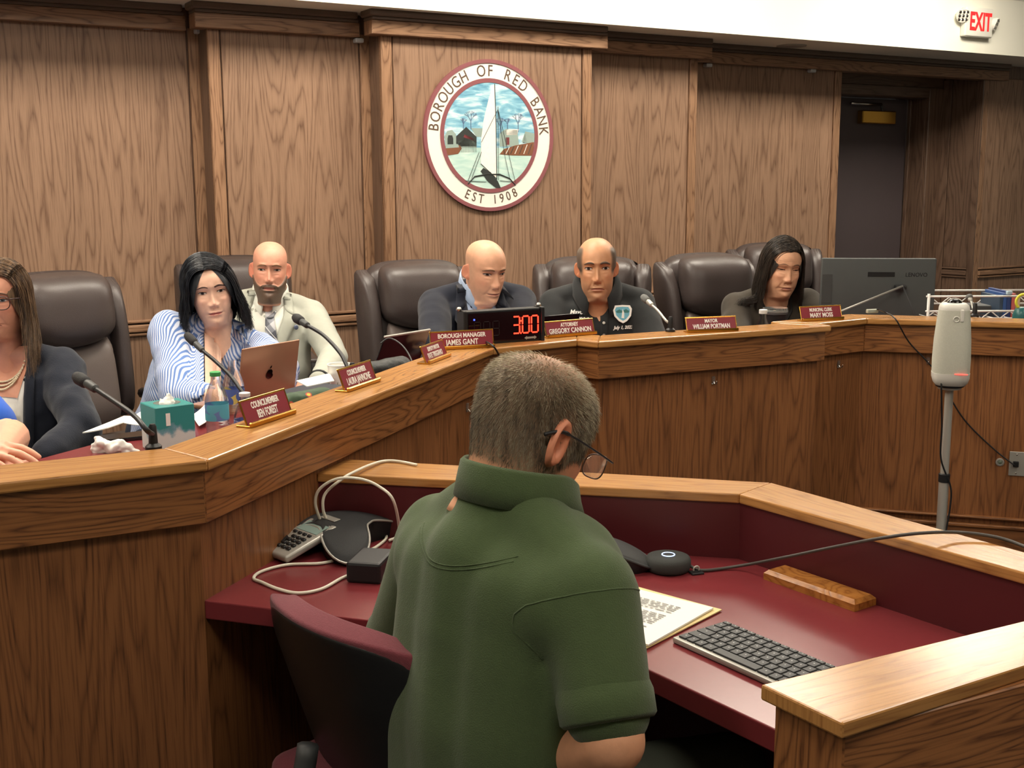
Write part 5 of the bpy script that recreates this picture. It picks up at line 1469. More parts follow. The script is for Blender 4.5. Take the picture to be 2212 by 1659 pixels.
# ---------------------------------------------------------------- woman in the striped blue shirt
def stripes(name, c1, c2, freq, rot):
    mt, nt, bs = _new(name); tc = nt.nodes.new('ShaderNodeTexCoord')
    nz = nt.nodes.new('ShaderNodeTexNoise'); nz.inputs['Scale'].default_value = 5; nt.links.new(tc.outputs['Object'], nz.inputs['Vector'])
    mp = nt.nodes.new('ShaderNodeMapping'); mp.inputs['Rotation'].default_value = rot; nt.links.new(tc.outputs['Object'], mp.inputs[0])
    sp = nt.nodes.new('ShaderNodeSeparateXYZ'); nt.links.new(mp.outputs[0], sp.inputs[0])
    x = _math(nt, 'ADD', sp.outputs[0], _math(nt, 'MULTIPLY', nz.outputs['Fac'], .035))
    s = _math(nt, 'PINGPONG', _math(nt, 'MULTIPLY', x, freq), .5)
    mr = nt.nodes.new('ShaderNodeMapRange'); mr.inputs[1].default_value = .17; mr.inputs[2].default_value = .29; nt.links.new(s, mr.inputs[0])
    mx = nt.nodes.new('ShaderNodeMix'); mx.data_type = 'RGBA'; mx.inputs[6].default_value = (*lin(c1), 1); mx.inputs[7].default_value = (*lin(c2), 1); nt.links.new(mr.outputs[0], mx.inputs[0]); nt.links.new(mx.outputs[2], bs.inputs['Base Color'])
    bs.inputs['Roughness'].default_value = .85; bs.inputs['Specular IOR Level'].default_value = .2
    n2 = nt.nodes.new('ShaderNodeTexNoise'); n2.inputs['Scale'].default_value = 26; n2.inputs['Detail'].default_value = 3; nt.links.new(tc.outputs['Object'], n2.inputs['Vector'])
    bp = nt.nodes.new('ShaderNodeBump'); bp.inputs['Strength'].default_value = .5; bp.inputs['Distance'].default_value = .006; nt.links.new(n2.outputs['Fac'], bp.inputs['Height']); nt.links.new(bp.outputs[0], bs.inputs['Normal'])
    return mt
def woman_striped():
    H = Head(D(456, 634, 4.22), -PI / 2 + .30, .06, .13, 1.0, dict(jaw=1.02, cheek=.003, fold=.0012, neck=.98, brow=.5, nose=.9, bag=.0006))
    p = Thing('person', 'seated woman with long black hair in a blue and white striped shirt leaning forward', 'person', (H.M.translation.x - .12, H.M.translation.y + .05, 0), 0)
    sk = srgb(238, 192, 166); fn = skin_fn((238, 192, 166), red=.05)
    Bd = Body(H.w(0, -.04, -.135), -PI / 2 + .25, .30, -.28, 1.0, 1.12, .165)
    caps = Bd.caps(); er = D(392, 858, 3.92); wr = D(520, 868, 3.75); el_ = D(610, 800, 4.05); wl = D(600, 850, 3.8)
    caps += [(Bd.shoulder(1), .078, er, .075), (er, .072, er.lerp(wr, .35), .062), (Bd.shoulder(-1), .074, el_, .064), (el_, .06, wl, .05)]
    sm = stripes('blue_white_stripe', (96, 126, 184), (206, 214, 232), 102, (.2, .5, .5))
    o, me = cloth(p, 'shirt', caps, sm, .008, 6, .010, 8, 21)
    hc = blob([(er, .046, wr, .030)] + hand_caps(wr, (1, -.3, 0), (0, 0, 1), -1, .4) + hand_caps(wl, (.4, -1, -.1), (0, 0, 1), -1, .3) + inner(Bd, [er, el_], [wr, wl]), .006, 2)
    finish(p, H, fn, [mesh_np(hc, sk * .95)], sk)
    dr = Drape(me, Bd)
    vm = dr.strip('neck_opening', [(-.05, .03), (-.040, -.04), (.008, -.20)], [(.055, .03), (.050, -.04), (.022, -.20)], .003, 0, M['skin'], p, n=18, k=9); set_col(vm.data, np.tile(sk * .94, (len(vm.data.vertices), 1)))
    for sd in (-1, 1):
        dr.strip('collar_flap', [(sd * .048, .04), (sd * .046, -.03), (sd * .030, -.10)], [(sd * .085, .03), (sd * .100, -.05), (sd * .066, -.105)], .010, .003, sm, p, n=12, k=5, bulge=.004)
    dr.strip('placket', [(.006, -.19), (.004, -.34)], [(.036, -.18), (.036, -.34)], .004, .0015, sm, p)
    nk = [dr.at(x, .02 - .13 * (1 - (x / .05) ** 2) ** .5 if abs(x) < .05 else .02, .006) for x in np.linspace(-.048, .054, 15)]
    bm_obj('necklace', tube_bm(nk, .0012, 5), M['brass'], p, smooth=True)
    H.eyes(p, (60, 50, 46), .85); H.brows(p, pm('brow_dark', (70, 48, 40), .8), .0026, .002, slope=-.001); H.lips(p, pm('lips_rose', (198, 108, 104), .4), .0235, 1.0, -.2)
    hm = hair_mat('black_hair', (14, 15, 20), (52, 56, 62), .34)
    hair_cap(H, hm, p, .0, .012, .104, -.06)
    long_hair(H, 'hair', hm, p, .17, 1700, part=.012, side_out=.026, seed=4, r=.0014, front_y=.084, lift=.015, back_len=.17, wave=.012)
    bangle = None
    cloth(p, 'trousers', Bd.legs(), pm('dark_jeans', (40, 46, 62), .9), .012, 4, 0)
woman_striped()

# ---------------------------------------------------------------- woman with long dark hair at the monitor
def woman_clerk():
    H = Head(D(1688, 582, 4.95), -PI / 2 + .14, .16, -.08, 1.0, dict(jaw=1.14, cheek=.005, fold=.0026, neck=1.12, brow=.4, nose=.82, nose_w=1.12, bag=.0022, mouth_dz=-1.6, wrinkle=.0005))
    p = Thing('person', 'seated woman with long dark hair in a dark olive top looking down beside the monitor', 'person', (H.M.translation.x, H.M.translation.y + .05, 0), 0)
    sk = srgb(216, 164, 130); fn = skin_fn((216, 164, 130), red=.06)
    Bd = Body(H.w(0, -.05, -.120), -PI / 2 + .10, .15, .03, .96, 1.12, .160)
    caps = Bd.caps(); el = [D(1588, 748, 4.80), D(1790, 735, 4.85)]
    for e, sd in zip(el, (1, -1)): caps += [(Bd.shoulder(sd), .070, e, .060), (e, .056, D(1660 if sd > 0 else 1720, 760, 4.6), .042)]
    om = fabric('dark_olive_knit', (62, 56, 48), var=.12, vscale=20, bump=.4, bscale=350)
    o, me = cloth(p, 'top', caps, om, .008, 7, .007, 8, 31)
    wr = [D(1660, 760, 4.6), D(1720, 760, 4.6)]
    hc = blob(hand_caps(wr[0], (.2, -1, -.1), (0, 0, 1), 1, .4) + hand_caps(wr[1], (-.2, -1, -.1), (0, 0, 1), -1, .4) + inner(Bd, el, wr), .006, 2)
    finish(p, H, fn, [mesh_np(hc, sk * .95)], sk)
    dr = Drape(me, Bd)
    vm = dr.strip('neck_opening', [(-.06, .035), (-.052, -.02), (-.025, -.075)], [(.06, .035), (.052, -.02), (.03, -.080)], .003, 0, M['skin'], p, n=14, k=9); set_col(vm.data, np.tile(sk * .9, (len(vm.data.vertices), 1)))
    dr.strip('neckline', [(-.062, .0), (-.05, -.05), (-.02, -.085), (.0, -.092), (.025, -.088), (.05, -.05), (.062, .0)], [(-.072, .0), (-.060, -.058), (-.024, -.097), (.0, -.104), (.03, -.100), (.060, -.058), (.072, .0)], .005, .003, pm('olive_trim', (34, 32, 30), .8), p, n=20, k=3)
    H.eyes(p, (40, 30, 26), .22, (0, -.002)); H.brows(p, pm('brow_thin', (130, 98, 76), .8), .0018, .004); H.lips(p, pm('lips_e', (184, 118, 102), .5), .0225, .75, -2.0)
    hm = hair_mat('dark_brown_hair', (26, 22, 20), (74, 64, 54), .4)
    hair_cap(H, hm, p, .0, .006, .100, -.06)
    long_hair(H, 'hair', hm, p, .20, 1300, part=.0, side_out=.012, seed=9, r=.0013, front_y=.080, lift=.007, back_len=.22, wave=.004)
    # locks fanned over the shoulder
    rr = random.Random(2); paths = []
    for i in range(160):
        a = H.w(-.0 + .075 * 1, -.03 + rr.uniform(-.03, .02), -.04 + rr.uniform(-.03, .02)); b = D(1640 + rr.uniform(-8, 10), 640 + rr.uniform(-8, 8), 4.93); c = D(1608 + rr.uniform(-12, 14), 650 + rr.uniform(-6, 10), 4.93 + rr.uniform(-.02, .02)); d = D(1588 + rr.uniform(-6, 12), 668 + rr.uniform(-10, 22), 4.93)
        paths.append(smooth_path([a, b, c, d], 5))
    strands('hair_lock', None, paths, .0013, hm, p, 4)
    cloth(p, 'trousers', Bd.legs(), TR, .012, 4, 0)
woman_clerk()

# ---------------------------------------------------------------- woman with glasses and pearls at the edge of the picture
def woman_pearls():
    H = Head(D(2, 654, 3.80), -PI / 2 + .10, .02, .0, 1.0, dict(jaw=1.02, cheek=.001, fold=.0032, neck=1.0, brow=.6, nose=.95, bag=.002, mouth_dz=-1.8))
    p = Thing('person', 'seated woman with long brown hair, glasses, pearl necklace and navy jacket', 'person', (H.M.translation.x, H.M.translation.y + .05, 0), 0)
    sk = srgb(214, 152, 124); fn = skin_fn((214, 152, 124), red=.07)
    Bd = Body(H.w(0, -.02, -.175), -PI / 2 + .18, .02, .0, 1.0, 1.05, .168)
    caps = Bd.caps(); el = [D(-150, 900, 3.7), D(172, 930, 3.62)]; wr = [D(-60, 960, 3.4), D(95, 985, 3.45)]
    for e, sd, w_ in zip(el, (1, -1), wr): caps += [(Bd.shoulder(sd), .075, e, .068), (e, .064, w_, .05)]
    nv = fabric('navy_linen', (34, 38, 48), var=.18, vscale=30, bump=.6, bscale=260)
    o, me = cloth(p, 'jacket', caps, nv, .008, 6, .012, 9, 41)
    hc = blob(hand_caps(wr[0], (.6, -1, -.1), (0, 0, 1), 1, .4) + hand_caps(wr[1], (-.8, -.7, -.1), (0, 0, 1), -1, .4) + inner(Bd, el, wr), .006, 2)
    finish(p, H, fn, [mesh_np(hc, sk * .95)], sk)
    dr = Drape(me, Bd)
    wh = fabric('white_top', (232, 230, 222), var=.03, bump=.2)
    dr.strip('top', [(-.085, -.06), (-.08, -.15), (-.03, -.36)], [(.085, -.06), (.08, -.15), (.07, -.36)], .003, .002, wh, p, n=16, k=9)
    vm = dr.strip('neck_opening', [(-.075, .03), (-.072, -.05), (-.04, -.115)], [(.075, .03), (.072, -.05), (.05, -.125)], .006, 0, M['skin'], p, n=16, k=9); set_col(vm.data, np.tile(sk * .92, (len(vm.data.vertices), 1)))
    for sd in (-1, 1): dr.strip('jacket_edge', [(sd * .072, .035), (sd * .074, -.06), (sd * .064, -.2), (sd * .03 + .02, -.42)], [(sd * .095, .035), (sd * .105, -.06), (sd * .098, -.2), (sd * .06 + .02, -.42)], .010, .003, nv, p, n=18, k=4, bulge=.003)
    for i in range(3):
        b = bmesh.new(); rr = random.Random(i)
        for u in np.linspace(-1, 1, 46):
            q = dr.at(.066 * u, .0 - .075 * math.sqrt(max(0, 1 - u * u * .96)) - i * .011 * (1 - u * u), .012 + rr.uniform(0, .003))
            merge(b, lathe_bm([(0, -.0036), (.0026, -.0026), (.0036, 0), (.0026, .0026), (0, .0036)], 7, Matrix.Translation(q), cap=False))
        bm_obj('pearl_strand', b, pm('pearl_%d' % i, (226, 208, 176), .25, coat=.4), p, smooth=True)['kind'] = 'stuff'
    H.eyes(p, (84, 96, 104), .8); H.brows(p, pm('brow_taupe', (120, 90, 74), .8), .0022, .003); H.lips(p, pm('lips_f', (186, 112, 102), .5), .024, .55, -1.6)
    g = pm('glasses_tortoise', (62, 40, 36), .25)
    for sd in (-1, 1):
        rim = [H.w(sd * (.034 + .0255 * math.copysign(abs(math.cos(t)) ** .75, math.cos(t))), .106 - .008 * abs(math.cos(t)) * (1 if math.cos(t) > 0 else 0), .010 + .021 * math.copysign(abs(math.sin(t)) ** .8, math.sin(t))) for t in np.linspace(0, 2 * PI, 28, endpoint=False)]
        r = bm_obj('glasses_rim', tube_bm(rim, .0017, 6, closed=True), g, p, smooth=True)
        b = bmesh.new(); b.faces.new([b.verts.new(q) for q in rim]); bm_obj('glasses_lens', b, pm('clear_lens_%d' % sd, (240, 236, 232), .03, trans=1, alpha=.22), r)
        bm_obj('glasses_temple', tube_bm([H.w(sd * .060, .100, .022), H.w(sd * .079, .06, .022), H.w(sd * .080, -.02, .018)], .0018, 6), g, p, smooth=True)
    bm_obj('glasses_bridge', tube_bm([H.w(-.010, .106, .014), H.w(0, .112, .017), H.w(.010, .106, .014)], .0017, 6), g, p)
    hm = hair_mat('brown_hair', (54, 42, 34), (134, 106, 78), .42)
    hair_cap(H, hm, p, .0, .007, .102, -.06)
    long_hair(H, 'hair', hm, p, .24, 1500, part=-.01, side_out=.022, seed=14, r=.0013, front_y=.080, lift=.009, back_len=.24, wave=.004, flow=(0.0, .05))
    cloth(p, 'trousers', Bd.legs(), TR, .012, 4, 0)
woman_pearls()

# ---------------------------------------------------------------- person in the blue shirt: only arm and clasped hands reach into the picture
def person_blue():
    H = Head(D(-310, 640, 3.28), -PI / 2 + .25, .1, 0, 1.0, dict(jaw=1.08, cheek=.002, neck=1.1))
    p = Thing('person', 'person in a royal blue shirt with clasped hands resting on the dais', 'person', (H.M.translation.x, H.M.translation.y + .05, 0), 0)
    sk = srgb(226, 168, 140)
    fn = skin_fn((226, 168, 140), hair=lambda C, x, y, z: mixc(C, sstep(.05, .03, y) * sstep(-.05, -.03, z), srgb(120, 104, 88)))
    Bd = Body(H.w(0, -.02, -.16), -PI / 2 + .25, .12, 0, 1.0, 1.15, .175)
    el = [D(-420, 970, 3.2), D(22, 945, 3.12)]; wr = [D(-75, 972, 2.86), D(-8, 990, 2.86)]
    caps = Bd.caps(); caps += [(Bd.shoulder(1), .070, Bd.shoulder(1).lerp(el[0], .8), .062), (Bd.shoulder(-1), .070, Bd.shoulder(-1).lerp(el[1], .80), .062)]
    cloth(p, 'shirt', caps, fabric('royal_blue_knit', (44, 92, 190), var=.08, bump=.3, bscale=400), .008, 6, .005, 8, 51)
    fa = [(el[0], .046, wr[0], .031), (el[1], .052, wr[1], .032)]
    fa += hand_caps(wr[0], (.95, -.25, .02), (-.1, -.3, 1), -1, .42, 1.08, .2) + hand_caps(wr[1] + Vector((.005, .02, -.03)), (.45, -.9, .05), (.2, -.3, 1), -1, .55, 1.05, .2)
    arm = blob(fa + inner(Bd, el, wr), .0042, 2)
    finish(p, H, fn, [mesh_np(arm, sk)], sk)
    H.eyes(p); H.lips(p, pm('lips_g', (186, 124, 108), .5)); H.brows(p, pm('brow_g', (110, 90, 74), .8))
    cloth(p, 'trousers', Bd.legs(), TR, .012, 4, 0)
person_blue()

# ================================================================ things on the dais
def nameplate(bl, br, l1, l2, label, z=ZT, h=.050, lean=.34, s1=.0125, s2=.0155, sx1=.9, sx2=.9, back=.0):
    a, b = G(*bl, z), G(*br, z); x = (b - a); w = x.length; x.normalize(); c = (a + b) / 2
    n = Vector((x.y, -x.x, 0))                         # towards the reader
    if n.dot(EYE - c) < 0: n = -n
    Fm = frame(c - n * back, x, (0, 0, 1))              # x along, y away from the reader or towards, z up
    sgn = 1 if (Fm.to_3x3() @ Vector((0, 1, 0))).dot(n) < 0 else -1
    t = Thing('nameplate', label, 'nameplate', c, 0, 'name plates on the dais ledge')
    R = Fm @ Matrix.Rotation(-lean * sgn, 4, 'X')
    P = lambda M_, name, cc, sz, mt, bev=.0008: bm_obj(name, bm_box(cc, sz, M=M_, bev=bev, seg=1), mt, t)
    P(Fm, 'base', (0, sgn * .012, .002), (w, .034, .004), M['brass']); P(Fm, 'base_lip', (0, -sgn * .006, .0055), (w, .008, .011), M['brass'], .002)
    P(R, 'plate', (0, sgn * .002, .004 + h / 2), (w - .006, .0025, h), M['plate_red'])
    P(R, 'edge', (0, sgn * .002, .004 + h), (w, .005, .004), M['brass']); 
    for sd in (-1, 1): P(R, 'edge', (sd * (w / 2 - .002), sgn * .002, .004 + h / 2), (.003, .0045, h), M['brass'])
    T = R @ Matrix.Translation((0, sgn * .002 - sgn * .0016, 0)) @ Matrix.Rotation(PI / 2, 4, 'X')
    if sgn < 0: T = T @ Matrix.Rotation(PI, 4, 'Y')
    def fit(s, size, y, k):
        o = text(s, size, M['white'], t, T @ Matrix.Translation((0, y, 0)), depth=.0004, sx=k * w / (size * .66 * len(s)), bold=.0005)
    fit(l1, h * .36, .004 + h * .72, sx1); fit(l2, h * .46, .004 + h * .32, sx2)
    return t
nameplate((535.8, 925), (633, 893), 'COUNCILMEMBER', 'BEN FOREST', 'maroon and brass councilmember nameplate beside the tissue box and water bottles', h=.052, sx1=0.62, sx2=0.52)
nameplate((746.3, 847.8), (816, 823.7), 'COUNCILMEMBER', 'LAURA JANNONE', 'maroon and brass councilmember nameplate in front of the paper cup', h=.052, sx1=0.58, sx2=0.76)
nameplate((914.5, 787), (961.3, 769), 'DEPUTY MAYOR', 'KATE TRIGGIANO', 'small maroon deputy mayor nameplate overlapping the borough manager plate', h=.046, back=-.01, sx1=0.55, sx2=0.74)
nameplate((930, 757.5), (1068, 749.5), 'BOROUGH MANAGER', 'JAMES GANT', 'maroon and brass borough manager nameplate at the corner of the dais', h=.050, lean=.2, sx1=0.74, sx2=0.58)
nameplate((1181, 730.6), (1287, 721.4), 'ATTORNEY', 'GREGORY CANNON', 'maroon and brass attorney nameplate beside the countdown clock', h=.048, sx1=0.36, sx2=0.84)
nameplate((1483.6, 719), (1593.6, 714.5), 'MAYOR', 'WILLIAM PORTMAN', 'maroon and brass mayor nameplate on the jutting dais ledge', h=.046, sx1=0.24, sx2=0.8)
nameplate((1731.4, 694.1), (1821, 689.8), 'MUNICIPAL CLERK', 'MARY MOSS', 'maroon and brass municipal clerk nameplate beside the monitor', h=.048, sx1=0.64, sx2=0.6)

# ---- countdown clock
def clock():
    a, b = G(1008, 747, ZT), G(1167, 735.5, ZT); x = b - a; w = x.length; c = (a + b) / 2
    Fm = frame(c, x, (0, 0, 1)); h, dp = .104, .045
    t = Thing('countdown_clock', 'black countdown clock with red digits reading three minutes on the ledge', 'clock', c, math.atan2(x.y, x.x))
    f = lambda cc, sz, bev=.002: bm_box(cc, sz, M=Fm, bev=bev, seg=2)
    case = bm_obj('case', f((0, dp / 2, h / 2), (w, dp, h), .003), M['black_plastic'], t)
    red_g = pm('clock_window', (30, 12, 16), .08, spec=.6); bm_obj('window', f((0, -.0006, h / 2), (w - .012, .002, h - .014), 0), red_g, t)
    for sd in (-1, 1):
        bm_obj('end_bracket', f((sd * (w / 2 + .006), dp / 2 - .004, h / 2), (.012, dp + .012, h + .006), .004), M['black_plastic'], t)
        T = Fm @ Matrix.Translation((sd * (w / 2 + (.006 if sd > 0 else .014)), dp / 2, h + .004))
        bm_obj('knob', lathe_bm([(.0045, -.004), (.0085, 0), (.0085, .004), (.005, .0085), (0, .0095)], 14, T), M['chrome'], t, smooth=True)
    lit = pm('led_red', (255, 60, 40), .4, emit=(255, 44, 26), es=5.5); off = pm('led_off', (44, 36, 38), .3); blue = pm('led_blue', (60, 80, 255), .4, emit=(50, 70, 255), es=6)
    SEG = {'a': (0, 1, 1, 0), 'b': (1, .5, 0, 1), 'c': (1, -.5, 0, 1), 'd': (0, -1, 1, 0), 'e': (-1, -.5, 0, 1), 'f': (-1, .5, 0, 1), 'g': (0, 0, 1, 0)}
    def digit(cx, cz, hw, hh, on, mt, r=.0022):
        for k, (px, pz, hx, vz) in SEG.items():
            if k not in on: continue
            sz = (2 * hw * .80, .0012, r * 2) if hx else (r * 2, .0012, hh * .86)
            bm_obj('segment', f((cx + px * hw, -.0024, cz + pz * hh), sz, .0005), mt, t)
    z = h * .52
    digit(w * .165, z, .0115, .026, 'abcdg', lit); digit(w * .295, z, .0115, .026, 'abcdef', lit); digit(w * .42, z, .0115, .026, 'abcdef', lit)
    for zz in (z + .012, z - .026): bm_obj('colon_dot', f((w * .228, -.0024, zz), (.0045, .0012, .0045), .0005), lit, t)
    for i in range(3): digit(-w * .36 + i * w * .125, z - .006, .0105, .022, 'abcdefg', off, .0009)
    bm_obj('indicator', f((-w * .40, -.0024, z + .024), (.005, .0015, .005), .001), blue, t)
    T = Fm @ Matrix.Translation((w * .36, -.0024, .012)) @ Matrix.Rotation(PI / 2, 4, 'X')
    b = bmesh.new(); bm_box((0, 0, 0), (.028, .006, .0006), bm=b)
    for sd in (-1, 1):
        q = [b.verts.new((sd * x_, y_, .0004)) for x_, y_ in ((.013, .006), (.022, 0), (.013, -.006))]; b.faces.new(q)
    b.transform(T); bm_obj('arrow_mark', b, M['silver'], t)
    cd = smooth_path([Fm @ Vector((w * .32 - .14, .03, .01)), G(1062, 745, ZT + .02), G(1073, 758, ZT), G(1081, 775, ZT - .04), G(1088, 790, ZT - .07)], 6)
    tag(bm_obj('clock_cord', tube_bm(cd, .0028, 8), M['black_plastic'], smooth=True), 'thin black cord hanging over the dais edge from the clock', 'cord')
clock()

# ---- gooseneck microphones
def mic(base, path, head0, head1, label, r=.0042, bs=True, light=False):
    t = Thing('gooseneck_microphone', label, 'microphone', base, 0, 'gooseneck microphones along the dais')
    m1 = M['dark_grey'] if light else M['black_plastic']
    P = smooth_path([base + Vector((0, 0, .03))] + list(path) + [head0], 6)
    bm_obj('gooseneck', tube_bm(P, r, 8), m1 if not light else M['silver'], t, smooth=True)
    bm_obj('socket', lathe_bm([(.016, 0), (.016, .006), (.009, .012), (.0075, .045), (.005, .05)], 14, Matrix.Translation(base)), M['black_plastic'], t, smooth=.6)
    d = (head1 - head0); L = d.length; z = d.normalized(); x = z.orthogonal().normalized(); y = z.cross(x); T = Matrix(((x.x, y.x, z.x, head0.x), (x.y, y.y, z.y, head0.y), (x.z, y.z, z.z, head0.z), (0, 0, 0, 1)))
    bm_obj('capsule', lathe_bm([(.0045, -.004), (.0085, 0), (.0095, L * .35), (.0085, L * .42)], 16, T), M['silver'] if light else M['dark_grey'], t, smooth=.7)
    g = bm_obj('windscreen', lathe_bm([(.0085, L * .42), (.0125, L * .5), (.0135, L * .8), (.010, L * .96), (0, L)], 16, T), pm('mic_grille_%d' % len(bpy.data.materials), (40, 40, 42) if not light else (120, 122, 120), .6, bump=1.0, bscale=900), t, smooth=True)
mic(G(332, 970, ZT - .02), [D(318, 930, 2.12), D(290, 898, 2.16), D(245, 866, 2.22)], D(206, 840, 2.28), D(163, 812, 2.34), 'black gooseneck microphone bending over the tissue box', r=.0052)
mic(D(548, 900, 3.15), [D(520, 842, 3.2), D(498, 812, 3.25), D(465, 780, 3.32)], D(437, 757, 3.38), D(402, 722, 3.44), 'black gooseneck microphone behind the green capped bottle', r=.0055)
mic(G(762, 826, ZT), [D(752, 795, 2.85), D(736, 764, 2.9), D(700, 725, 3.0)], D(664, 703, 3.06), D(636, 684, 3.12), 'black gooseneck microphone curving over the paper cup', r=.0052)
mic(G(1448, 716, ZT), [D(1440, 694, 3.86), D(1422, 672, 3.92)], D(1408, 659, 3.96), D(1388, 640, 4.02), 'grey gooseneck microphone in front of the man in the black polo', r=.0045, light=True)
mic(G(2105, 684, ZT), [D(2102, 668, 4.25), D(2099, 655, 4.28)], D(2097, 650, 4.3), D(2092, 638, 4.32), 'grey gooseneck microphone in front of the white wire rack', r=.004, light=True)
mic(G(1262, 1196, .74), [D(1247, 1150, 2.3), D(1240, 1120, 2.27), D(1226, 1085, 2.22)], D(1216, 1062, 2.2), D(1196, 1036, 2.16), 'dark gooseneck microphone on the desk in front of the seated speaker', r=.005)

# ---- tissue box and tissues
def tissue_box():
    z = ZW; c = G(366, 968, z); s, h = .108, .125
    t = Thing('tissue_box', 'teal cube tissue box printed with clouds on the dais desk', 'tissue box', c, math.radians(38))
    mt, nt, bs = _new('tissue_box_print'); tc = nt.nodes.new('ShaderNodeTexCoord'); sp = nt.nodes.new('ShaderNodeSeparateXYZ'); nt.links.new(tc.outputs['Object'], sp.inputs[0])
    nz = nt.nodes.new('ShaderNodeTexNoise'); nz.inputs['Scale'].default_value = 26; nz.inputs['Detail'].default_value = 4; nt.links.new(tc.outputs['Object'], nz.inputs['Vector'])
    k = _math(nt, 'SUBTRACT', _math(nt, 'ADD', _math(nt, 'MULTIPLY', nz.outputs['Fac'], .10), .005), sp.outputs[2]); mr = nt.nodes.new('ShaderNodeMapRange'); mr.inputs[1].default_value = -.012; mr.inputs[2].default_value = .012; nt.links.new(k, mr.inputs[0])
    rp = nt.nodes.new('ShaderNodeValToRGB'); e = rp.color_ramp.elements; e[0].color = (*lin((52, 142, 140)), 1); e[1].color = (*lin((206, 212, 208)), 1); e.new(.45).color = (*lin((110, 156, 170)), 1); nt.links.new(mr.outputs[0], rp.inputs[0])
    nt.links.new(rp.outputs[0], bs.inputs['Base Color']); bs.inputs['Roughness'].default_value = .35
    bm_obj('box', bm_box((0, 0, h / 2), (s, s, h), 0, .002, 1), mt, t, local=True)
    bm_obj('opening_film', lathe_bm([(0, h + .0008), (.036, h + .001)], 24), M['clear_plastic'], t, local=True)
    bm_obj('printed_mark', bm_box((-.02, -s / 2 - .0004, h - .035), (.012, .0008, .034), 0, .0002, 1), M['white'], t, local=True)
    me = blob([((0, 0, h - .005), .02, (.008, .002, h + .018), .006), ((-.012, 0, h), .012, (-.016, .004, h + .010), .004), ((.014, .0, h), .012, (.018, 0, h + .014), .003)], .002, 3); folds(me, .004, 55, 3)
    link('tissue', me, M['paper'], t, local=True, smooth=True)
tissue_box()
p = G(246, 978, ZW)
me = blob([(p + Vector((-.05, .01, .012)), .018, p + Vector((.02, 0, .014)), .02), (p + Vector((.02, 0, .012)), .018, p + Vector((.065, -.01, .006)), .008), (p + Vector((-.03, .0, .02)), .016, p + Vector((-.05, .02, .035)), .008)], .003, 3); folds(me, .010, 34, 8)
tag(link('crumpled_tissue', me, M['paper'], smooth=True), 'crumpled white tissue lying on the maroon dais desk', 'tissue')

# ---- water bottles
def bottle(p, h, r, cap, label, lab=None, grp='water bottles'):
    t = Thing('water_bottle', label, 'bottle', p, 0, grp)
    pr = [(r * .75, 0), (r * .96, .006), (r, .02)]
    for i in range(6):
        z = .03 + i * h * .045; pr += [(r, z), (r * .94, z + h * .018), (r, z + h * .036)]
    pr += [(r, h * .5), (r, h * .62), (r * .96, h * .66), (r * .72, h * .78), (r * .42, h * .88), (.0125, h * .91), (.0125, h * .985)]
    bm_obj('shell', lathe_bm(pr, 28, cap=False), M['pet'], t, local=True, smooth=True)
    bm_obj('water', lathe_bm([(0, .004), (r * .9, .008), (r * .93, .03), (r * .93, h * .38), (0, h * .38)], 24, cap=False), M['water'], t, local=True, smooth=.7)
    if cap is not None: bm_obj('cap', lathe_bm([(.0145, h * .95), (.0148, h * .955), (.0148, h * 1.005), (.013, h * 1.01), (0, h * 1.01)], 20), cap, t, local=True, smooth=.7)
    if lab is not None: bm_obj('label', lathe_bm([(r + .0004, h * .36), (r + .0006, h * .37), (r + .0006, h * .57), (r + .0004, h * .58)], 28, cap=False), lab, t, local=True, smooth=True)
def label_mat(name, c1, c2, c3):
    mt, nt, bs = _new(name); tc = nt.nodes.new('ShaderNodeTexCoord'); nz = nt.nodes.new('ShaderNodeTexVoronoi'); nz.inputs['Scale'].default_value = 34; nt.links.new(tc.outputs['Object'], nz.inputs['Vector'])
    rp = nt.nodes.new('ShaderNodeValToRGB'); rp.color_ramp.interpolation = 'CONSTANT'; e = rp.color_ramp.elements; e[0].color = (*lin(c1), 1); e[1].position = .62; e[1].color = (*lin(c2), 1); e.new(.85).color = (*lin(c3), 1)
    nt.links.new(nz.outputs['Distance'], rp.inputs[0]); nt.links.new(rp.outputs[0], bs.inputs['Base Color']); bs.inputs['Roughness'].default_value = .35; return mt
M['pet'] = pm('clear_pet', (244, 248, 250), .04, trans=1, ior=1.15, alpha=.55); M['water'] = pm('water', (236, 244, 248), .02, trans=1, ior=1.2, alpha=.6)
green = pm('green_cap', (70, 170, 96), .4); wcap = pm('white_cap', (228, 230, 226), .4)
p = D(471, 930, 3.09); p.z = ZW; bottle(p, .203, .0315, green, 'clear water bottle with green cap and blue label beside the tissue box', label_mat('label_cyan', (96, 178, 196), (110, 136, 190), (230, 236, 240)))
p = D(508, 915, 3.34); p.z = ZW; bottle(p, .200, .031, None, 'open uncapped water bottle with colourful label in front of the laptop', label_mat('label_blue', (84, 104, 170), (214, 196, 110), (236, 236, 230)))
p = D(532, 930, 2.98); p.z = ZW; bottle(p, .165, .030, wcap, 'small water bottle with white cap behind the nameplate', label_mat('label_navy', (90, 100, 160), (200, 206, 220), (236, 236, 236)))
p = D(1647, 720, 4.17); p.z = ZW; bottle(p, .245, .031, wcap, 'water bottle with white cap beside the black tumbler', None)
# black tumbler with a clear lid
p = D(1673, 720, 4.32); p.z = ZW
t = Thing('tumbler', 'black tumbler with clear lid beside the municipal clerk nameplate', 'tumbler', p, 0)
bm_obj('cup', lathe_bm([(.032, 0), (.036, .01), (.044, .22), (.046, .222), (.042, .222)], 24), M['black_plastic'], t, local=True, smooth=.7)
bm_obj('lid', lathe_bm([(.047, .215), (.048, .226), (.046, .238), (0, .240)], 24), M['clear_plastic'], t, local=True, smooth=.7)

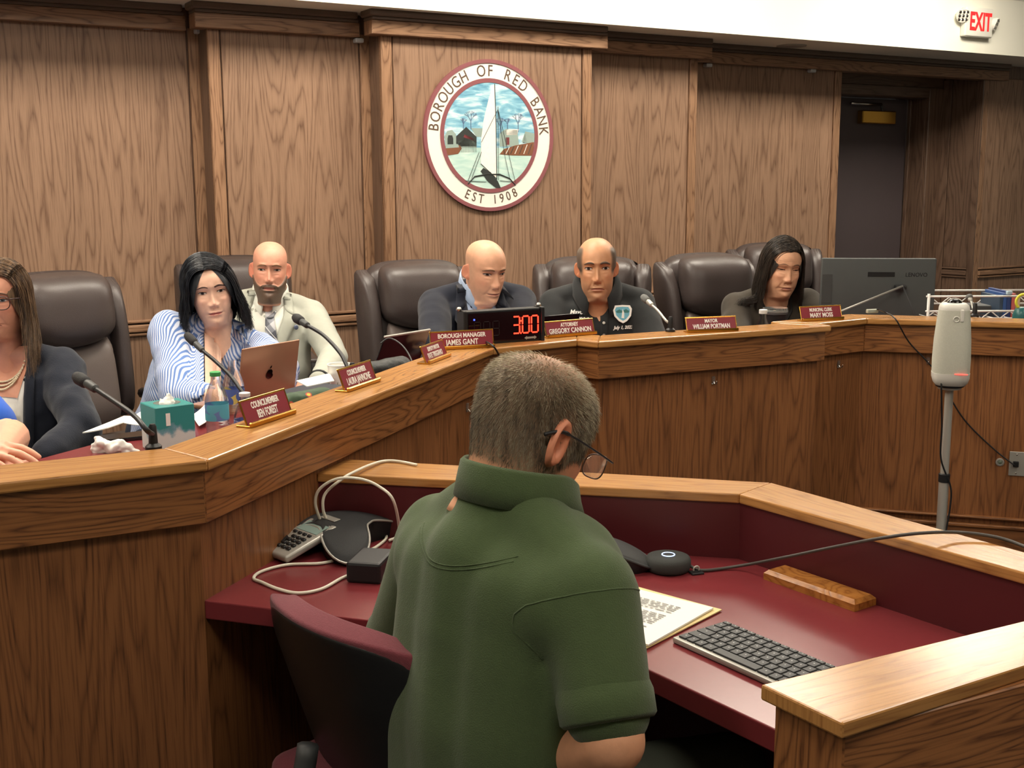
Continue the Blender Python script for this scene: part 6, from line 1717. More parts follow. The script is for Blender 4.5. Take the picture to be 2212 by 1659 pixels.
# ---- laptops
def laptop(tl, tr, dl, drr, bl, db, h, mat, label, logo=False, lean=0, edge=None):
    a, b = D(*tl, dl), D(*tr, drr); x = (b - a); x.z = 0; w = x.length; x.normalize(); n = Vector((x.y, -x.x, 0))
    if n.dot(EYE - a) < 0: n = -n
    zb = ZW + .016
    up = Vector((0, 0, 1)) * math.cos(lean) + n * math.sin(lean)
    top = (a + b) / 2; hh = (top.z - zb) / up.z
    c = top - up * hh
    Fm = frame(c, x, up)            # y = z cross x
    s = -1 if (Fm.to_3x3() @ Vector((0, 1, 0))).dot(n) > 0 else 1      # s*y points to the user
    t = Thing('laptop', label, 'laptop', (c.x, c.y, ZW), 0)
    ld = bm_obj('lid', bm_box((0, s * .003, hh / 2), (w, .006, hh), M=Fm, bev=.0028, seg=3), mat, t, smooth=.6)
    bm_obj('screen', bm_box((0, s * .0066, hh / 2), (w - .012, .0008, hh - .012), M=Fm, bev=0), M['black_gloss'], ld)
    F2 = frame(Vector((c.x, c.y, ZW)), x, (0, 0, 1)); s2 = -1 if (F2.to_3x3() @ Vector((0, 1, 0))).dot(n) > 0 else 1
    bm_obj('base', bm_box((0, s2 * .105, .008), (w, .21, .014), M=F2, bev=.004, seg=2), mat, t, smooth=.6)
    bm_obj('keyboard_deck', bm_box((0, s2 * .08, .0156), (w - .03, .10, .0012), M=F2), M['black_plastic'], t)
    if edge: bm_obj('edge_strip', bm_box((0, s * .003, hh - .002), (w, .0075, .006), M=Fm, bev=.001, seg=1), edge, ld)
    if logo:
        T = Fm @ Matrix.Translation((0, -s * .0005, hh * .50)) @ Matrix.Rotation(PI / 2, 4, 'X')
        if s < 0: T = T @ Matrix.Rotation(PI, 4, 'Y')
        pts = []
        for i in range(36):
            q = 2 * PI * i / 36 + PI / 2; r = .0165 * (1 + .10 * math.cos(3 * (q - PI / 2)) * .6 - .16 * math.exp(-((q - PI / 2) / .35) ** 2) - .16 * math.exp(-((q - 2.5 * PI) / .35) ** 2))
            x_, y_ = r * math.cos(q) * .95, r * math.sin(q)
            bx = math.hypot(x_ - .0205, y_ - .002)
            if bx < .0085: x_ = .0205 - .0085 * (.0205 - x_) / max(bx, 1e-4)
            pts.append((x_, y_))
        bmm = bmesh.new(); bmm.faces.new([bmm.verts.new(T @ Vector((x_, y_, .0012))) for x_, y_ in pts]); 
        lf = [(.0, .018), (.001, .023), (.006, .0275), (.0075, .0275), (.007, .022), (.003, .0185)]
        bmm.faces.new([bmm.verts.new(T @ Vector((x_, y_, .0012))) for x_, y_ in lf])
        bm_obj('logo', bmm, pm('mirror_logo', (60, 40, 36), .08, metal=.9), ld)
M['rose'] = pm('rose_gold_metal', (176, 132, 106), .34, metal=.45, var=.02)
laptop((524, 752), (648, 736), 3.50, 3.72, (540, 880), 3.55, .2, M['rose'], 'rose gold laptop open in front of the woman in the striped shirt', logo=True, lean=.18)
laptop((832, 727), (931, 713), 3.62, 3.80, (813, 775), 3.6, .2, M['black_gloss'], 'black laptop with silver edge open before the man in the navy suit', lean=.45, edge=M['silver'])
laptop((1160, 684), (1253, 677), 4.02, 4.12, (1160, 720), 4.0, .2, M['black_gloss'], 'black laptop open behind the attorney nameplate', lean=.15)

# ---- cup, bag, pouch, papers
p = D(734, 800, 3.62); p.z = ZW
t = Thing('paper_cup', 'white paper cup printed with green sprigs behind the nameplate', 'cup', p, 0)
hcup = D(734, 787, 3.62).z - ZW
bm_obj('wall', lathe_bm([(.026, 0), (.0385, hcup), (.0375, hcup), (.025, .003), (0, .003)], 28, cap=False), M['paper'], t, local=True, smooth=.8)
bm_obj('rim', tube_bm([(.0385 * math.cos(a), .0385 * math.sin(a), hcup) for a in np.linspace(0, 2 * PI, 32, endpoint=False)], .002, 6, closed=True), M['white'], t, local=True, smooth=True)
sp_m = pm('sprig_green', (112, 122, 84), .7)
for k in range(5):
    a0 = -PI / 2 - .5 + k * .28; zz = hcup * .35 + .012 * (k % 2)
    pth = [Vector(((.0335 + .0115 * (zz + d) / hcup * .2) * math.cos(a0 + d * 6) * 1.02, (.0335 + .0115 * (zz + d) / hcup * .2) * math.sin(a0 + d * 6) * 1.02, zz + d)) for d in np.linspace(0, .028, 6)]
    bm_obj('sprig', tube_bm(pth, .0009, 5), sp_m, t, local=True)
a, b = D(772, 803, 3.30), D(868, 800, 3.46); a.z = b.z = (a.z + b.z) / 2
t = Thing('leather_bag', 'black embossed leather bag lying on the dais desk beside the laptop', 'bag', ((a.x + b.x) / 2, (a.y + b.y) / 2, ZW), 0)
bagm = pm('embossed_black_leather', (40, 44, 44), .5, var=.2, vscale=22, bump=1.0, bscale=70)
me = blob([(a, .034, b, .034), (a - Vector((0, 0, .07)), .045, b - Vector((0, 0, .07)), .045)], .006, 5); folds(me, .004, 22, 6); link('bag_body', me, bagm, t, smooth=True)
bm_obj('bag_strap', tube_bm(smooth_path([a + Vector((.05, -.05, -.03)), (a + b) / 2 + Vector((0.02, -.06, -.045)), b + Vector((-.02, -.05, -.05))], 6), .008, 8), M['black_plastic'], t, smooth=True)
bm_obj('bag_chain', tube_bm(smooth_path([a + Vector((.09, -.065, -.05)), (a + b) / 2 + Vector((.03, -.075, -.06)), b + Vector((-.03, -.06, -.045))], 6), .003, 6), M['brass'], t, smooth=True)
def flower_mat():
    mt, nt, bs = _new('floral_print'); tc = nt.nodes.new('ShaderNodeTexCoord'); v = nt.nodes.new('ShaderNodeTexVoronoi'); v.inputs['Scale'].default_value = 30; nt.links.new(tc.outputs['Object'], v.inputs['Vector'])
    rp = nt.nodes.new('ShaderNodeValToRGB'); rp.color_ramp.interpolation = 'CONSTANT'; e = rp.color_ramp.elements; e[0].color = (*lin((216, 190, 60)), 1); e[1].position = .16; e[1].color = (*lin((190, 70, 60)), 1); e.new(.26).color = (*lin((62, 84, 60)), 1)
    nt.links.new(v.outputs['Distance'], rp.inputs[0]); nt.links.new(rp.outputs[0], bs.inputs['Base Color']); bs.inputs['Roughness'].default_value = .7; return mt
fm = flower_mat()
p = D(656, 852, 3.05); zt_ = p.z
me = blob([(p + Vector((-.05, -.02, -.025)), .03, p + Vector((.04, .06, -.02)), .03), (p + Vector((-.05, -.02, -.10)), .035, p + Vector((.04, .06, -.10)), .035)], .004, 5); folds(me, .003, 30, 2)
tag(link('floral_pouch', me, fm, smooth=True), 'green pouch printed with yellow and red flowers beside the rose laptop', 'pouch')
p = D(690, 838, 3.35)
def sheet(name, corners, z, mat, label, cat, th=.0015, parent=None, curl=0):
    P = [G(*c, z) for c in corners]
    rows = []
    for i in range(9):
        v = i / 8; rows.append([P[0].lerp(P[1], u).lerp(P[3].lerp(P[2], u), v) + Vector((0, 0, curl * (u * u + v * v * .5))) for u in np.linspace(0, 1, 9)])
    if (rows[0][-1] - rows[0][0]).cross(rows[-1][0] - rows[0][0]).z < 0: rows = [r[::-1] for r in rows]
    o = bm_obj(name, thick_grid(rows, th), mat, parent, smooth=.5)
    return tag(o, label, cat) if parent is None else o
q = G(676, 830, .925)
def block(name, c, size, rz, mat, label, cat, bev=.002):
    return tag(bm_obj(name, bm_box(c, size, rz, bev, 2), mat), label, cat)
block('notebook', Vector((q.x, q.y, ZW + .055)), (.20, .15, .11), 1.1, pm('notebook_navy', (44, 50, 62), .5, var=.2, vscale=40), 'dark notebook pile behind the floral pouch', 'notebook')
sheet('paper_sheet', [(640, 822), (712, 806), (722, 822), (664, 834)], .913, M['paper'], 'white paper lying on the dark notebooks beside the paper cup', 'paper', .003)
sheet('paper_sheet', [(178, 934), (232, 928), (306, 903), (268, 900)], ZW + .004, M['paper'], 'white paper lying on the dais desk beside the crumpled tissue', 'paper', .003, curl=.006)
sheet('paper_sheet', [(250, 908), (310, 900), (340, 918), (300, 925)], ZW + .008, M['paper'], 'white paper behind the tissue box with a lifted corner', 'paper', .002, curl=.02)
sheet('paper_sheet', [(415, 896), (446, 880), (470, 905), (430, 925)], ZW + .006, M['paper'], 'white paper between the tissue box and the green capped bottle', 'paper', .002, curl=.015)
c0 = G(272, 948, ZW)
block('smartphone', Vector((c0.x, c0.y, ZW + .006)), (.15, .075, .010), .5, M['black_gloss'], 'dark smartphone lying face up beside the crumpled tissue', 'smartphone')
pth = smooth_path([D(822, 742, 3.45), D(838, 731, 3.45), D(856, 736, 3.42), D(874, 752, 3.38), D(888, 776, 3.3), D(893, 800, 3.25)], 6)
tag(bm_obj('arching_wire', tube_bm(pth, .0022, 6), M['dark_grey'], smooth=True), 'thin grey cord arching in front of the black laptop', 'cord')

# ================================================================ monitor, rack and camera at the right wing
def monitor():
    d = 4.72; tl, tr = D(1776.5, 557.5, d), D(2024.5, 558.5, d - .02); x = tr - tl; w = x.length; h = .30; c = (tl + tr) / 2
    Fm = frame(c, x, (0, 0, 1)); n = Fm.to_3x3() @ Vector((0, 1, 0))       # y points away from us
    t = Thing('monitor', 'dark grey all in one computer seen from the back with a slanting stand', 'monitor', (c.x, c.y, ZW), 0)
    body = pm('monitor_grey', (76, 80, 80), .5, var=.05, vscale=20, bump=.15, bscale=900)
    bm_obj('case', bm_box((0, .012, -h / 2), (w, .024, h), M=Fm, bev=.005, seg=3), body, t, smooth=.6)
    bm_obj('screen', bm_box((0, .0245, -h / 2), (w - .02, .001, h - .02), M=Fm), M['black_gloss'], t)
    u = w / 248.0
    px = lambda X, Y: Vector(((X - 1900.5) * u, 0, -(Y - 558) * u))
    q = px(1906, 593); bm_obj('vent', bm_box(q + Vector((0, -.0008, 0)), (58 * u, .002, 10 * u), M=Fm), M['black_plastic'], t)
    q = px(1789, 625); bm_obj('access_panel', bm_box(q + Vector((0, -.0006, 0)), (22 * u, .0016, 64 * u), M=Fm, bev=.0006, seg=1), pm('monitor_panel', (70, 73, 73), .5), t)
    text('LENOVO', .024, M['black_plastic'], t, Fm @ Matrix.Translation(px(1982, 594) + Vector((0, -.0006, 0))) @ Matrix.Rotation(PI / 2, 4, 'X'), sx=.92, depth=.0005)
    # stand: bracket with a long slanting leg
    a, b = D(1950, 618, d - .045), D(1815, 673, d - .14); zz = b.z
    bm_obj('stand_leg', tube_bm([a, b, Vector((b.x - .04, b.y - .04, ZW + .08)), Vector((b.x - .06, b.y - .05, ZW + .005))], .0045, 8), M['silver'], t, smooth=True)
    bm_obj('stand_leg', tube_bm([a, D(1978, 684, d - .06), Vector((D(1990, 700, d - .06).x, D(1990, 700, d - .06).y, ZW + .005))], .003, 8), M['dark_grey'], t, smooth=True)
    bm_obj('stand_hinge', bm_box(a + Vector((-.005, .012, -.006)), (.045, .03, .018), 0, .004, 2), M['black_plastic'], t)
    bm_obj('stand_neck', bm_box((0, .0, -h - .02), (.18, .03, .09), M=Fm, bev=.006, seg=2), M['dark_grey'], t)
    bm_obj('stand_foot', bm_box(Vector((c.x, c.y - .02, ZW + .008)), (.26, .18, .014), 0, .004, 2), M['dark_grey'], t)
    for k in range(1): bm_obj('stand_post', bm_box(Vector((c.x, c.y + .0, (ZW + c.z - h) / 2)), (.06, .02, c.z - h - ZW), 0, .003, 1), M['dark_grey'], t)
monitor()
# cord with white plug over the dais edge, caught on the hook
a = D(1872, 672, 4.2)
t = Thing('plug_cord', 'black cord with a pale plug running over the dais wing edge to the hook', 'cord', (a.x, a.y, ZT), 0)
bm_obj('plug', bm_box(D(1884, 672, 4.16), (.045, .016, .014), .35, .003, 2), pm('plug_beige', (170, 172, 156), .5), t)
hk, hn, ht = dais_pt(2003, 780, 7); lq = dais_pt(2096, 921, 7)
e1 = G(1935, 690, ZT + .006)
bm_obj('cable', tube_bm(smooth_path([D(1895, 668, 4.14), G(1915, 676, ZT + .012), e1, dais_pt(1962, 735, 7)[0] + hn * .035, hk + hn * .02, dais_pt(2030, 815, 7)[0] + hn * .015, dais_pt(2065, 880, 7)[0] + hn * .01, lq[0] + hn * .006, dais_pt(2150, 972, 7)[0] + hn * .01, dais_pt(2192, 1004, 7)[0] + hn * .02], 6), .0026, 8), M['black_plastic'], t, smooth=True)
# wall plate and round fitting on the dais wing
wp_, n, tt = dais_pt(2203, 1002, 7); rz = math.atan2(tt.y, tt.x)
pl = Thing('wall_plate', 'brushed metal outlet plate with a plugged jack on the dais wing', 'outlet plate', wp_, rz)
bm_obj('plate', bm_box(wp_ + n * .002, (.072, .004, .088), rz, .001, 1), M['silver'], pl)
Tn = frame(wp_ + n * .0042, tt, (0, 0, 1))
for dz in (-.034, .034): bm_obj('screw', lathe_bm([(.0035, 0), (.003, .0015), (0, .0018)], 10, Tn @ Matrix.Translation((-.012, 0, dz)) @ Matrix.Rotation(PI / 2, 4, 'X')), M['chrome'], pl, smooth=True)
bm_obj('jack', bm_box(wp_ + n * .008 - tt * .014, (.018, .012, .02), rz, .001, 1), M['black_plastic'], pl)
text('DATA', .008, M['black_plastic'], pl, Tn @ Matrix.Translation((.012, -.0003, .022)) @ Matrix.Rotation(PI / 2, 4, 'X')) if False else None
kp, n, tt = dais_pt(2160, 998, 7)
kn = Thing('round_fitting', 'small round metal fitting on the dais wing beside the outlet plate', 'fitting', kp, 0)
Tk = frame(kp, tt, (0, 0, 1)) @ Matrix.Rotation(PI / 2, 4, 'X')
bm_obj('ring', lathe_bm([(.0145, 0), (.0145, .003), (.010, .0045), (.009, .003)], 20, Tk), M['silver'], kn, smooth=.7); bm_obj('core', lathe_bm([(.0092, .001), (.007, .004), (0, .0045)], 16, Tk), pm('fitting_core', (120, 132, 116), .4), kn, smooth=True)

# ---- meeting camera tower on a pole
def owl():
    d = 3.73; top, bot = D(2055, 650, d), D(2055, 830, d); c = D(2057, 740, d)
    t = Thing('conference_camera', 'light grey tower conference camera standing on a silver pole', 'camera', (c.x, c.y, 0), -.25)
    H_ = top.z - bot.z; zb = bot.z
    def sq(r, k=40, n=3.2):
        return [(r * math.copysign(abs(math.cos(a)) ** (2 / n), math.cos(a)), r * math.copysign(abs(math.sin(a)) ** (2 / n), math.sin(a))) for a in np.linspace(0, 2 * PI, k, endpoint=False)]
    def loft(prof, cap=True):
        b = bmesh.new(); rows = [[b.verts.new((x, y, z)) for x, y in sq(r)] for r, z in prof]
        for r0, r1 in zip(rows, rows[1:]):
            for i in range(40): b.faces.new((r0[i], r0[(i + 1) % 40], r1[(i + 1) % 40], r1[i]))
        if cap: b.faces.new(rows[0][::-1]); b.faces.new(rows[-1])
        return b
    cloth_ = pm('speaker_cloth', (196, 196, 182), .85, var=.08, vscale=220, bump=.6, bscale=900); shell = pm('owl_shell', (214, 212, 204), .4)
    z = lambda f: zb + H_ * f
    bm_obj('fabric_body', loft([(.0575, z(.14)), (.0585, z(.3)), (.056, z(.55)), (.050, z(.80)), (.047, z(.90))]), cloth_, t, local=True, smooth=.8)
    bm_obj('base_shell', loft([(.046, z(.0)), (.053, z(.03)), (.058, z(.09)), (.0585, z(.15))]), shell, t, local=True, smooth=.8)
    bm_obj('top_shell', loft([(.0475, z(.87)), (.0465, z(.92)), (.044, z(.955)), (.036, z(.975)), (.024, z(.98))]), shell, t, local=True, smooth=.8)
    bm_obj('lens_dome', lathe_bm([(.024, z(.978)), (.023, z(.99)), (.016, z(1.012)), (.007, z(1.02)), (0, z(1.021))], 20), M['black_gloss'], t, local=True, smooth=True)
    bm_obj('lens_cage', tube_bm([(.022 * math.cos(a), 0, z(.985) + .012 * math.sin(a)) for a in np.linspace(0, PI, 13)], .0015, 6), M['white_plastic'], t, local=True, smooth=True)
    bm_obj('volume_strap', bm_box((.020, -.0475, z(.84)), (.012, .008, .040), 0, .003, 2), shell, t, local=True)
    bm_obj('round_button', tube_bm([(.003 + .0085 * math.cos(a), -.0505, z(.80) + .0085 * math.sin(a)) for a in np.linspace(0, 2 * PI, 20, endpoint=False)], .0018, 6, closed=True), shell, t, local=True, smooth=True)
    bm_obj('status_light', bm_box((.026, -.0588, z(.155)), (.040, .0022, .003), 0, .0005, 1), pm('light_red', (255, 90, 80), .4, emit=(255, 70, 60), es=2.5), t, local=True)
    bm_obj('base_ring', lathe_bm([(.044, zb - .006), (.046, zb - .003), (.046, zb + .002)], 24), M['black_plastic'], t, local=True, smooth=.6)
    bm_obj('mount_plate', lathe_bm([(.012, zb - .02), (.037, zb - .014), (.038, zb - .005), (.03, zb - .004)], 24), M['silver'], t, local=True, smooth=.6)
    zj = D(2048, 1030, d).z
    bm_obj('upper_pole', lathe_bm([(.0135, zj), (.0135, zb - .015)], 18), pm('pole_silver', (200, 198, 190), .32, metal=.5), t, local=True, smooth=.6)
    bm_obj('pole_collar', lathe_bm([(.015, zj - .018), (.0185, zj - .016), (.0185, zj + .010), (.015, zj + .013)], 18), M['black_plastic'], t, local=True, smooth=.6)
    bm_obj('lower_pole', lathe_bm([(.0165, .02), (.0165, zj - .016)], 18), bpy.data.materials['pole_silver'], t, local=True, smooth=.6)
    for i in range(3):
        a = 2 * PI * i / 3 + .4; bm_obj('tripod_leg', tube_bm([dirz(a) * .01 + Vector((0, 0, .22)), dirz(a) * .2 + Vector((0, 0, .012))], .009, 8), M['silver'], t, local=True, smooth=True)
    cb = bm_obj('power_cable', tube_bm(smooth_path([(-.032, -.045, z(.06)), (-.030, -.05, z(-.06)), (-.020, -.03, z(-.5)), (-.016, -.02, z(-.9)), (.02, -.012, zj - .03), (.022, -.014, zj - .1), (.012, -.02, zj - .2), (.02, -.02, .3)], 6), .0028, 8), M['black_plastic'], t, local=True, smooth=True)
owl()

# ---- white wire rack with folders behind the right wing
def rack():
    d0, d1 = 4.55, 4.80
    zt, zl, zb = D(2100, 640, d0).z, D(2100, 672, d0).z, D(2100, 688, d0).z
    c = D(2140, 690, 4.65); t = Thing('wire_rack', 'white wire rack holding folders behind the dais wing', 'rack', (c.x, c.y, ZW), 0)
    x0, x1 = D(2000, 660, d0).x, D(2300, 660, d0).x
    wm = pm('white_wire', (232, 230, 224), .4)
    P = lambda x, y, z: Vector((x, y + (x - x0) * -.02, z))
    zt2 = D(2100, 627, d1).z
    for y, z in ((d0, zt), (d1, zt2), (d0, zl), (d0, zb), (d1, zl + .004)):
        bm_obj('rail', tube_bm([P(x0, y, z), P(x1, y, z)], .0042, 8), wm, t, smooth=True)
    for y, za, zb_ in ((d0, zl, zb), (d1, zl + .03, zl - .0)):
        n = 15; pts = [P(x0 + (x1 - x0) * i / n, y, za if i % 2 else zb_) for i in range(n + 1)]
        bm_obj('zigzag_wire', tube_bm(pts, .003, 6), wm, t, smooth=True)
    for i in range(9): bm_obj('cross_wire', tube_bm([P(x0 + (x1 - x0) * (i + .5) / 9, d0, zb), P(x0 + (x1 - x0) * (i + .5) / 9, d1, zl - .03)], .0022, 6), wm, t)
    for x in (x0 + .01, x1 - .01):
        for y in (d0, d1): bm_obj('post', tube_bm([P(x, y, ZW), P(x, y, zt2 + .01)], .006, 8), wm, t, smooth=True)
    def folder(px0, px1, py, col, y, lbl, h=.20, th=None):
        a, b = D(px0, py, y), D(px1, py, y)
        block('folder', Vector(((a.x + b.x) / 2, y + .10, a.z - h / 2)), (max(.006, b.x - a.x), .19, h), 0, pm('folder_%d' % len(bpy.data.materials), col, .5, var=.1, vscale=30), lbl, 'folder', .002)
    folder(2161, 2169, 640, (58, 74, 92), 4.60, 'slate blue folder at the end of the wire rack'); folder(2169.5, 2177, 634, (52, 84, 140), 4.60, 'blue folder between slate and navy ones in the wire rack')
    folder(2177.5, 2187, 630, (44, 62, 110), 4.60, 'navy folder beside the red one in the wire rack'); folder(2187.5, 2196, 634, (190, 96, 92), 4.60, 'red folder beside the navy one in the wire rack'); folder(2196.5, 2206, 640, (206, 178, 150), 4.60, 'tan folder beside the red one in the wire rack')
    a = D(2180, 632, 4.53)
    tag(bm_obj('paper_clip_tag', bm_box(a, (.03, .01, .014), .5, .003, 2), pm('pale_blue', (196, 222, 236), .5)), 'pale blue plastic tag on top of the folders', 'tag')
    block('document_tray', Vector((D(2122, 668, 4.62).x, 4.68, D(2122, 668, 4.62).z)), (.075, .12, .03), 0, M['dark_grey'], 'dark grey case lying in the wire rack', 'case', .004)
    p = D(2208, 690, 4.40); p.z = ZW
    h = D(2208, 663, 4.40).z - ZW
    tl = Thing('teal_bottle', 'dark teal bottle with a yellow carrying loop beside the wire rack', 'bottle', p, 0)
    bm_obj('flask', lathe_bm([(.034, 0), (.036, .01), (.036, h - .03), (.028, h - .008), (.016, h), (0, h)], 24), pm('teal_plastic', (34, 92, 92), .3), tl, local=True, smooth=.7)
    bm_obj('loop', tube_bm([(.0 + .028 * math.cos(a), .0, h + .020 + .028 * math.sin(a)) for a in np.linspace(0, 2 * PI, 24, endpoint=False)], .0055, 8, closed=True), pm('yellow_rubber', (222, 218, 70), .5), tl, local=True, smooth=True)
rack()

# ================================================================ things on the clerk's desk
# ---- conference phones
def lobed_phone(c, rz, R, label, keypad=True, dark=False):
    t = Thing('conference_phone', label, 'phone', c, rz)
    na, nr = 96, 14
    def rad(a):      # three lobes at 0, 120, 240 degrees
        k = math.cos(3 * a); return R * (.40 + .60 * max(0, (k + 1) / 2) ** 1.7)
    def shape(f, s0, zoff):
        rows = []
        for i in range(nr + 1):
            r = i / nr; row = []
            for j in range(na + 1):
                a = 2 * PI * j / na; q = rad(a) * r * s0
                z = .058 * (1 - (q / (R * 1.06)) ** 2) + zoff - .006 * (r > .97)
                row.append(Vector((q * math.cos(a), q * math.sin(a), max(.004, z))))
            rows.append(row)
        return rows
    gr = pm('phone_grille_%d' % len(bpy.data.materials), (54, 56, 58) if not dark else (74, 76, 76), .55, bump=1.0, bscale=1200)
    rows = shape(0, .965, .003)
    bm_obj('speaker_grille', grid_bm(rows), gr, t, local=True, smooth=True)
    rim = [Vector((rad(2 * PI * j / na) * math.cos(2 * PI * j / na) * .985, rad(2 * PI * j / na) * math.sin(2 * PI * j / na) * .985, max(.006, .058 * (1 - (rad(2 * PI * j / na) * .985 / (R * 1.06)) ** 2)))) for j in range(na)]
    bm_obj('silver_rim', tube_bm(rim, .0026, 6, closed=True), M['silver'] if not dark else M['dark_grey'], t, local=True, smooth=True)
    sk = [[Vector((p.x, p.y, p.z)) for p in rim + [rim[0]]], [Vector((p.x * .9, p.y * .9, .0)) for p in rim + [rim[0]]]]
    bm_obj('skirt', grid_bm(sk), M['black_plastic'], t, local=True, smooth=True)
    if keypad:
        a0 = PI / 3        # the valley that faces the user
        K = Matrix.Rotation(a0 - PI / 2, 4, 'Z') @ Matrix.Translation((0, R * .62, .030)) @ Matrix.Rotation(-.28, 4, 'X')
        kp_ = bm_obj('keypad', bm_box((0, 0, 0), (R * .56, R * .80, .016), M=K, bev=.006, seg=3), M['silver'], t, local=True, smooth=.6)
        bm_obj('display', bm_box((0, -R * .22, .0092), (R * .42, R * .20, .001), M=K), pm('lcd', (142, 166, 160), .2), kp_, local=True)
        bm_obj('display_bezel', bm_box((0, -R * .22, .0082), (R * .48, R * .26, .001), M=K, bev=.0004, seg=1), M['silver'], kp_, local=True)
        b = bmesh.new()
        for r_ in range(4):
            for cc in range(3): bm_box(((cc - 1.5) * R * .10, R * (.03 + r_ * .075), .010), (R * .075, R * .048, .005), M=K, bev=.0015, seg=1, bm=b)
        keys = [bm_obj('key', bm_box(((cc - 1.5) * R * .10, R * (.03 + r_ * .075), .010), (R * .075, R * .048, .005), M=K, bev=.0015, seg=1), M['black_plastic'], kp_, local=True) for r_ in range(4) for cc in range(3)]
        b.free()
        for cc in range(4): bm_obj('key', bm_box(((cc - 1.5) * R * .10, -R * .06, .010), (R * .06, R * .04, .004), M=K, bev=.001, seg=1), M['black_plastic'], kp_, local=True)
        bm_obj('dial_pad', lathe_bm([(R * .085, .008), (R * .08, .011), (R * .03, .0112), (R * .025, .009), (0, .009)], 20, K @ Matrix.Translation((R * .16, R * .14, 0))), M['black_plastic'], kp_, local=True, smooth=.6)
    bm_obj('brand_badge', bm_box((0, 0, 0), (R * .30, R * .10, .002), M=Matrix.Rotation(PI / 3 - PI / 2, 4, 'Z') @ Matrix.Translation((-.0, R * .16, .0600)) @ Matrix.Rotation(-.1, 4, 'X'), bev=.0006, seg=1), M['silver'], t, local=True)
    return t
c = G(738, 1172, ZD); a = G(757, 1224, ZD)
ang = math.atan2(a.y - c.y, a.x - c.x)
lobed_phone(c, ang - 2 * PI / 3, (a - c).length * 1.04, 'black and silver three legged conference phone with a keypad')
c2 = G(1262, 1222, ZD)
lobed_phone(c2, math.atan2(-.25, 1), .145, 'dark grey conference speaker partly hidden by the speaker in green', keypad=False, dark=True)
bx = G(782, 1262, ZD)
block('desk_charger', Vector((bx.x + .012, bx.y + .05, ZD + .021)), (.07, .10, .042), -.2, M['black_plastic'], 'black plastic box on the desk beside the green shirted speaker', 'box', .006)

# ---- white network cable in loops
LZ = ZL + .004
pts = [G(900, 1004, LZ), G(860, 996.5, LZ), G(830, 996, LZ), G(800, 1004, LZ + .004), D(768, 1018, 2.44), D(740, 1034, 2.39), D(703, 1066, 2.38), D(698, 1100, 2.38), D(708, 1128, 2.39), D(716, 1150, 2.40)]
cb = Thing('network_cable', 'white network cable looping over the desk and low ledge', 'cable', G(650, 1215, ZD), 0)
wc = pm('white_cable', (226, 222, 204), .5)
bm_obj('cable_loop', tube_bm(smooth_path(pts, 8), .0032, 8), wc, cb, smooth=True)
bm_obj('cable_loop', tube_bm(smooth_path([D(700, 1150, 2.41), D(692, 1125, 2.39), D(681, 1085, 2.37), D(692, 1055, 2.36), D(730, 1034, 2.36), D(780, 1035, 2.36), D(820, 1052, 2.36), D(850, 1082, 2.35), G(862, 1150, ZD + .02), G(840, 1168, ZD + .004)], 8), .0032, 8), wc, cb, smooth=True)
bm_obj('cable_loop', tube_bm(smooth_path([G(735, 1208, ZD + .004), G(690, 1217, ZD + .004), G(620, 1220, ZD + .004), G(566, 1234, ZD + .004), G(548, 1249, ZD + .004), G(566, 1258, ZD + .004), G(600, 1272, ZD + .004), G(645, 1281, ZD + .004), G(695, 1272, ZD + .004), G(740, 1248, ZD + .004), G(775, 1236, ZD + .004)], 8), .0032, 8), wc, cb, smooth=True)
bm_obj('cable_loop', tube_bm(smooth_path([G(778, 1134, ZD + .01), G(800, 1134, ZD + .006), G(820, 1142, ZD + .004), G(835, 1160, ZD + .004), G(815, 1180, ZD + .004), G(790, 1192, ZD + .004)], 8), .0032, 8), wc, cb, smooth=True)

# ---- round speakerphone, clip, cords
c = G(1443, 1231, ZD)
t = Thing('speakerphone', 'round charcoal speakerphone with a glowing blue white ring', 'speaker', c, 0)
cm = pm('charcoal_mesh', (62, 64, 62), .8, bump=.8, bscale=1400)
bm_obj('body', lathe_bm([(.036, 0), (.042, .003), (.045, .012), (.045, .022), (.042, .028), (.034, .031), (0, .032)], 40), cm, t, local=True, smooth=True)
bm_obj('light_ring', tube_bm([(.0125 * math.cos(a), .0125 * math.sin(a), .0322) for a in np.linspace(0, 2 * PI, 28, endpoint=False)], .0011, 6, closed=True), pm('ring_glow', (200, 220, 255), .4, emit=(170, 200, 255), es=2.2), t, local=True, smooth=True)
bm_obj('touch_disc', lathe_bm([(0, .0326), (.0112, .0324)], 24), M['dark_grey'], t, local=True)
r_ = Vector((c.x, c.y, 0))
tag(bm_obj('speaker_cord', tube_bm(smooth_path([c + Vector((-.044, .008, .012)), G(1378, 1218, ZD + .004), G(1360, 1212, ZD + .006), G(1338, 1213, ZD + .004), G(1310, 1220, ZD + .004)], 8), .0026, 8), M['dark_grey'], smooth=True), 'short grey cord between the round speakerphone and the speaker beside it', 'cord')
cd = [c + Vector((.043, -.006, .010)), G(1520, 1232, ZD + .004), G(1600, 1222, ZD + .01), D(1700, 1203, 2.12), D(1800, 1182, 2.05), D(1900, 1163, 1.97), G(1985, 1152, ZL + .02), G(2070, 1150, ZL + .012), G(2150, 1160, ZL + .008), G(2212, 1180, ZL + .004), G(2290, 1215, ZL + .004)]
tag(bm_obj('speaker_cord', tube_bm(smooth_path(cd, 8), .0032, 8), pm('cord_grey', (74, 70, 66), .5), smooth=True), 'long grey cord from the round speakerphone rising over the low ledge', 'cord')
c = G(1504, 1239, ZD)
t = Thing('cable_clip', 'small black adhesive cable clip beside the round speakerphone', 'clip', c, .3)
bm_obj('pad', bm_box((0, 0, .002), (.026, .02, .004), 0, .001, 1), M['black_plastic'], t, local=True)
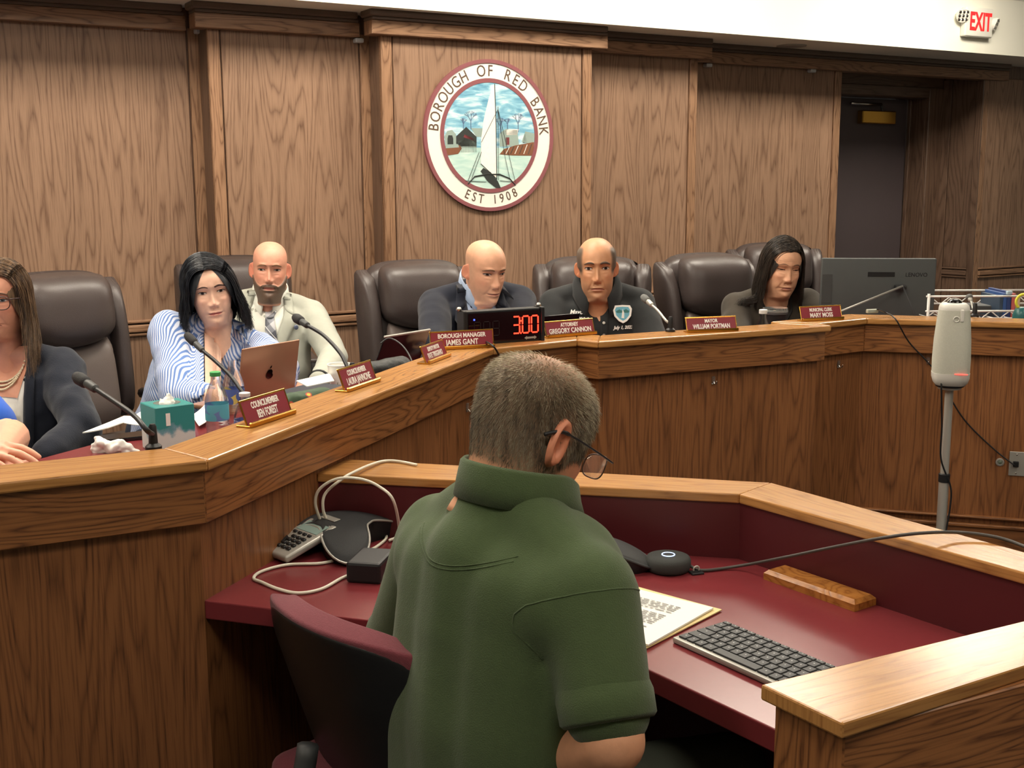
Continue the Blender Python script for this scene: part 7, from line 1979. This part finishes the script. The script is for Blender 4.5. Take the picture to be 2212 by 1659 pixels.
bm_obj('clip_loop', tube_bm([(.0 + .006 * math.cos(a), 0.0, .009 + .006 * math.sin(a)) for a in np.linspace(-.6, PI + .6, 14)], .0018, 6), M['silver'], t, local=True, smooth=True)

# ---- wooden desk block
a, b = G(1649, 1251, ZD), G(1846, 1322, ZD); x = b - a; L = x.length; x.normalize(); n = Vector((-x.y, x.x, 0)); cc = (a + b) / 2 + n * .030
t = Thing('wooden_block', 'long varnished wooden name block lying on the desk by the low wall', 'wooden block', cc, math.atan2(x.y, x.x))
gw = wood('honey_burl', (186, 124, 58), (128, 74, 30), rough=.18, coat=.3, freq=5, vs=12, us=9, line=.6)
bm = bm_box((0, 0, .010), (L, .060, .020), 0, 0); bmesh.ops.bevel(bm, geom=[e for e in bm.edges if all(v.co.z > .015 for v in e.verts)], offset=.007, segments=1, affect='EDGES', profile=.5)
bm_obj('block', bm, gw, t, local=True, grain=(1, 0, 0))

# ---- papers and folder
fold_m = pm('manila', (230, 208, 150), .7, var=.04, vscale=30)
A, Bc = G(1541, 1322, ZD), G(1398, 1404, ZD)          # right corner and near corner of the top sheet
ed = (A - Bc).normalized(); ln = Vector((-ed.y, ed.x, 0)); 
if ln.x > 0: ln = -ln
w_ = (A - Bc).length
def page(name, o, w, l, z, rot, mat, label, cat, th=.0012, dx=0, dy=0):
    e = Matrix.Rotation(rot, 3, 'Z') @ ed; q = Matrix.Rotation(rot, 3, 'Z') @ ln; p0 = o + e * dx + q * dy
    rows = [[Vector((*(p0 - e * w * (1 - u) + q * l * v).xy, z + .004 * (v - .5) ** 2)) for u in np.linspace(0, 1, 7)] for v in np.linspace(0, 1, 7)]
    if (rows[0][-1] - rows[0][0]).cross(rows[-1][0] - rows[0][0]).z < 0: rows = [r[::-1] for r in rows]
    return tag(bm_obj(name, thick_grid(rows, th), mat, smooth=.5), label, cat), e, q, p0
page('manila_folder', A, .235, .30, ZD + .003, -.05, fold_m, 'open manila folder under the printed pages', 'folder', .002, .012, -.010)
pg, e_, q_, p0 = page('document_page', A, .216, .279, ZD + .0075, .0, M['paper'], 'printed white pages lying on the manila folder', 'paper', .003)
b = bmesh.new(); rr = random.Random(4)
lines = [.03, .038, .046, .054, .064, .084, .092, .100, .108, .116, .124, .132, .152, .168, .176, .196, .204, .212]
for i, dv in enumerate(lines):
    # print runs along the sheet's width away from its right edge
    u0 = .022; u1 = .19 if i not in (4, 11, 14, 17) else .09 + .05 * rr.random()
    u = u0
    while u < u1:
        wl = rr.uniform(.006, .020)
        for s_ in (0,):
            P = [p0 - e_ * (.012 + dv) * .93 + q_ * (.02 + (u + d_) * 1.12) for d_ in (0, min(wl, u1 - u))]
            dd_ = e_ * .0013
            z_ = ZD + .0092
            b.faces.new([b.verts.new((*(P[0] - dd_).xy, z_)), b.verts.new((*(P[1] - dd_).xy, z_)), b.verts.new((*(P[1] + dd_).xy, z_)), b.verts.new((*(P[0] + dd_).xy, z_))])
        u += wl + .003
po = bm_obj('print', b, pm('print_grey', (120, 120, 120), .8)); po.parent = pg; po.matrix_parent_inverse = pg.matrix_world.inverted() if False else Matrix.Translation(-Vector(pg.location)); po['kind'] = 'stuff'

# ---- keyboard
def keyboard():
    k0, k1, k2 = G(1452, 1389, ZD), G(1567, 1353, ZD), G(1745, 1447, ZD)
    dv = (k1 - k0); dep = dv.length; dv.normalize(); x = Vector((dv.y, -dv.x, 0)); wd = .288
    o = k0 + x * wd / 2 + dv * dep / 2
    rz = math.atan2(x.y, x.x)
    t = Thing('keyboard', 'compact silver keyboard with black keys on the maroon desk', 'keyboard', o, rz)
    bm_obj('base', bm_box((0, 0, .006), (wd, dep, .010), 0, .003, 2), M['silver'], t, local=True, smooth=.6)
    bm_obj('underside', bm_box((0, 0, .002), (wd - .004, dep - .004, .004), 0, 0), M['black_plastic'], t, local=True)
    km = pm('key_black', (52, 54, 56), .45)
    leg = pm('key_legend', (190, 192, 192), .6)
    cache = {}
    rows = [[1] * 15, [1] * 13 + [2], [1.5] + [1] * 12 + [1.5], [1.75] + [1] * 11 + [2.25], [2.25] + [1] * 11 + [1.75], [1, 1, 1, 1.25, 5.25, 1.25, 1, 1, 1, 1.25]]
    hs = [.55, 1, 1, 1, 1, 1]; tot = sum(hs); y = dep / 2 - .006; uh = (dep - .012) / tot
    for r, (row, hh) in enumerate(zip(rows, hs)):
        kh = uh * hh; u = (wd - .012) / sum(row); xx = -wd / 2 + .006
        for w in row:
            kw = w * u; key = (round(kw, 4), round(kh, 4))
            if key not in cache:
                bm = bm_box((0, 0, 0), (kw - .0028, kh - .0028, .004), 0, .0011, 2); me = bpy.data.meshes.new('key'); bmesh.ops.recalc_face_normals(bm, faces=bm.faces); bm.to_mesh(me); bm.free(); me.materials.append(km)
                bl = bm_box((0, 0, 0), (.0022, .0026, .0003), 0); ml = bpy.data.meshes.new('legend'); bl.to_mesh(ml); bl.free(); ml.materials.append(leg); cache[key] = (me, ml)
            me, ml = cache[key]
            ko = bpy.data.objects.new('key', me); COL.objects.link(ko); ko.parent = t.o; ko.location = (xx + kw / 2, y - kh / 2, .0125)
            if w < 5:
                lo = bpy.data.objects.new('legend', ml); COL.objects.link(lo); lo.parent = ko; lo.location = (0, .001, .0021)
            xx += kw
        y -= kh
keyboard()
